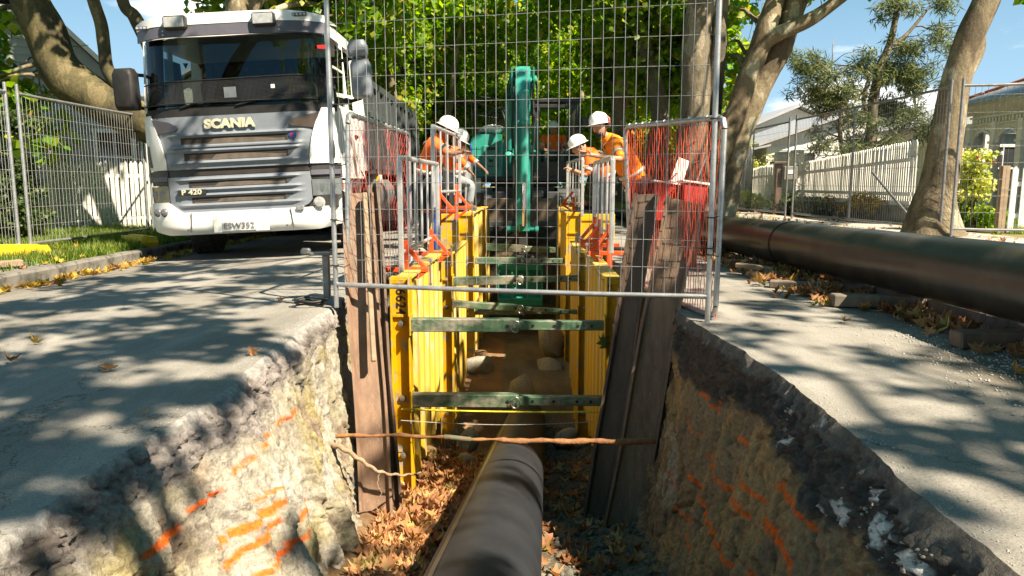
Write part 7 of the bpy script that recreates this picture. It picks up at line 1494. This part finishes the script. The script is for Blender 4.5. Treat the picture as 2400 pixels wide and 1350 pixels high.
for k, ((x, y), cr_, nc, lab) in enumerate(SHADE):
    c0 = cr_[0][0]
    tree(lab, [([(x, y, 0), (x - .1, y, 2.4), (x - .2, y, 4.6), (x - .3, y, 6.4)], rad(.36, .3, .22, .10)), ([(x, y, 3.2), (x + (c0[0] - x) * .4, y + (c0[1] - y) * .4, 5.2), (x + (c0[0] - x) * .8, y + (c0[1] - y) * .8, 6.2)], rad(.2, .14, .05))],
         cr_, nc, sum(nc) * 44, .135, 300 + k, 'bark', 'leaf', nb=22, r0=.15, r1=.36, flat=.6, lkind='maple')

# ------------------------------------------------------------------ hedges, shrubs, grass
def shrub(label, name, cs, per, n, size, m, seed, cat='shrub', r0=.12, r1=.25, kind='quad', stems=8, grp=None):
    c0 = cs[0][0]; t = thing(name, label, cat, (c0[0], c0[1], .05 if c0[0] > 0 else -.05), world=True, group=grp); C_, Rr = blobs(cs, per, r0, r1, seed); mb = MB()
    for q in range(stems): p = C_[q * len(C_) // stems]; limb(mb, (c0[0] + (p[0] - c0[0]) * .25, c0[1] + (p[1] - c0[1]) * .3, 0), p, .02, .006, q, .15, 5, 5)
    part('stems', mb, 'bark_dark', t, angle=80); put('leaves', leaf_cloud('leaves', C_ - np.array(OFF[t.name]), Rr, n, size, seed, kind), m, t); return t
shrub('dense dark green hedge bush at the left edge behind the wire fence', 'hedge', [((-9.3, 13.0, .85), (1.1, .8, .9)), ((-8.5, 12.9, .6), (.55, .6, .6)), ((-10.2, 13.0, .9), (1.0, .8, .9))], [60, 24, 40], 14000, .075, 'leaf_dark', 5, 'hedge')
shrub('yellow-green flowering shrub standing by the leaning right tree', 'shrub', [((7.50, 12.1, 1.12), (.26, .26, .26)), ((7.45, 12.1, .75), (.22, .2, .2))], [14, 8], 1500, .07, 'leaf_shrub', 6)
shrub('low bright green shrub under the yellow-green one', 'shrub', [((7.6, 12.3, .36), (.42, .4, .25)), ((8.0, 12.5, .3), (.3, .3, .2))], [20, 10], 2400, .075, 'leaf', 7)
mb = None
t = thing('flowers', 'a few small pink flowers on the yellow-green shrub', 'flowers', (7.9, 11.9, 1.6), world=True)
for k in range(9): mb = MB().ico((7.35 + .05 * k + .03 * math.sin(k * 3), 11.85, 1.28 + .10 * math.sin(k * 1.9)), (.03, .03, .025), 1, .3, k); part('flower', mb, 'net_red2' if k % 3 == 0 else 'white', t)
shrub('low dark clipped hedge at the foot of the older picket fence', 'hedge', [((6.95, 19.3, .28), (.35, .6, .25)), ((6.95, 18.2, .28), (.3, .7, .25)), ((6.98, 17.2, .28), (.3, .5, .25))], [16, 16, 14], 4600, .06, 'leaf_dark', 8, 'hedge')
shrub('ochre ground plants on top of the low mossy wall', 'shrub', [((7.3, 15.8, .45), (.15, 1.6, .12))], [24], 1500, .06, 'leaf_yb', 9)
shrub('pale green bushy tree beyond the paling fence', 'bush', [((8.8, 28, 1.6), (1.0, 1.0, .9)), ((9.6, 28.5, 1.2), (.8, .8, .7))], [30, 20], 6000, .10, 'leaf_shrub', 10, 'bush', .25, .45)
shrub('olive bush beyond the far fence, left of the pale green one', 'bush', [((7.9, 31, 1.2), (.9, .8, .8))], [26], 4000, .11, 'leaf_wattle', 12, 'bush', .25, .45)
shrub('small bright green weeds by the stone letterbox', 'shrub', [((6.5, 20.4, .35), (.3, .4, .25))], [12], 900, .08, 'leaf_shrub', 13)
shrub('trailing leafy twigs hanging over the left wire fence', 'shrub', [((-8.3, 10.9, 1.5), (.9, .3, .35)), ((-8.8, 11.2, 2.3), (.8, .3, .5)), ((-7.2, 11.2, 1.75), (.35, .2, .22))], [14, 16, 5], 2400, .09, 'leaf_dark', 14)
t = thing('cabbage_tree', 'spiky cabbage tree top rising beyond the far fence', 'tree', (9.6, 33, .05), world=True); mb = MB().tube([(9.55, 33, 0), (9.5, 33, 1.5), (9.52, 33, 2.7)], [.11, .09, .08], 8); part('trunk', mb, 'bark_dark', t, angle=80)
mb = MB()
for k in range(90):
    a = k * 2.4; e = -.5 + 2.0 * ((k * 29) % 90) / 90; d = Vector((math.cos(a) * math.cos(e), math.sin(a) * math.cos(e), math.sin(e))); p = Vector((9.52, 33, 2.7)); s_ = d.cross(Vector((0, 0, 1))).normalized() * .03; mb.add([p + s_, p - s_, p + d * .4 - s_ * .7 + Vector((0, 0, .02)), p + d * .75 + Vector((0, 0, -.12)), p + d * .4 + s_ * .7 + Vector((0, 0, .02))], [(0, 1, 2, 4), (4, 2, 3)])
part('leaves', mb, 'leaf_shrub', t, kind='stuff')
def grass(name, label, boxes, n, h, seed, zf):
    rg = np.random.default_rng(seed); Ps = []
    for (x0, x1, y0, y1, w_) in boxes: k = int(n * w_); Ps.append(np.stack([rg.uniform(x0, x1, k), rg.uniform(y0, y1, k)], 1))
    P = np.concatenate(Ps); keep = fbm(P[:, 0] * 1.1, P[:, 1] * 1.1, 0, 3, seed) > -.22; P = P[keep]; k = len(P); z = np.full(k, zf); a = rg.uniform(0, 6.28, k); hh = h * (.4 + .9 * rg.random(k)) * (1 + .8 * np.clip(fbm(P[:, 0] * .9, P[:, 1] * .9, 0, 3, seed + 1), -.6, 1)); w = .006 + .005 * rg.random(k)
    c_, s_ = np.cos(a), np.sin(a); b_ = rg.uniform(.15, .8, k) * hh
    A = np.stack([P[:, 0] - c_ * w, P[:, 1] - s_ * w, z], 1); B = np.stack([P[:, 0] + c_ * w, P[:, 1] + s_ * w, z], 1); T_ = np.stack([P[:, 0] - s_ * b_, P[:, 1] + c_ * b_, z + hh], 1); V = np.stack([A, B, T_], 1).reshape(-1, 3)
    me = np_mesh(name, V, np.arange(3 * k).reshape(-1, 3)); return put(name, me, 'grass', kind='stuff', label=label)
grass('grass', 'long lawn grass on the left verge', [(-9.1, -5.2, 8.5, 16, 1.0), (-9.1, -5.2, 5, 9, .3)], 60000, .10, 3, -.06)
grass('grass', 'rough grass in the right garden', [(7.35, 9.5, 11.3, 14, .7), (3.1, 5.2, 9, 26, .25)], 26000, .11, 5, .09)
grass('grass', 'bank of dry grass beyond the far fence', [(6.0, 7.4, 24, 36, 1)], 12000, .22, 6, .08)

# ------------------------------------------------------------------ fallen leaves: 300 single ones, the rest as litter
def leaf_shape(seed):
    rr = random.Random(seed); mb = MB(); lob = [(0, .02), (.30, -.02), (.20, .16), (.56, .22), (.30, .38), (.44, .70), (.16, .60), (0, 1.0), (-.16, .60), (-.44, .70), (-.30, .38), (-.56, .22), (-.20, .16), (-.30, -.02)]
    cu, cv, tw = rr.uniform(.2, 1.9), rr.uniform(-.3, 1.5), rr.uniform(-1, 1); vs = []
    def zf(x, y): return cu * x * x * 1.1 + cv * (y - .4) ** 2 * .8 + tw * x * (y - .4) + .06 * math.sin(9 * x + seed) + .05 * math.sin(11 * y + seed)
    for x, y in lob: x += rr.uniform(-.05, .05); y += rr.uniform(-.05, .05); vs.append((x, y - .4, zf(x, y)))
    vs.append((0, -.08, zf(0, .32) - .03)); n = len(lob); mb.add(vs, [(n, i, (i + 1) % n) for i in range(n)])
    mb.add([(0, -.4, zf(0, 0)), (.012, -.4, zf(0, 0)), (.03, -.75, zf(0, 0) + .08), (.02, -.75, zf(0, 0) + .08)], [(0, 1, 2, 3)]); return mb
LS = []
for k in range(8):
    for m_ in ('leaf_brown', 'leaf_yb'):
        me = leaf_shape(k).mesh('leaf'); me.materials.append(M[m_]); LS.append(me)
# one colour per single leaf comes from the object, so give each a tint of its own
def single_leaf_mat(name, cols):
    m, nt, b = mat_base(name); oi = nt.nodes.new('ShaderNodeObjectInfo'); r = _ramp(nt, oi.outputs['Random'], cols); n = _noise(nt, 5, 4, .7); g = _ramp(nt, n.outputs['Fac'], [(.35, (.6,) * 3), (.65, (1.15,) * 3)])
    nt.links.new(_mixc(nt, 1.0, r.outputs[0], g.outputs[0], 'MULTIPLY'), b.inputs['Base Color']); b.inputs['Roughness'].default_value = .65; b.inputs['Subsurface Weight'].default_value = 0; return m
SLB = single_leaf_mat('single_brown_leaf', [(0, (.16, .065, .028)), (.35, (.28, .125, .055)), (.7, (.40, .21, .10)), (.92, (.46, .30, .15)), (1, (.22, .22, .06))]); SLY = single_leaf_mat('single_yellow_leaf', [(0, (.22, .12, .03)), (.6, (.42, .26, .05)), (1, (.40, .34, .07))])
LB = []; LY = []
for k in range(8):
    for L_, m_ in ((LB, SLB), (LY, SLY)): me = leaf_shape(k).mesh('leaf'); me.materials.append(m_); L_.append(me)
rl = random.Random(5)
def one_leaf(p, size, pool, label, grp=None, tilt=.45):
    o = put('fallen_leaf', rl.choice(pool), None, None, label=label, cat='leaf', group=grp); o.location = p; o.scale = (size,) * 3; o.rotation_euler = (rl.gauss(0, tilt), rl.gauss(0, tilt), rl.uniform(0, 6.28)); return o
def litter(name, label, P, sizes, m, seed, tilt=.5):
    rg = np.random.default_rng(seed); n = len(P); V = []; F = []; base = 0; shapes = [leaf_shape(50 + k) for k in range(6)]
    for i in range(n):
        s_ = shapes[i % 6]; mt = Matrix.Translation(P[i]) @ Matrix.Rotation(rg.uniform(0, 6.28), 4, 'Z') @ Matrix.Rotation(rg.normal() * tilt, 4, 'X') @ Matrix.Rotation(rg.normal() * tilt, 4, 'Y') @ Matrix.Scale(sizes[i], 4)
        a = np.array(mt); v = np.array(s_.v); V.append(v @ a[:3, :3].T + a[:3, 3]); n_ = len(v); F += [[j + base for j in f[:3]] for f in s_.f if len(f) == 3]; base += n_
    return put(name, np_mesh(name, np.concatenate(V), np.array(F)), m, kind='stuff', label=label)
rg = np.random.default_rng(12)
def floor_pt(x, y): return float(floor_z(y)) + .05 * float(fbm(np.float64(x * 2), np.float64(y * 2), 0, 4, 5)) + .10 * max(0, min(1, (abs(x) - .75) / .25))
def wall_lim(y): return -1.28 + float(np.interp(y, [1, 3.2, 4.5, 6], [.42, .42, .36, .14])) + .04
P = []
while len(P) < 2700:
    y = rg.uniform(2.3, 7.6); pc = -.125 + .0455 * (y - 2.4); x = rg.uniform(wall_lim(y), pc - .12) if rg.random() < .82 else rg.uniform(pc + .2, .8)
    if x > pc and rg.random() < .55: continue
    if y > 5.6 and rg.random() < .5: continue
    heap = .10 * max(0, 1 - abs((x + .62) / .35)) * (1 if x < 0 else 0)
    P.append((x, y, floor_pt(x, y) + heap * rg.random() + .012))
P = sorted(P, key=lambda p: p[1]); grp_t = 'dry brown leaves fallen on the trench floor'
tops = [p for p in P if p[0] < 0][:900]; pick = set(rg.choice(len(tops), 175, replace=False).tolist()); chosen = [tops[i] for i in pick]; cs_ = set(chosen)
for p in chosen: one_leaf((p[0], p[1], p[2] + .03), rl.uniform(.085, .125), LB, 'dry brown leaf fallen on the trench floor left of the pipe', grp_t, .5)
rest = [p for p in P if p not in cs_]; litter('leaf_litter', 'dry brown leaves heaped on the trench floor', rest, rg.uniform(.075, .125, len(rest)), 'leaf_brown', 3, .32)
P = []
while len(P) < 900:
    y = rg.uniform(3.6, 14); x = 2.50 + rg.normal() * .17 - max(0, 6.5 - y) * .0; 
    if y < 5.2: x = 2.62 + rg.normal() * .10
    if x > 2.86 or (y > 8 and rg.random() < .6) or (y < 5 and rg.random() < .45): continue
    P.append((x, y, cz(x) + .015 + .03 * rg.random() * (1 if 5.8 < y < 7.6 else .3)))
for k, p in enumerate(P[:72]): one_leaf((p[0] - .03, p[1], p[2] + .02), rl.uniform(.09, .13), LB if k % 3 else LY, 'curled leaf lying in the gutter by the right pipe', 'curled leaves in the gutter by the right pipe', .45)
litter('leaf_litter', 'curled leaves drifted along the gutter by the right pipe', P[72:], rg.uniform(.06, .11, len(P) - 72), 'leaf_brown', 4)
P = []
for k in range(520):
    y = rg.uniform(6.6, 17); x = -4.86 + abs(rg.normal()) * .12 if rg.random() < .55 else rg.uniform(-7.2, -5.2); P.append((x, y, (cz(x) + .02) if x > -5 else -.02 + .02 * rg.random()))
for k, p in enumerate(P[:38]): one_leaf(p, rl.uniform(.09, .13), LY if k % 3 else LB, 'yellow-brown leaf lying along the left kerb', 'yellow-brown leaves along the left kerb', .35)
litter('leaf_litter', 'leaves scattered along the left kerb and verge', P[38:], rg.uniform(.06, .12, len(P) - 38), 'leaf_yb', 6)
P = [(rg.uniform(3.1, 7.5), rg.uniform(5, 24), .115) for _ in range(420)]; litter('leaf_litter', 'reddish leaves scattered on the right footpath', P, rg.uniform(.05, .11, len(P)), 'leaf_brown', 8)
for (x, y, s_, c_, lab) in ((-2.80, 4.27, .085, LY, 'pale yellow leaf lying in a patch of sun on the left road'), (-2.62, 3.78, .075, LB, 'orange-brown leaf on the left road below the yellow one'), (-1.95, 3.5, .085, LB, 'dark curled leaf on the left road nearer the trench'), (-1.90, 2.62, .05, LB, 'small faded leaf low on the left road'), (-1.42, 2.75, .045, LB, 'tiny leaf by the crumbling left edge'), (-1.35, 3.75, .06, LB, 'flat brown leaf near the left trench edge'), (-1.75, 5.55, .06, LB, 'small leaf near the cable coil'), (2.32, 3.33, .085, LY, 'yellow leaf on the gritty patch at the right edge'), (2.62, 3.5, .08, LB, 'brown leaf on the gritty patch beside the kerb'), (2.1, 4.6, .07, LY, 'lone yellow leaf on the pale right road')):
    one_leaf((x, y, cz(x) + .018), s_, c_, lab, None, .3)
t = thing('dead_leaf', 'dark dead leaf dangling from the right rail of the nearest shield', 'leaf', (.72, 5.5, -.35), world=True)
mb = leaf_shape(4); mb.v = [(.70 + p[0] * .10, 5.53 + p[2] * .05, -.32 + p[1] * .14) for p in mb.v]; part('blade', mb, 'leaf_dark', t)

# ------------------------------------------------------------------ stones, crumbs and clods
SM = [fix(MB().ico((0, 0, 0), (1, .8, .62), 1, .45, 20 + k).mesh('stone'), True, 50) for k in range(6)]
for me in SM: me.materials.append(M['gravel'])
SR = [fix(MB().ico((0, 0, 0), (1, .85, .7), 2, .4, 40 + k).mesh('rock'), True, 50) for k in range(4)]
for me in SR: me.materials.append(M['rock'])
for k in range(110):
    y = rg.uniform(2.9, 6.2); pc = -.125 + .0455 * (y - 2.4); x = rg.uniform(pc + .26, .82); o = put('stone', SM[k % 6], None, label='grey-green stone lying on the shaded trench floor right of the pipe', cat='stone', group='stones on the trench floor right of the pipe'); s_ = rl.uniform(.018, .045); o.location = (x, y, floor_pt(x, y) + s_ * .3); o.scale = (s_,) * 3; o.rotation_euler = (rl.random() * 3, rl.random() * 3, rl.random() * 6)
def pebbles(name, label, P, S, m, seed):
    rgp = np.random.default_rng(seed); ic = MB().ico((0, 0, 0), (1, .85, .65), 1, .4, seed); v = np.array(ic.v); f = np.array(ic.f); n = len(P); a = rgp.uniform(0, 6.28, n); c_, s_ = np.cos(a), np.sin(a); P = np.asarray(P); S = np.asarray(S)
    sh = 1 + .35 * rgp.normal(size=(n, 3)).clip(-1, 1); q = v[None] * sh[:, None, :] * S[:, None, None]; V = np.stack([q[..., 0] * c_[:, None] - q[..., 1] * s_[:, None], q[..., 0] * s_[:, None] + q[..., 1] * c_[:, None], q[..., 2]], 2) + P[:, None]
    return put(name, np_mesh(name, V.reshape(-1, 3), (f[None] + (np.arange(n) * len(v))[:, None, None]).reshape(-1, 3)), m, kind='stuff', label=label)
P = []; S = []
for k in range(3800):
    y = rg.uniform(2.3, 9); pc = -.125 + .0455 * (y - 2.4); x = rg.uniform(pc + .2, .95); P.append((x, y, floor_pt(x, y) + .004)); S.append(rg.uniform(.006, .022))
pebbles('gravel', 'grey gravel and crumbled clay on the trench floor', P, S, 'gravel', 1)
P = []; S = []
for k in range(1500):
    y = rg.uniform(1.2, 5.6); side = rg.random() < .5; x = float(edge_l(y)) - abs(rg.normal()) * .09 - .02 if side else float(edge_r(y)) + abs(rg.normal()) * .06 + .01; P.append((x, y, cz(x) + .001)); S.append(rg.uniform(.001, .0035))
for k in range(1400): y = 3.35 + rg.normal() * .6; x = 2.4 + rg.normal() * .25; P.append((min(x, 2.85), y, cz(x) + .003)); S.append(rg.uniform(.002, .007))
for k in range(500): y = rg.uniform(2, 9); x = rg.uniform(-4.8, 2.8); (P.append((x, y, cz(x) + .001)), S.append(rg.uniform(.001, .003))) if not -1.4 < x < 1.3 else None
pebbles('grit', 'grit and crumbs scattered on the road', P, S, 'concrete', 2)
# pale chalky lumps caught in the dark upper layer of the right wall
P = []; S = []
for (cy, cz_, n_, sp) in ((2.97, -.20, 26, .045), (2.33, -.20, 24, .045), (2.19, -.10, 14, .03), (2.0, -.12, 34, .05), (1.8, -.11, 22, .04), (3.05, -.09, 8, .02), (1.72, -.22, 20, .05)):
    for k in range(n_):
        y = cy + rg.normal() * sp; z = cz_ + rg.normal() * sp * .8; i = int(np.argmin(abs(ys - y))); j = int(np.argmin(abs(PR_WALL[i, :, 2] - z))); p = PR_WALL[i, j]; P.append((p[0] - .002, y, z)); S.append(rg.uniform(.002, .008))
pebbles('chalk_lumps', 'white chalky lumps stuck in the dark layer of the right trench wall', P, S, 'rock', 3)
for k, (x, y, z, s_, lab) in enumerate(((-.50, 10.4, -1.74, .22, 'pale sunlit boulder on the far trench floor left of the pipe'), (-.50, 8.0, -2.03, .16, 'cracked pale clod beside the pipe under the lower strut'), (-.72, 8.4, -2.1, .15, 'pale clod left of the cracked one'), (.55, 10.6, -1.80, .2, 'yellowish clod on the far floor right of the pipe'), (.62, 11.4, -1.62, .26, 'big brown clod against the far right shield'), (.62, 8.2, -2.05, .14, 'grey clod on the floor right of the pipe'), (-.45, 7.1, -1.9, .12, 'small pale rock between leaves and pipe'), (.12, 9.35, -1.86, .22, 'brown clod lying over the far end of the trench pipe'))):
    o = put('boulder', SR[k % 4], None, label=lab, cat='rock'); o.location = (x, y, z); o.scale = (s_ * 1.2, s_, s_); o.rotation_euler = (k, k * 2.0, k * .7)
